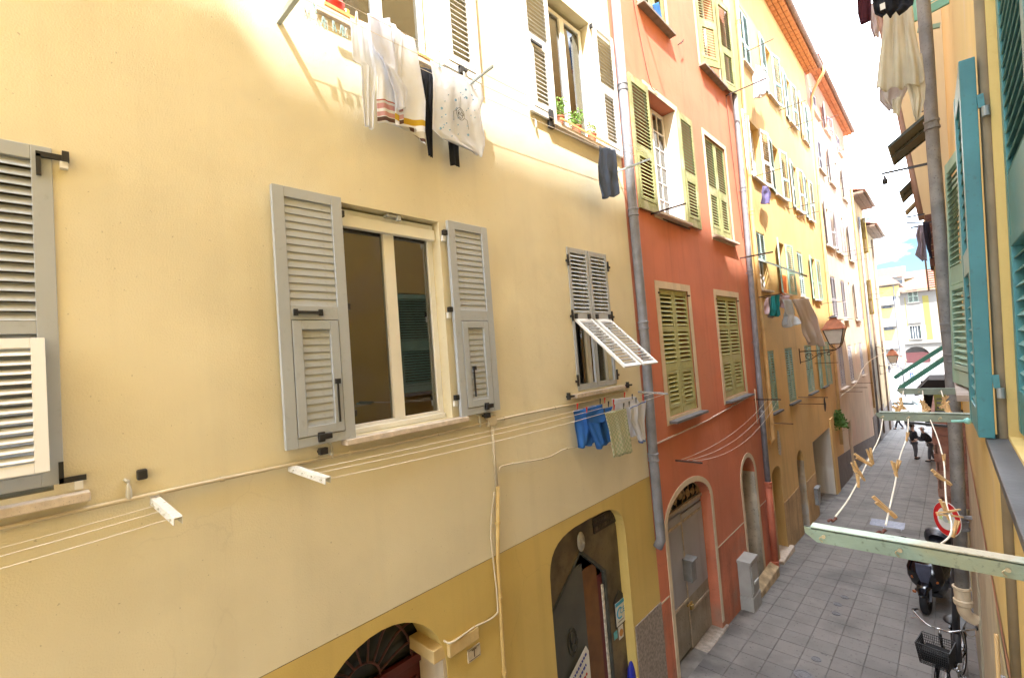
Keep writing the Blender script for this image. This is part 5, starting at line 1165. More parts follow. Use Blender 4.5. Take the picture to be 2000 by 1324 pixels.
rbr(6.3,-.425,.07,z3_,mintgrey,'farthest grey green bracket level with the sea green shutters',h=.055)
m=MB(); m.tube([(.05,3.9,5.40),(-.02,3.9,5.395)],.008,6); m.sphere((.052,3.9,5.40),.02,8); tag(m.build('tie_rod',M('turquoise paint',(.20,.45,.42),.4),smooth=True),'small turquoise hook holding the middle bracket at the teal shutter','hook')
def ropepx(px,za,zb,label,dip=.03):
    n=len(px); pts=[]
    for i,(x,y) in enumerate(px):
        f=i/(n-1); z=za+(zb-za)*f-dip*math.sin(math.pi*f); pts.append(onZ(x,y,z))
    cord(curve(pts,8),.0032,label,group='cords between the green brackets'); return pts
near=[ropepx([(1724,818),(1718,852),(1697,896),(1681,930),(1657,975),(1632,1008)],5.40,5.31,'left cord between the nearest and middle green brackets'),
 ropepx([(1774,818),(1772,850),(1757,895),(1748,945),(1738,990),(1730,1025)],5.40,5.31,'middle cord between the nearest and middle green brackets'),
 ropepx([(1817,820),(1831,855),(1843,900),(1846,945),(1849,985),(1858,1020),(1856,1045),(1838,1062)],5.40,5.33,'right cord between the nearest and middle green brackets')]
G5='wooden pegs on the cords above the lane'
far=[sagline((-.37,6.3,5.33),(-.30,3.96,5.42),.06),sagline((-.22,6.3,5.33),(-.15,3.96,5.42),.07),sagline((-.08,6.3,5.33),(-.01,3.96,5.42),.05)]
for i,p in enumerate(far): cord(p,.005,['left cord between the middle and farthest green brackets','middle cord between the middle and farthest green brackets','right cord between the middle and farthest green brackets'][i],group='cords between the green brackets')
def pxdir(x0,y0,x1,y1,z): 
    a=onZ(x0,y0,z); d=ray(x1,y1); 
    k=(a-EYE).dot(fwd)/d.dot(fwd); return a,(EYE+d*k)
for i,(x0,y0,x1,y1,z,lb) in enumerate([(1705,909,1697,878,5.36,'left cord, farthest'),(1705,910,1673,891,5.36,'left cord, slanting across'),(1681,930,1667,904,5.35,'left cord, middle cluster'),(1677,954,1675,928,5.345,'left cord, hanging straight down'),(1690,940,1678,922,5.35,'left cord, middle cluster, turned away'),(1672,925,1664,905,5.35,'left cord, leftmost of the cluster'),
   (1770,864,1773,845,5.375,'middle cord, farthest'),(1752,934,1744,903,5.35,'middle cord, pair'),(1747,928,1756,900,5.35,'middle cord, other of the pair'),(1753,1012,1711,977,5.32,'middle cord, nearest and largest'),
   (1845,910,1843,888,5.36,'right cord, farthest'),(1860,948,1825,923,5.35,'right cord, slanting across'),(1826,1003,1874,1002,5.33,'right cord, lying level before the round sign'),(1856,1018,1840,980,5.33,'right cord, leaning back before the round sign'),(1860,1052,1870,1018,5.325,'right cord, nearest the bracket')]):
    a=onZ((x0+x1)/2,(y0+y1)/2,z); k=(a-EYE).dot(fwd)
    P=EYE+ray(x0,y0)*(k/ray(x0,y0).dot(fwd)); Q=EYE+ray(x1,y1)*(k/ray(x1,y1).dot(fwd)); L=(Q-P).length
    peg((P+Q)/2-(Q-P).normalized()*0,Q-P,(.4*(-1)**i,.6,.5),wood,'wooden clothes peg on the '+lb,G5,L/.077)
rnd=random.Random(12)
for ci,line in enumerate(far):
    for k in range(8):
        f=[.30,.36,.42,.5,.58,.66,.74,.82][k]; j=f*(len(line)-1); p=line[int(j)].lerp(line[min(int(j)+1,len(line)-1)],j-int(j))
        peg(p,(rnd.uniform(-1.2,1.2),rnd.uniform(-.5,.5),rnd.choice([1,1,-1])),(rnd.uniform(-1,1),1,0),wood,[ORD[k]+' wooden peg from the far bracket on the left far cord',ORD[k]+' wooden peg from the far bracket on the middle far cord',ORD[k]+' wooden peg from the far bracket on the right far cord'][ci],['pegs bunched on the left far cord','pegs bunched on the middle far cord','pegs bunched on the right far cord'][ci],1.15)
for (x,y,lb) in ((1632,1012,'left'),(1728,1035,'middle')):
    p=onZ(x,y,5.315); m=MB(); m.tube(curve([p,p+Vector((-.008,-.014,-.008)),p+Vector((-.012,-.02,.0)),p+Vector((-.02,-.028,-.006))],4),.0045,6); m.sphere(p,.006,8); tag(m.build('rope_knot',M('brown twine knot',(.12,.045,.035),.8,.3,30),smooth=True),'brown twine knot where the %s cord meets the nearest bracket'%lb,'knot')
# grey downpipe on the right
PT=6.6; pp=[onT(x,y,PT) for x,y in [(1796,-120),(1803,0),(1811,100),(1822,280),(1843,550),(1857,700),(1866,850),(1873,1000),(1879,1145)]]
dr=downpipe('downpipe',pp,.056,zincR,'thick old grey downpipe running down the right side of the lane',[])
for y,x in ((245,1818),(640,1851),(700,1857),(1025,1875)):
    q=onT(x+2,y,PT); m=MB(); m.lathe([(.057,-.05),(.067,-.045),(.067,-.025),(.060,-.02),(.060,.025),(.067,.03),(.067,.05),(.057,.055)],q,n=16); m.build('collar',zincR,dr)
q=onT(1880,1165,PT); m=MB(); m.lathe([(.058,.11),(.074,.105),(.074,.085),(.065,.075),(.065,-.02),(.077,-.03),(.077,-.07),(.064,-.09)],q,n=18); m.tube(curve([q+Vector((0,0,-.08)),q+Vector((.0,0,-.14)),q+Vector((.03,.02,-.20)),q+Vector((.08,.04,-.23))],5),.055,14); el_=m.build('elbow',creampipe,smooth=False); par(el_,dr)
for x,z,lb in ((.05,2.0,'thin yellow conduit on the buff wall by the downpipe elbow'),(.075,2.0,'thin grey conduit on the buff wall near the bottom right')):
    pipe('conduit',[lp(4.4 if x<.06 else 3.9,3.9,-.02),lp(4.4 if x<.06 else 3.9,.5,-.02)],.012,ocpipe if x<.06 else zincR,lb,'conduit',clips=.8)
boxpart('green_tag',dgreen,None,(lp(4.5,2.9,-.04).x,lp(4.5,2.9,-.04).x+.01,4.45,4.5,2.9,3.02)); tag(bpy.data.objects['green_tag'],'small green tag on the conduit beside the downpipe elbow','tag')
# round road sign on the pipe
sc_=onT(1850,1013,6.42); rs=thing('road_sign',sc_,'round red bordered no entry type sign clamped to the grey downpipe, half covered by pegs','road sign')
nr=Vector((-.80,-.62,.10)).normalized(); su=ZU.cross(nr).normalized(); su=-su if su.x<0 else su; sv=nr.cross(su); sv=-sv if sv.z<0 else sv
def sdisc(r,off,mat,name,r0=0.0,sx=1):
    m=MB(); n=28; k=off
    o=[sc_+su*(r*math.cos(2*math.pi*i/n)*sx)+sv*(r*math.sin(2*math.pi*i/n))+nr*k for i in range(n)]; m.prism(o,nr*.003); return m.build(name,mat,rs)
sdisc(.172,0,M('white sign face',(.62,.62,.60),.4),'rim'); sdisc(.165,.004,M('red sign border',(.50,.015,.02),.4,.06,9),'border'); sdisc(.110,.008,M('white sign face',(.62,.62,.60),.4),'face')
text('lettering','INTER',M('lime green print',(.35,.55,.05),.5),rs,sc_-sv*.01,su,sv,.06,off=.0125)
sdisc(.035,.0125,M('grey sticker',(.35,.40,.42),.5),'sticker')
bpy.data.objects['sticker.001'] if False else None
m=MB(); m.bar(sc_-nr*.01,onT(1876,1012,PT),.03,.03); m.bar(onT(1872,1005,PT)-Vector((.09,0.09,0)),onT(1893,1005,PT)+Vector((.02,-.09,0)),.03,.03); m.build('clamp',zincR,rs)
# ---- farther right: leaning facade, flaps, laundry, shopfront
def xf(z): 
    return -.055-.065*(max(z,7.3)-7.3)
R3=thing('leaning_ochre_house',(0,16,0),'pale ochre house leaning over the right side of the lane with dark flap shutters','house')
def fw3(a,b,h,mat,parent,z0=-2):
    wall(-.05,-1,a,b,z0,h,[],mat,parent,'wall',lean=lambda z:xf(z)) if False else None
    m=MB(); zs=[z0,3.0,5,7.3,9,11,13,h]
    for i in range(len(zs)-1): m.add([(xf(zs[i]),a,zs[i]),(xf(zs[i]),b,zs[i]),(xf(zs[i+1]),b,zs[i+1]),(xf(zs[i+1]),a,zs[i+1])],[(0,1,2,3)])
    for t in (a,b): m.add([(xf(z),t,z) for z in zs]+[(6,t,h),(6,t,z0)],[tuple(range(len(zs)+2))])
    m.add([(6,a,z0),(6,b,z0),(6,b,h),(6,a,h)],[(0,1,2,3)]); m.add([(xf(h),a,h),(xf(h),b,h),(6,b,h),(6,a,h)],[(0,1,2,3)])
    m.build('wall',mat,parent)
fw3(12.4,22,15.1,M('pale ochre leaning plaster',(.62,.52,.31),.9,.03,.6,.3,60,streak=.1),R3)
boxpart('roof',roofred,R3,(-.58,6,12.4,22,15.1,15.25))
R4=thing('far_right_house',(0,30,-1),'orange house at the far right end of the lane with yellow shutters','house')
fw3(22,40,13.7,M('deep orange plaster',(.62,.34,.10),.9,.03,.6,.3,60,streak=.1),R4,-2.6); boxpart('roof',roofred,R4,(-.48,6,22,40,13.7,13.85))
# yellow shutters seen very obliquely on the leaning house and orange panel below
leaf(R3,Vector((-.075,13.2,5.6)),YU,ZU,.9,2.5,[(.1,1.2),(1.3,2.4)],yshut,st=.06,pitch=.09,ch=.06,th=.05,out=-XU,single=False)
yz=M('amber pilaster',(.62,.33,.06),.85,.08,5)
for (x0,y0,x1,y1,z0lab) in ((1823,508,1836,740,''),):
    a=onT(x0,y0,12.2); b=onT(x1+6,y1,12.2); 
R5=thing('side_shutter',(0,12.2,4),'tall olive yellow louvred shutter seen beyond the grey downpipe','shutter')
pa=onT(1829,560,12.3); pb=onT(1842,560,12.3); pc_=onT(1845,735,12.3)
leaf(R5,Vector((pa.x+.01,12.3,5.2)),XU,Vector((-.0,0,1)),pb.x-pa.x+.06,2.3,[(.1,1.05),(1.15,2.2)],yshut,st=.03,pitch=.10,ch=.07,th=.04,out=-YU,single=False,name='leaf')
boxpart('pilaster',yz,R4,(onT(1827,520,12.38).x,.18,12.36,12.5,2.9,8.1))
pa=onT(1826,820,11.8)
leaf(R5,Vector((onT(1822,760,12.2).x,12.2,3.05)),XU,ZU,.22,1.6,[(.1,.75),(.85,1.5)],M('olive yellow green paint',(.22,.21,.05),.7),st=.03,pitch=.09,ch=.06,th=.04,out=-YU,single=False,name='leaf')
# plank clad shopfront
SH=thing('plank_canopy',(-.1,11,.2),'reddish brown plank clad box canopy over the lane behind the downpipe','canopy')
plk=M('reddish brown planks',(.24,.10,.065),.75,.2,8,.3,60,grime=.4,col2=(.32,.17,.12))
x0=-.30; me=None
for i in range(26):
    z=gz(11)+.02+i*.155
    if z<2.75: continue
    for j,(a,b,c,d) in enumerate(((x0,.22,11.0,11.04),(x0-.02,x0+.02,11.0,14.6))):
        if j==0:
            q=MB().box(a,b,c-.012*(i%2),d,z,z+.147); q.build('plank',plk,SH)
        else: MB().box(a-.012*(i%2),b,c,d,z,z+.147).build('plank',plk,SH)
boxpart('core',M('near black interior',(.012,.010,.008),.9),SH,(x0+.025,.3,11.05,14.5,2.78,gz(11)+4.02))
# dark flap shutters of the leaning house, seen from below
def flap(T,hx,hz_,tx,tz_,w,mat,lab,n=2,th=.04):
    r=thing('flap_shutter',(hx,T,hz_),lab,'flap shutter','flap shutters held out over the right side of the lane')
    for k in range(n):
        o=Vector((tx,T+k*(w+.05),tz_)); v=(Vector((hx,0,hz_))-Vector((tx,0,tz_))); L=v.length
        leaf(r,o,YU,v.normalized(),w,L,[(.06,L-.06)],mat,st=.05,pitch=.06,ch=.09,ang=75,th=th,out=Vector((-v.z,0,v.x)),single=False,name='panel')
for (px0,py0,px1,py1,T,mat,lab,n) in ((1732,286,1812,218,9.4,blackgreen,'upper pair of almost black flap shutters',2),(1755,375,1818,312,12.9,blackgreen,'second pair of almost black flap shutters lower down',2),(1767,413,1820,358,15.5,M('bleached beige paint',(.38,.34,.24),.8),'bleached beige flap below the dark ones',1),
    (1744,736,1842,674,7.4,dgreen,'deep green flap shutter, upper of two above the green brackets',1),(1752,758,1842,698,7.0,dgreen,'deep green flap shutter, lower of two above the green brackets',1)):
    a=onT(px0,py0,T); b=onT(px1,py1,T); flap(T,b.x,b.z,a.x,a.z,.55 if n==2 and T<14 and T>8 else (.30 if T<8 else .5),mat,lab,n)
# bars
def rbar(p0,p1,T,lab,r=.014,mat=blackiron,ends=None):
    a=onT(*p0,T); b=onT(*p1,T); return irons([(a,b)],lab,r,mat,group='iron bars on the right facades')
rbar((1722,340),(1822,318),8.5,'long dark iron bar with a small pulley high on the right')
p=onT(1728,349,8.5); m=MB(); m.lathe([(.001,-.09),(.03,-.08),(.035,-.02),(.02,.0),(.012,.04),(.001,.05)],p,n=12); tag(m.build('pulley',blackiron,smooth=True),'small black pulley hanging from the end of the iron bar','pulley')
for a,b,T,lb in (((1770,425),(1806,418),12,'short thin bar, topmost of three beside the hanging clothes'),((1771,435),(1822,434),12,'thicker black bar, middle of three beside the hanging clothes'),((1778,445),(1806,441),12,'short thin bar, lowest of three beside the hanging clothes')): rbar(a,b,T,lb,.012)
rbar((1792,60),(1836,50),7.5,'pale green bracket crossing the downpipe near the top right',.022,green)
rbar((1792,222),(1818,212),7.6,'thin bar below the cream sheet',.006); rbar((1812,772),(1852,762),9,'long thin bar in front of the plank shopfront',.01); 
gd_=thing('guard_rail',(-.3,9,4),'thin black iron rail low over the lane behind the middle bracket','rail')
m=MB(); m.bar(onT(1766,824,9.0),onT(1852,832,9.0),.03,.035); m.build('bar',blackiron,gd_)
# gutter-like leaning pipe at the corner of the leaning house
m=MB(); m.tube([Vector((xf(z)-.04,12.9,z)) for z in (8.2,9.2,10.2,11.4,13,13.6)],.06,10); tag(m.build('downpipe',M('brownish pipe',(.30,.20,.15),.7,.15,5,streak=.4),smooth=True),'brownish slanting pipe at the corner of the leaning house','downpipe')
# wooden balcony box
wb=thing('balcony',(-.1,14,7.5),'dark weathered wooden balcony box jutting from the leaning house','balcony')
a=onT(1806,424,12.6); b=onT(1830,515,12.6)
for i in range(8):
    z=b.z+(a.z-b.z)*i/8; MB().box(a.x,.1,12.3-.006*(i%2),12.36,z,z+(a.z-b.z)/8-.015).build('plank',M('dark reddish timber',(.13,.06,.045),.8,.2,9),wb)
boxpart('floor',M('dark reddish timber',(.13,.06,.045),.8),wb,(a.x,.1,12.3,13.4,b.z-.06,b.z)); 
# small balcony screen farther
a=onT(1811,524,22); b=onT(1823,562,22); sc=thing('louvred_screen',(a.x,22,b.z),'small louvred balcony screen at the far end of the right facades','screen')
for i in range(9): z=b.z+(a.z-b.z)*i/9; MB().box(a.x,.0,21.9,21.94,z,z+(a.z-b.z)/9-.05).build('louvre',M('grey brown louvre',(.20,.15,.11),.8),sc)
boxpart('end_post',M('grey brown louvre',(.20,.15,.11),.8),sc,(a.x-.05,a.x,21.88,21.96,b.z-.1,a.z+.3))
# green shutter top right
leaf(R2,onT(1782,44,7.6),(onT(1812,28,7.6)-onT(1782,44,7.6)).normalized(),ZU,.36,1.9,[(.10,.8),(.9,1.8)],M('turquoise green paint',(.16,.36,.27),.6,.1,5),st=.06,pitch=.06,ch=.05,out=-YU,single=False)
# laundry of the right side
G6='laundry hanging high on the right'
crm=fabric('cream muslin',(.74,.71,.60),trans=.5); mar=fabric('dark maroon cloth',(.06,.012,.02)); ps=fabric('pale lilac cloth',(.60,.50,.52))
q=lambda f,rs:[(f(*a),f(*b)) for a,b in rs]
cloth('sheet',q(RR,[((300,60),(540,60)),((280,250),(565,280)),((262,450),(600,450)),((240,620),(635,600)),((225,780),(640,720))]),0,crm,'large cream muslin sheet hanging against the sky on the right',group=G6,T=5.6,seed=51,amp=.035,folds=3)
cloth('sheet',q(RR,[((290,600),(560,600)),((250,790),(500,760)),((258,880),(450,860)),((340,950),(430,940))]),0,sheetf,'paler lower layer of sheet under the cream muslin',group=G6,T=5.75,seed=52,amp=.03,folds=2)
cloth('sheet',q(RR,[((440,480),(620,460)),((480,720),(650,740)),((520,850),(645,850)),((550,1000),(600,1020)),((565,1035),(580,1038))]),0,crm,'pointed cream end of cloth beside the grey downpipe',group=G6,T=5.65,seed=53,amp=.02,folds=2)
cloth('cloth',q(RR,[((365,860),(440,830)),((368,985),(425,1000))]),0,crm,'small square cream corner hanging lowest on the left of the sheets',group=G6,T=5.7,seed=54,amp=.01,folds=1)
cloth('cloth',q(RR,[((60,-40),(185,-40)),((68,120),(182,120)),((85,190),(180,180)),((92,218),(105,212))]),0,mar,'dark maroon cloth at the top right against the sky',group=G6,T=5.3,seed=55,amp=.012,folds=1)
cloth('cloth',q(RR,[((190,-40),(555,-40)),((200,50),(545,40)),((215,120),(500,75)),((280,148),(430,120))]),0,fblk,'black bundled cloth with a small white label at the top right',group=G6,T=5.25,seed=56,amp=.03,folds=2)
p=onT(*RR(292,62),5.19); MB().box(p.x-.025,p.x+.01,p.y-.002,p.y,p.z-.02,p.z+.035).build('label',white_,None); tag(bpy.data.objects['label'],'small white label on the black bundled cloth','label')
cloth('shirt',q(RR,[((175,30),(260,30)),((180,160),(235,160)),((178,240),(250,240)),((208,325),(250,322))]),0,ps,'pale lilac sleeve hanging between the maroon cloth and the cream sheet',group=G6,T=5.5,seed=57,amp=.012,folds=1)
cc=lambda x,y:(1740+x/4.412,260+y/4.412)
cloth('shirt',q(cc,[((235,790),(310,790)),((215,880),(290,880)),((235,960),(300,960)),((208,1050),(310,1060)),((270,1100),(315,1105))]),0,fabric('lilac grey cloth',(.38,.34,.40)),'lilac grey shirt hanging beside the wooden balcony box',group=G6,T=11.6,seed=58,amp=.03,folds=2)
cloth('shirt',q(cc,[((275,770),(330,770)),((290,900),(350,900)),((310,1000),(345,1000)),((340,1075),(362,1085))]),0,fabric('navy black cloth',(.02,.02,.035),trans=.05),'navy black garment right of the lilac grey shirt',group=G6,T=11.5,seed=59,amp=.02,folds=1)
# black awning and rail at lane end
aw=thing('black_awning',(-.6,30,0),'black awning over a terrace at the far right end of the lane','awning')
T=28.0
P=[onT(1784,770,T),onT(1812,742,T),onT(1850,742,T),onT(1850,760,T)]
m=MB(); m.prism(P,(0,3.0,0)); m.build('canopy',M('black canvas',(.012,.012,.014),.8),aw)
m=MB(); m.bar(onT(1786,772,T),onT(1852,761,T),.06,.06); m.build('front_bar',rustiron,aw)
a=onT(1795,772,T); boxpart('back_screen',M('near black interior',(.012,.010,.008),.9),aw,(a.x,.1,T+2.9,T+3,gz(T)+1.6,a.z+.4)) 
for px in (): q_=onT(px,770,T); MB().tube([(q_.x,T+.1,gz(T)),(q_.x,T+.1,q_.z)],.03,6).build('post',zinc,aw)
# ============================================================ SQUARE
sq=sheet('square_paving',48.2,120,-60,40,asphalt,.0,2)
sheet('road',61.5,74,-60,40,M('sun bleached road',(.20,.20,.205),.9,.08,2),.004,2)
for t,lab in ((61.2,'kerb'),(74.2,'kerb')):
    MB().box(-60,40,t,t+.25,gz(t)-.1,gz(t)+.12).build('kerb',M('light kerb stone',(.36,.35,.33),.8))['kind']='structure'
m=MB()
for i in range(12): m.box(-9+i*1.0,-8.5+i*1.0,63.2,66.2,gz(64.5)-.02,gz(64.5)+.10)
m.build('crossing_stripes',M('white road paint',(.72,.72,.70),.7)); bpy.data.objects['crossing_stripes']['kind']='structure'
# yellow arcaded building
YT=97.0
def pT(x,y,T=YT): return onT(x,y,T)
creamY=M('pale yellow sunlit plaster',(.24,.20,.05),.9,.05,1); whiteS=M('white stone dressings',(.21,.195,.175),.9,.05,1)
HY=thing('yellow_arcade_building',(-4,YT,1),'pale yellow building across the square with a tall arch and a red awning','building')
xl=pT(1764,600).x; xrt=pT(1836,600).x; gz_=gz(YT)-.6; zt=pT(1790,568).z
archc=pT(1791,700); aw_=1.55; zA=pT(1791,677).z
wins=[(1784,587,1,2.2),(1787,632,1,2.4),(1788,688-20,1,2.6)]
opY=[]
for (cx,cy) in ((1783,578),(1785,617),(1788,649)):
    c=pT(cx,cy); opY.append((c.x-.62,c.x+.62,c.z-1.0,c.z+1.0))
# wall facing -t : build with transformed wall via local axis swap
def wallT(T,x0,x1,z0,z1,ops,mat,parent,name='wall'):
    o=wall(0,1,x0,x1,z0,z1,ops,mat,parent,name); me=o.data
    for v in me.vertices: v.co=Vector((v.co.y,T-v.co.x,v.co.z))
    me.update(); return o
arc=[dict(t0=archc.x-aw_,t1=archc.x+aw_,z0=gz_,z1=zA,d=1.2,arch=1.45),dict(t0=archc.x-aw_-5.2,t1=archc.x-aw_-2.0,z0=gz_,z1=zA,d=2,arch=1.45)]
wallT(YT,xl-3,xrt+3,gz_,zt,[dict(t0=a,t1=b,z0=c,z1=d,d=.25) for a,b,c,d in opY]+arc,whiteS,HY)
zmid=pT(1790,668).z
m=MB(); 
for a,b in ((xl+.35,opY[0][0]-.45),(opY[0][1]+.45,xrt-1.2)): m.box(a,b,YT-.03,YT,zmid+.3,zt-.9)
m.build('yellow_panels',creamY,HY); MB().box(xl-3,xrt+3,YT-.35,YT-.02,zmid-.25,zmid).build('cornice',whiteS,HY)
for i,(a,b,c,d) in enumerate(opY):
    MB().box(a,b,YT+.2,YT+.24,c,d).build('window',M('dark pane',(.05,.06,.07),.2),HY)
    gsh=M('grey green shutters',(.30,.36,.30),.7)
    if i<2:
        for s in (0,1): leaf(HY,(a+s*(b-a)/2+.01,YT-.02,c),XU,ZU,(b-a)/2-.02,d-c,[(.1,.9),(1,1.9)],gsh,st=.07,pitch=.12,ch=.09,out=-YU,single=False)
    else:
        leaf(HY,(a-.65,YT-.05,c),XU,ZU,.62,d-c,[(.1,.9),(1,1.9)],gsh,st=.07,pitch=.12,ch=.09,out=-YU,single=False); leaf(HY,(b+.03,YT-.05,c),XU,ZU,.62,d-c,[(.1,.9),(1,1.9)],gsh,st=.07,pitch=.12,ch=.09,out=-YU,single=False)
        m=MB(); 
        for k in range(3): m.box(a+.3*(k+1)-.02,a+.3*(k+1)+.02,YT+.15,YT+.2,c,d)
        m.build('glazing_bars',pvc,HY)
    MB().box(a-.15,b+.15,YT-.2,YT,c-.14,c-.02).build('sill',whiteS,HY)
m=MB(); ze=zt; m.add([(xl-3.2,YT-1.0,ze),(xrt+3,YT-1.0,ze+.35),(xrt+3,YT+9,ze+3.4),(xl+2.0,YT+9,ze+3.0)],[(0,1,2,3)]); m.box(xl-3,xrt+3,YT-1.0,YT+9,ze-.12,ze-.01); farroof=M('bright distant roof tiles',(.20,.07,.04),.9,.2,5); m.build('roof',farroof,HY)
MB().box(xl-3,xrt+3,YT-1.1,YT-.95,ze-.15,ze+.05).build('gutter',guttbrown,HY)
MB().box(xl-3,xrt+3,YT+1.3,YT+1.4,gz_,zA+.3).build('arcade_back',M('dim arcade wall',(.16,.15,.14),.9),HY)
ra=thing('red_awning',(archc.x,YT-.5,3),'dark red awning with white script filling the arch of the yellow building','awning')
a=pT(1776,699); b=pT(1807,712); m=MB(); m.prism([(archc.x-aw_+.05,YT+.3,pT(1790,694).z+.5),(archc.x-aw_+.05,YT-1.2,b.z+.35),(archc.x-aw_+.05,YT-1.2,b.z),(archc.x-aw_+.05,YT+.3,b.z)],(2*aw_-.1,0,0)); m.build('canopy',M('dark red canvas',(.035,.001,.002),.8),ra)
for sx_,L_ in ((-1.15,1.0),(.10,1.1)):
    MB().tube([(archc.x+sx_+L_*k/24,YT-1.23,b.z+.22+.10*math.sin(k*1.35)*(1.5 if k<3 else 1)) for k in range(25)],.035,4).build('script_marks',white_,ra)
MB().box(archc.x-1.3,archc.x-.5,YT+1.0,YT+1.1,gz(YT)+.4,b.z-.1).build('yellow_poster',M('yellow poster',(.62,.55,.08),.6),ra); MB().box(archc.x-.4,archc.x+1.4,YT+1.0,YT+1.1,gz_,b.z-.08).build('dark_entrance',M('dark pane',(.05,.06,.07),.2),ra)
# balcony building on the left
BT=88.0
HB=thing('balcony_building',(-8,BT,1),'white building with three rows of pale blue balconies, left of the yellow one','building')
def pB(x,y): return onT(x,y,BT)
xb0=pB(1700,600).x; xb1=pB(1752,600).x; zb=pB(1740,557).z
wallT(BT,xb0-2,xb1,gz(BT)-.6,zb,[dict(t0=pB(cx,cy).x-.5,t1=pB(cx,cy).x+.5,z0=pB(cx,cy).z-1.1,z1=pB(cx,cy).z+.9,d=.3) for cx,cy in ((1732,570),(1744,570),(1734,609),(1737,650))],whiteS,HB)
MB().box(xb0-2,xb1,BT+.3,BT+.4,gz(BT),zb).build('inner_wall',M('grey blue interior',(.20,.22,.26),.9),HB)
MB().box(xb0-2,xb1+.6,BT-1.4,BT+8,zb,zb+.15).build('roof_slab',guttbrown,HB); m=MB(); m.add([(xb0-2,BT-1.4,zb+.16),(xb1+.6,BT-1.4,zb+.16),(xb1-1,BT+6,zb+2.0),(xb0-2,BT+6,zb+2.0)],[(0,1,2,3)]); m.build('roof',farroof,HB)
MB().box(xb1-.02,xb1,BT,BT+8,gz(BT),zb).build('side_wall',whiteS,HB)
yel=M('warm yellow recess plaster',(.55,.42,.15),.9)
for cy,ht in ((583,0),(625,0),(668,0)):
    z=pB(1738,cy+11).z; bl=MB().box(xb0-2,xb1-.3,BT-1.3,BT,z-.15,z).build('balcony_slab',whiteS,HB)
    m=MB(); 
    for k in range(22): xx=xb0-2+k*(xb1-.3-xb0+2)/22; m.box(xx+.02,xx+.3,BT-1.3,BT-1.26,z,z+.95) if k%3 else m.box(xx+.1,xx+.2,BT-1.3,BT-1.26,z,z+.95)
    m.box(xb0-2,xb1-.3,BT-1.32,BT-1.24,z+.95,z+1.02); m.build('railing_panels',M('pale blue railing panels',(.48,.54,.62),.6),HB,kind='stuff')
    MB().box(pB(1734,cy).x-1.2,pB(1734,cy).x+1.4,BT-.02,BT,z+1.1,z+2.6).build('recess_panel',yel,HB)
q_=pB(1751,600); MB().tube([(q_.x-.1,BT-.1,gz(BT)),(q_.x-.1,BT-.1,zb)],.07,6).build('drainpipe',zinc,HB)
# rear buildings and roofs
for i,(x0,x1,y0,yr,T,lab,colr) in enumerate(((1716,1762,546,534,118,'distant building with a tiled roof on the left skyline',whiteS),(1758,1830,546,541,126,'distant long yellow building with a flat tiled roof',M('soft yellow plaster',(.26,.19,.08),.9)),)):
    h=thing('distant_building',(onT(x0,y0,T).x,T,1),lab,'building'); a=onT(x0,y0,T); b=onT(x1,y0,T); zr=onT(x0,yr,T).z
    MB().box(a.x,b.x,T,T+8,0,a.z).build('wall',colr,h); m=MB(); m.add([(a.x-.5,T-.8,a.z),(b.x+.5,T-.8,a.z),(b.x+.5,T+5,zr+1.2),(a.x-.5,T+5,zr+1.2)],[(0,1,2,3)]); m.build('roof',farroof,h)
    for k in range(5):
        xx=a.x+(b.x-a.x)*(k+.5)/5; w_=MB().box(xx-.35,xx+.35,T-.03,T+.01,a.z-1.9,a.z-.7).build('window',M('dark pane',(.05,.06,.07),.2),h)
hl=MB(); rnd=random.Random(4); n=60
for i in range(n): 
    x=-330+i*10; hl.v+=[(x,620,-20),(x,620,44+16*math.sin(i*.35)+6*math.sin(i*1.1)),(x,760,70+20*math.sin(i*.31+1))]
hl.f=[(3*i+j,3*i+3+j,3*i+4+j,3*i+1+j) for i in range(n-1) for j in (0,1)]
hl.build('hills',M('blue green hills',(.16,.22,.24),.95,.2,.05),kind='structure')
# side building closing the square on the left, behind the lane end
# ---- street lamp post and second lantern
lp_=thing('street_lamp',(onT(1745,745,70).x,70,gz(70)),'distant street lamp post with a copper roofed lantern in the square','street lamp')
T=66; c=onT(1762,712,T); b=Vector((c.x,T,gz(T)))
lp_.location=b
# post hidden behind the bracket; lantern on top
c=onT(1762,716,T); m=MB(); m.tube([(c.x,T,gz(T)),(c.x,T,c.z-.3)],[.09,.05],8); m.build('post',blackiron,lp_); lantern(lp_,c,1.6)
l3=thing('street_lamp',(0,0,0),'nearer lamp post rising behind the left wall lantern at the mouth of the square','street lamp'); T=56; c=onT(1745,700,T); l3.location=(c.x,T,gz(T)); MB().tube([(c.x+.25,T,gz(T)),(c.x+.25,T,c.z)],.07,8).build('post',zinc,l3); MB().lathe([(.12,0),(.12,.5),(.08,.55),(.07,1.0)],(c.x+.25,T,gz(T)),n=10).build('base',zinc,l3)
# ---- railing across the lane mouth
rl=thing('railing',(-2,49,-2),'low metal railing across the mouth of the lane','railing'); m=MB()
a=onG(1756,838); T=49.0
for k in range(14): m.tube([(-2.6+k*.3,T,gz(T)),(-2.6+k*.3,T,gz(T)+.95)],.015,5)
m.tube([(-2.7,T,gz(T)+.95),(1.6,T,gz(T)+.95)],.025,6); m.tube([(-2.7,T,gz(T)+.15),(1.6,T,gz(T)+.15)],.02,6); m.build('bars',zinc,rl)
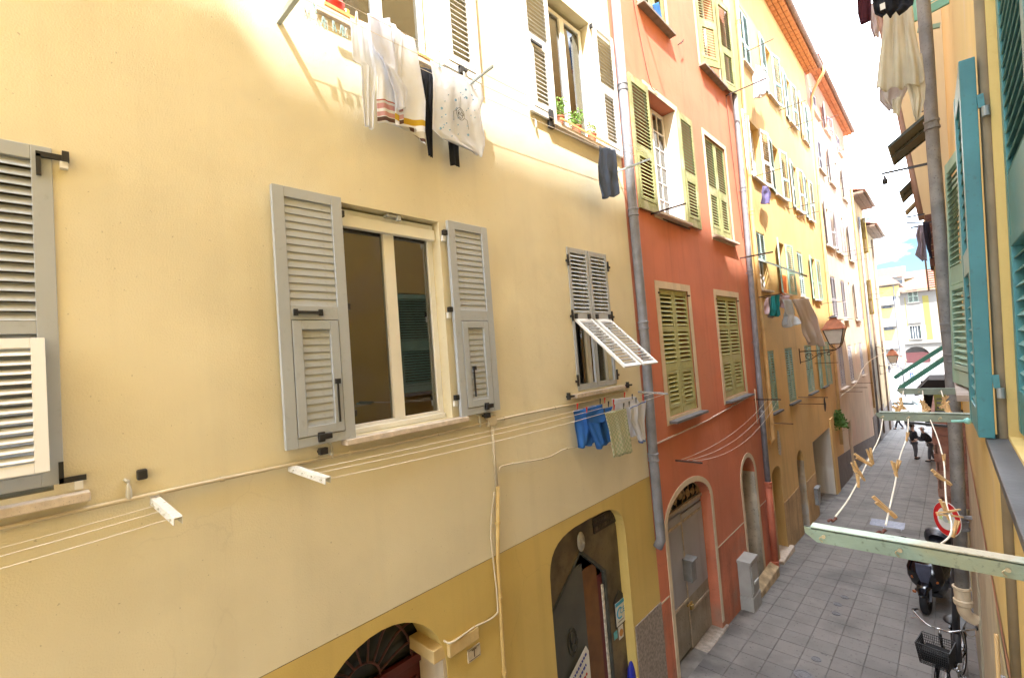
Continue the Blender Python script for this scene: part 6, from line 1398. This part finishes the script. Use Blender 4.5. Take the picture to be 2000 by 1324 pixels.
# ============================================================ CARS
tyre=M('black tyre',(.015,.015,.016),.85); chrome=M('bright wheel metal',(.5,.5,.5),.25,metal=.9); carglass=M('tinted car glass',(.02,.03,.035),.08,.1,3,spec=.8); lampm=M('clear lamp',(.6,.6,.58),.2)
def car(x,t,rz,colr,label,L=4.1,Wd=1.72,Hh=1.46,name='parked_car'):
    z=gz(t); r=thing(name,(x,t,z),label,'car','cars parked at the square',rz); paint=M('paint '+label[:18],colr,.25,.03,2,spec=.6)
    prof=[(-.5,.30),(-.5,.62),(-.47,.68),(-.44,.92),(-.34,1.0),(-.22,Hh-.10),(-.08,Hh),(.08,Hh-.02),(.2,1.03),(.40,.86),(.49,.70),(.5,.45),(.5,.30)]
    secs=[(0,.0),(1,.0)]
    m=MB(); ys=[-Wd/2,-Wd/2+.06,-Wd/2+.2,Wd/2-.2,Wd/2-.06,Wd/2]; k=len(prof); V=[]
    for yi,y in enumerate(ys):
        e={0:.0,1:1,2:2,3:2,4:1,5:0}[yi]
        for px,pz in prof:
            up=max(0,pz-.9); yy=y*(1-.16*min(1,up/.5)); kk=(0 if e==2 else (.02 if e==1 else .06))
            V.append((px*L*(1-kk*.3),yy,pz-(kk if pz>.5 else -kk*.3)))
    for a in range(5):
        for b in range(k): m.f.append((a*k+b,(a+1)*k+b,(a+1)*k+(b+1)%k,a*k+(b+1)%k))
    m.f+= [tuple(range(k))[::-1],tuple(range(5*k,6*k))]; m.v=V
    m.build('body',paint,r,world=False,smooth=False,bevel=.03)
    for s in (-1,1):
        g=MB(); yy=s*(Wd/2*.885); g.prism([(-.40*L*.8,yy,.98),(-.25*L,yy,Hh-.16),(-.03*L,yy*.99,Hh-.12),(-.03*L,yy,.98)],(0,s*.03,0)); g.prism([(-.01*L,yy,.98),(-.01*L,yy*.99,Hh-.12),(.06*L,yy*.99,Hh-.14),(.18*L,yy,1.0)],(0,s*.03,0)); g.build('side_window',carglass,r,world=False)
        for fx in (-.32,.31):
            w=MB(); w.lathe([(.001,-.09),(.30,-.09),(.32,-.05),(.32,.05),(.30,.09),(.001,.09)],(0,0,0),'y',20); o=w.build('wheel',tyre,r,world=False); o.location=(fx*L,s*(Wd/2-.07),.32)
            w=MB(); w.lathe([(.001,.095*s),(.19,.095*s),(.19,.08*s)],(0,0,0),'y',16); q=w.build('rim',chrome,o,world=False)
        w=MB(); w.box(.475*L,.505*L,s*.5,s*.78,.62,.76); w.build('headlight',lampm,r,world=False,bevel=.02)
        w=MB(); w.box(-.505*L,-.475*L,s*.5,s*.78,.66,.86); w.build('tail_light',red_,r,world=False,bevel=.02)
        w=MB(); w.box(.10*L,.14*L,s*(Wd/2),s*(Wd/2+.14),.98,1.08); w.build('mirror',paint,r,world=False,bevel=.02)
    g=MB(); g.prism([(.205*L,-Wd/2*.72,1.06),(.09*L,-Wd/2*.66,Hh-.03),(.09*L,Wd/2*.66,Hh-.03),(.205*L,Wd/2*.72,1.06)],(.02,0,.02)); g.build('windscreen',carglass,r,world=False)
    g=MB(); g.prism([(-.335*L,-Wd/2*.7,1.05),(-.235*L,-Wd/2*.64,Hh-.08),(-.235*L,Wd/2*.64,Hh-.08),(-.335*L,Wd/2*.7,1.05)],(-.02,0,.02)); g.build('rear_window',carglass,r,world=False)
    return r
silver=(.16,.17,.185)
c=onG(1768,828); car(-3.6,53.2,math.pi,(.26,.27,.28),'white hatchback parked nose left at the mouth of the lane')
car(-.6,51.2,math.pi,silver,'silver grey car parked in front at the mouth of the lane',L=4.3)
car(-7.2,57.0,math.pi,(.20,.21,.23),'pale car half hidden at the left behind the far corner')
# ============================================================ PEOPLE
skin=M('skin',(.42,.24,.16),.6,.05,9); skin2=M('pale skin',(.52,.33,.25),.6,.05,9)
def skinmesh(name,joints,edges,rad,mat,parent,root=0,lvl=1):
    me=bpy.data.meshes.new(name); me.from_pydata([tuple(j) for j in joints],edges,[]); me.materials.append(mat)
    o=bpy.data.objects.new(name,me); COL.objects.link(o); par(o,parent,False)
    s=o.modifiers.new('skin','SKIN'); 
    for i,v in enumerate(me.skin_vertices[0].data):
        r=rad[i]; v.radius=(r,r) if not isinstance(r,tuple) else r; v.use_root=(i==root)
    s.use_smooth_shade=True; ss=o.modifiers.new('sub','SUBSURF'); ss.levels=lvl; ss.render_levels=lvl
    return o
def person(x,t,rz,label,H=1.72,top=(.02,.02,.025),bottom=(.10,.10,.11),lean=0,stride=.10,arms='down',hair=(.02,.015,.01),bald=False,sk=None,shirt=None,hem=None,grp=None,skirt=False):
    """facing local +y ; lean = forward bend in radians"""
    z=gz(t); r=thing('person',(x,t,z),label,'person',grp,rz); s=H/1.72; sk=sk or skin
    hip=Vector((0,0,.92)); d=Vector((0,math.sin(lean),math.cos(lean))); nrm=Vector((0,math.cos(lean),-math.sin(lean)))
    ch=hip+d*.30; sh=hip+d*.50; nk=hip+d*.58; hd=nk+Vector((0,math.sin(lean*.6),math.cos(lean*.6)))*.16
    def arm_(sg):
        a=sh+Vector((sg*.19,0,-.02))
        if arms=='down': e=a+Vector((sg*.05,-.03,-.28)); w=e+Vector((0,.08,-.25))
        elif arms=='front': e=a+Vector((sg*.04,.05,-.27)); w=e+Vector((-sg*.10,.22,-.02))
        else: e=a+Vector((sg*.05,-.12*sg,-.26)); w=e+Vector((0,.10*sg,-.23))
        return a,e,w
    AL,AR=arm_(-1),arm_(1)
    kl=Vector((-.10,stride*.6+.02,.50)); fl=Vector((-.10,stride,.09)); kr=Vector((.10,-stride*.3+.03,.50)); fr=Vector((.10,-stride,.09))
    toe=Vector((0,.15,-.055))
    S_=lambda L:[v*s for v in L]
    J=S_([hip,ch,sh,nk,hd,hd+Vector((0,0,.10)),AL[0],AL[1],AL[2],AL[2]+(AL[2]-AL[1]).normalized()*.12,AR[0],AR[1],AR[2],AR[2]+(AR[2]-AR[1]).normalized()*.12,hip+Vector((-.10,0,-.04)),kl,fl,fl+toe,hip+Vector((.10,0,-.04)),kr,fr,fr+toe])
    E=[(0,1),(1,2),(2,3),(3,4),(4,5),(2,6),(6,7),(7,8),(8,9),(2,10),(10,11),(11,12),(12,13),(0,14),(14,15),(15,16),(16,17),(0,18),(18,19),(19,20),(20,21)]
    Rr=[.09,.10,.09,.05,.085,.07,.045,.036,.026,.03,.045,.036,.026,.03,.085,.055,.038,.04,.085,.055,.038,.04]
    skinmesh('body',J,E,[q*s for q in Rr],sk,r)
    tm_=M('cloth '+label[:22],top,.9,.1,9)
    J=S_([hip+Vector((0,0,-.06)) if lean<.3 else hip,ch,sh,sh+d*.045,AL[0],AL[1],AL[2],AR[0],AR[1],AR[2]]); E=[(0,1),(1,2),(2,3),(2,4),(4,5),(5,6),(2,7),(7,8),(8,9)]
    skinmesh('jacket',J,E,[q*s for q in [(.185),(.185),(.155),.08,.085,.072,.058,.085,.072,.058]],tm_,r)
    bm=M('trousers '+label[:22],bottom,.9,.1,9)
    J=S_([hip+Vector((0,0,.04)),hip+Vector((-.10,0,-.06)),kl,fl+Vector((0,0,.02)),hip+Vector((.10,0,-.06)),kr,fr+Vector((0,0,.02))]); E=[(0,1),(1,2),(2,3),(0,4),(4,5),(5,6)]
    if skirt: skinmesh('skirt',S_([hip+Vector((0,0,.04)),hip+Vector((0,0,-.2)),hip+Vector((0,0,-.42))]),[(0,1),(1,2)],[.15,.2,.2],bm,r)
    else: skinmesh('trousers',J,E,[q*s for q in [.155,.105,.078,.065,.105,.078,.065]],bm,r)
    shm=M('dark shoes',(.015,.012,.012),.5)
    for f in (fl,fr):
        m=MB(); m.sphere((f+Vector((0,.06,-.045)))*s,.06*s,10,(.8,2.1,.75)); m.build('shoe',shm,r,world=False,smooth=True)
    hm=M('hair '+label[:14],hair,.8,.2,30)
    if not bald:
        m=MB(); m.sphere((hd+Vector((0,-.02,.055)))*s,.108*s,12,(.88,1.02,1.05)); 
        m.v=[v for v in m.v]; m.build('hair',hm,r,world=False,smooth=True)
    else:
        m=MB(); m.sphere((hd+Vector((0,-.045,.0)))*s,.098*s,12,(.95,.8,.75)); m.build('hair',hm,r,world=False,smooth=True)
    m=MB(); fc=hd+Vector((0,.085,.03)); m.sphere((fc+Vector((0,.012,0)))*s,.02*s,8,(.7,1.1,1.3)); m.build('nose',sk,r,world=False,smooth=True)
    for sg in (-1,1):
        m=MB(); m.sphere((hd+Vector((sg*.035,.078,.055)))*s,.011*s,6); m.build('eye',M('dark eye',(.01,.01,.01),.3),r,world=False)
        m=MB(); m.sphere((hd+Vector((sg*.088,0,.035)))*s,.024*s,8,(.4,.8,1.2)); m.build('ear',sk,r,world=False,smooth=True)
    if hem:
        m=MB(); m.lathe([(.16*s,(.86)*s),(.185*s,.86*s),(.185*s,.93*s),(.16*s,.94*s)],(0,0,0),n=16); m.build('shirt_hem',M('white shirt hem',(.6,.6,.6),.9),r,world=False)
    return r
G7='people in the lane'
p=onG(1789,896); P1=person(p.x,p.y,R_(-68),'man in a dark jacket and grey trousers standing in the lane, facing right',H=1.74,arms='front',stride=.05)
p=onG(1816,901); P2=person(p.x+.10,p.y,R_(104),'stooping white haired man in a dark jacket beside the standing man',H=1.76,lean=.42,arms='front',stride=.12,bald=True,hair=(.45,.43,.40),sk=skin2,hem=True)
p=onG(1775,852); person(p.x+.1,p.y,R_(170),'person in black walking away beyond the two men, small bag at the side',H=1.62,top=(.012,.012,.014),bottom=(.03,.03,.035),arms='walk')
p=onG(1764,838); person(p.x-.2,p.y,R_(104),'person in a purple top and dark trousers crossing at the mouth of the lane',H=1.62,top=(.10,.05,.10),bottom=(.02,.02,.03),stride=.25,arms='walk',hair=(.16,.07,.04))
T=78; c=onT(1783,752,T); person(c.x,T,R_(180),'distant person in a white shirt and blue jeans in the sunny square',H=1.9,top=(.65,.65,.64),bottom=(.05,.09,.25),stride=.1)
T=82; c=onT(1739,740,T); person(c.x,T,R_(90),'tiny distant person in dark clothes by the far left corner',H=1.7,stride=.15)
bg_=thing('hand_bag',(0,0,0),'yellowish bag held by the stooping man','bag'); p=onG(1811,901); c=onT(1826,873,p.y+.0); bg_.location=c
m=MB(); m.prism([(-.14,-.05,-.12),(.14,-.05,-.12),(.11,-.04,.10),(-.11,-.04,.10)],(0,.10,0)); m.build('bag_body',M('olive yellow bag',(.25,.24,.12),.8,.2,9),bg_,world=False,bevel=.015); m=MB(); m.tube(curve([(-.09,0,.09),(-.05,0,.22),(.05,0,.22),(.09,0,.09)],5),.01,6); m.build('handle',M('olive yellow bag',(.25,.24,.12),.8),bg_,world=False)
# ============================================================ SCOOTER (front towards the camera = local -y)
p=onG(1815,1196); sx,sy=p.x+.06,p.y; SCR=thing('scooter',(sx,sy+.55,gz(sy+.4)),'glossy black scooter parked against the right wall, front wheel towards the camera','scooter',None,R_(-9))
blkp=M('glossy black paint',(.006,.006,.008),.12,.1,3,spec=.8); vis=M('smoky steel blue panel',(.10,.11,.16),.18,.2,4,metal=.5); amber=M('amber indicator',(.45,.13,.03),.3); grey_=M('dark grey plastic',(.04,.04,.042),.5); seatm=M('dark blue grey seat',(.035,.037,.05),.6)
def loc(m,name,mat,**k): return m.build(name,mat,SCR,world=False,**k)
def wheel(y,r,w,parent=SCR,x=0,spoke=10):
    m=MB(); R0=r-w*.5
    n=24; V=[]
    for i in range(n):
        a=2*math.pi*i/n
        for j in range(8):
            b=2*math.pi*j/8; rr=R0+w*.5*math.cos(b); m.v.append((x+w*.5*math.sin(b),y+rr*math.cos(a),r+rr*math.sin(a)))
    for i in range(n):
        for j in range(8): m.f.append((i*8+j,((i+1)%n)*8+j,((i+1)%n)*8+(j+1)%8,i*8+(j+1)%8))
    o=m.build('wheel',tyre,parent,world=False,smooth=True)
    q=MB(); q.tube([(x,y+(R0-w*.4)*math.cos(2*math.pi*i/n),r+(R0-w*.4)*math.sin(2*math.pi*i/n)) for i in range(n+1)],.012,5,False)
    for i in range(spoke): a=2*math.pi*i/spoke; q.tube([(x,y,r),(x,y+(R0-w*.4)*math.cos(a),r+(R0-w*.4)*math.sin(a))],.007 if spoke<14 else .0022,4)
    q.lathe([(.001,-.05),(.045,-.05),(.045,.05),(.001,.05)],(x,y,r),'x',10)
    q.build('rim',chrome,o,world=False); return o
wheel(-.55,.25,.11); wheel(.68,.25,.12)
def loft(secs,mat,name,parent,n=20,sq=2.6):
    """secs: (y,zc,hw,hh,tilt)"""
    m=MB()
    for (y,zc,hw,hh) in secs:
        for i in range(n):
            a=2*math.pi*i/n; c,s=math.cos(a),math.sin(a); m.v.append((hw*math.copysign(abs(c)**(2/sq),c),y,zc+hh*math.copysign(abs(s)**(2/sq),s)))
    for i in range(len(secs)-1):
        for j in range(n): m.f.append((i*n+j,i*n+(j+1)%n,(i+1)*n+(j+1)%n,(i+1)*n+j))
    m.f+=[tuple(range(n)),tuple(range((len(secs)-1)*n,len(secs)*n))[::-1]]
    return m.build(name,mat,parent,world=False,smooth=True)
# leg shield: vertical loft (use rotated coordinates)
m=MB(); n=20; secs=[(.36,-.30,.13,.10),(.48,-.36,.20,.12),(.62,-.38,.25,.13),(.78,-.37,.255,.12),(.92,-.33,.21,.10),(1.02,-.29,.13,.08)]
for (z,y,hw,hd_) in secs:
    for i in range(n): a=2*math.pi*i/n; c,s=math.cos(a),math.sin(a); m.v.append((hw*math.copysign(abs(c)**.8,c),y+hd_*math.copysign(abs(s)**.8,s)*(1 if s<0 else .5),z))
for i in range(len(secs)-1):
    for j in range(n): m.f.append((i*n+j,i*n+(j+1)%n,(i+1)*n+(j+1)%n,(i+1)*n+j))
m.f+=[tuple(range(n))[::-1],tuple(range((len(secs)-1)*n,len(secs)*n))]; loc(m,'leg_shield',blkp,smooth=True)
m=MB(); m.prism([(-.11,-.487,.90),(.11,-.487,.90),(.10,-.515,.74),(.045,-.522,.55),(-.045,-.522,.55),(-.10,-.515,.74)],(0,.05,0)); loc(m,'front_panel',vis,bevel=.012)
loft([(-.78,.42,.05,.03),(-.66,.50,.085,.04),(-.52,.53,.095,.045),(-.36,.50,.09,.05),(-.28,.44,.07,.05)],blkp,'front_mudguard',SCR)
for s in (-1,1):
    m=MB(); m.sphere((s*.155,-.475,.62),.034,10,(1,.5,1)); loc(m,'indicator',amber,smooth=True)
    m=MB(); m.tube(curve([(0,-.28,1.04),(s*.15,-.26,1.07),(s*.32,-.20,1.05)],4),.014,6); loc(m,'handlebar',blackiron,smooth=True)
    m=MB(); m.tube([(s*.25,-.22,1.06),(s*.36,-.19,1.05)],.022,8); loc(m,'grip',grey_,smooth=True)
    m=MB(); m.tube([(s*.17,-.26,1.07),(s*.26,-.24,1.22)],.006,5); m.sphere((s*.28,-.24,1.25),.05,10,(1.1,.35,.75)); loc(m,'mirror',blkp,smooth=True)
m=MB(); m.sphere((-.13,-.62,.40),.03,8,(1,.5,1)); loc(m,'side_reflector',amber)
loft([(-.40,1.05,.03,.03),(-.37,1.06,.12,.06),(-.28,1.07,.15,.065),(-.2,1.06,.10,.04)],blkp,'headset',SCR)
m=MB(); m.sphere((0,-.39,1.06),.06,12,(1.2,.4,.8)); loc(m,'headlight',chrome,smooth=True)
loft([(-.30,.30,.19,.05),(.1,.29,.20,.05),(.2,.34,.2,.08)],grey_,'footboard',SCR)
loft([(.12,.50,.17,.16),(.30,.55,.21,.20),(.62,.60,.20,.19),(.88,.66,.12,.13),(.95,.68,.05,.06)],blkp,'rear_body',SCR)
loft([(.08,.77,.10,.04),(.22,.80,.16,.06),(.55,.82,.17,.065),(.85,.85,.12,.06),(.93,.86,.05,.03)],seatm,'seat',SCR)
loft([(.78,.98,.12,.11),(.86,1.0,.20,.16),(1.02,1.0,.22,.17),(1.16,.99,.16,.14),(1.2,.98,.05,.06)],M('grey blue top case',(.045,.05,.065),.3,.1,4),'top_case',SCR)
m=MB(); m.tube([(.18,.35,.28),(.2,.9,.34)],.055,10); loc(m,'exhaust',zinc,smooth=True)
m=MB(); 
for s in (-1,1): m.tube([(s*.065,-.55,.25),(s*.065,-.42,.55)],.018,6)
loc(m,'fork',zinc)
m=MB(); 
for i in range(7): m.box(.30,.315,.10+i*.045,.125+i*.045,.55,.80)
m.box(.29,.32,.06,.44,.79,.82); m.box(.29,.32,.06,.44,.54,.56); loc(m,'side_rack',zinc)
SCR.scale=(1.16,1.05,1.06)
m=MB(); m.tube([onT(1866,y,9.6) for y in (930,1060)]+[onT(1865,1150,9.6),onT(1868,1235,9.6)],.045,10); m.tube([onT(1868,1235,9.6),onT(1871,1290,9.6)],.05,10); tag(m.build('standpipe',M('dark grey standpipe',(.035,.035,.038),.55,.2,9),smooth=True),'dark grey standpipe rising from the paving behind the bicycle','pipe')
# ============================================================ BICYCLE
bl=onZ(1840,1212,1.50); BKt=8.75
BK=thing('bicycle',(-.36,BKt+.80,gz(BKt+.75)),'black bicycle with a wire basket at the right wall, cut by the bottom edge','bicycle',None,R_(-10)); BK.scale=(1.08,1.08,1.08)
def lb(m,name,mat,**k): return m.build(name,mat,BK,world=False,**k)
wheel(-.52,.34,.04,BK,0,24); wheel(.55,.34,.04,BK,0,24)
m=MB(); hs=Vector((0,-.36,.86)); bb_=Vector((0,.08,.30)); st_=Vector((0,.22,.82)); ra_=Vector((0,.55,.34)); fa=Vector((0,-.52,.34))
for a,b,r in ((hs+Vector((0,.01,-.05)),bb_,.016),(hs+Vector((0,.02,-.16)),bb_+Vector((0,.0,.06)),.014),(bb_,st_,.015),(hs+Vector((0,-.03,.12)),hs+Vector((0,.03,-.16)),.018)): m.tube([a,b],r,8)
for s in (-1,1):
    m.tube([st_+Vector((0,0,-.08)),ra_+Vector((s*.06,0,0))],.008,6); m.tube([bb_,ra_+Vector((s*.06,0,0))],.009,6); m.tube([hs+Vector((s*.03,.03,-.16)),fa+Vector((s*.055,0,0))],.011,6)
lb(m,'frame',M('black bicycle enamel',(.012,.012,.014),.25),smooth=True)
m=MB(); top=Vector((0,-.40,1.05)); m.tube([hs,top],.012,8); m.tube(curve([Vector((-.33,-.14,1.08)),Vector((-.27,-.28,1.10)),Vector((-.12,-.42,1.07)),top,Vector((.12,-.42,1.07)),Vector((.27,-.28,1.10)),Vector((.33,-.14,1.08))],6),.011,8); lb(m,'handlebar',chrome,smooth=True)
for s in (-1,1):
    m=MB(); m.tube([(s*.33,-.14,1.08),(s*.31,-.03,1.06)],.017,8); lb(m,'grip',blackiron,smooth=True); m=MB(); m.tube(curve([(s*.24,-.33,1.09),(s*.30,-.36,1.06),(s*.33,-.24,1.04)],4),.005,5); lb(m,'brake_lever',chrome)
m=MB(); bx0,bx1,by0,by1,bz0,bz1=-.17,.17,-.80,-.50,.72,.98
def wr(a,b,r=.003): m.tube([a,b],r,4)
for i in range(17):
    x=bx0+(bx1-bx0)*i/16
    for y,dy in ((by0,-.03),(by1,0.02)): wr((x*.85,y,bz0),(x,y+dy,bz1),.0038)
    wr((x*.85,by0,bz0),(x*.85,by1,bz0),.0038)
for i in range(13):
    y=by0+(by1-by0)*i/12
    for s in (-1,1): wr((s*.17*.85,y,bz0),(s*.17,y,bz1),.0038)
for k in range(9):
    f=k/8; z=bz0+(bz1-bz0)*f; w=.17*(.85+.15*f); y0=by0-.03*f; y1=by1+.02*f
    for a,b in (((-w,y0,z),(w,y0,z)),((w,y0,z),(w,y1,z)),((w,y1,z),(-w,y1,z)),((-w,y1,z),(-w,y0,z))): wr(a,b,.006 if k==8 else .0038)
lb(m,'basket',M('black wire',(.006,.006,.007),.45),kind=None)
m=MB(); m.prism([(-.13,-.77,.735),(.13,-.77,.735),(.13,-.53,.735),(-.13,-.53,.735)],(0,0,.15)); lb(m,'basket_liner',M('black cloth liner',(.005,.005,.005),.9),bevel=.02)
m=MB(); m.sphere((0,-.47,.66),.04,10,(1,1.2,1)); lb(m,'headlamp',chrome,smooth=True)
m=MB(); m.sphere((0,.25,.92),.12,12,(.75,1.2,.32)); m.tube([st_,st_+Vector((0,.02,.09))],.012,6); lb(m,'saddle',blackiron,smooth=True)
for yy in (-.52,.55):
    m=MB(); m.tube([(0,yy+.385*math.cos(a),.34+.385*math.sin(a)) for a in [math.pi*(.05+.9*i/12) for i in range(13)]],.018,6); lb(m,'mudguard',M('black bicycle enamel',(.012,.012,.014),.25),smooth=True)
m=MB(); m.tube([bb_+Vector((-.06,0,0)),bb_+Vector((.06,0,0))],.02,8); m.tube([bb_+Vector((.07,0,0)),bb_+Vector((.07,.10,-.13))],.008,6); m.tube([bb_+Vector((-.07,0,0)),bb_+Vector((-.07,-.10,.13))],.008,6); m.box(.07,.16,.15,.21,.16,.18); m.box(-.16,-.07,-.05,.01,.42,.44); m.lathe([(.001,-.0),(.09,0),(.09,.006),(.001,.006)],bb_+Vector((.05,0,0)),'x',20); lb(m,'crankset',chrome)
m=MB(); m.box(-.07,.07,.36,.80,.72,.735); m.tube([(.06,.42,.72),(.06,.55,.36)],.006,5); m.tube([(-.06,.42,.72),(-.06,.55,.36)],.006,5); lb(m,'rear_rack',blackiron)
# black rail/gutter strip at the foot of the right wall
kb=MB(); kb.box(-.10,.0,6,12.4,-.0,.02);
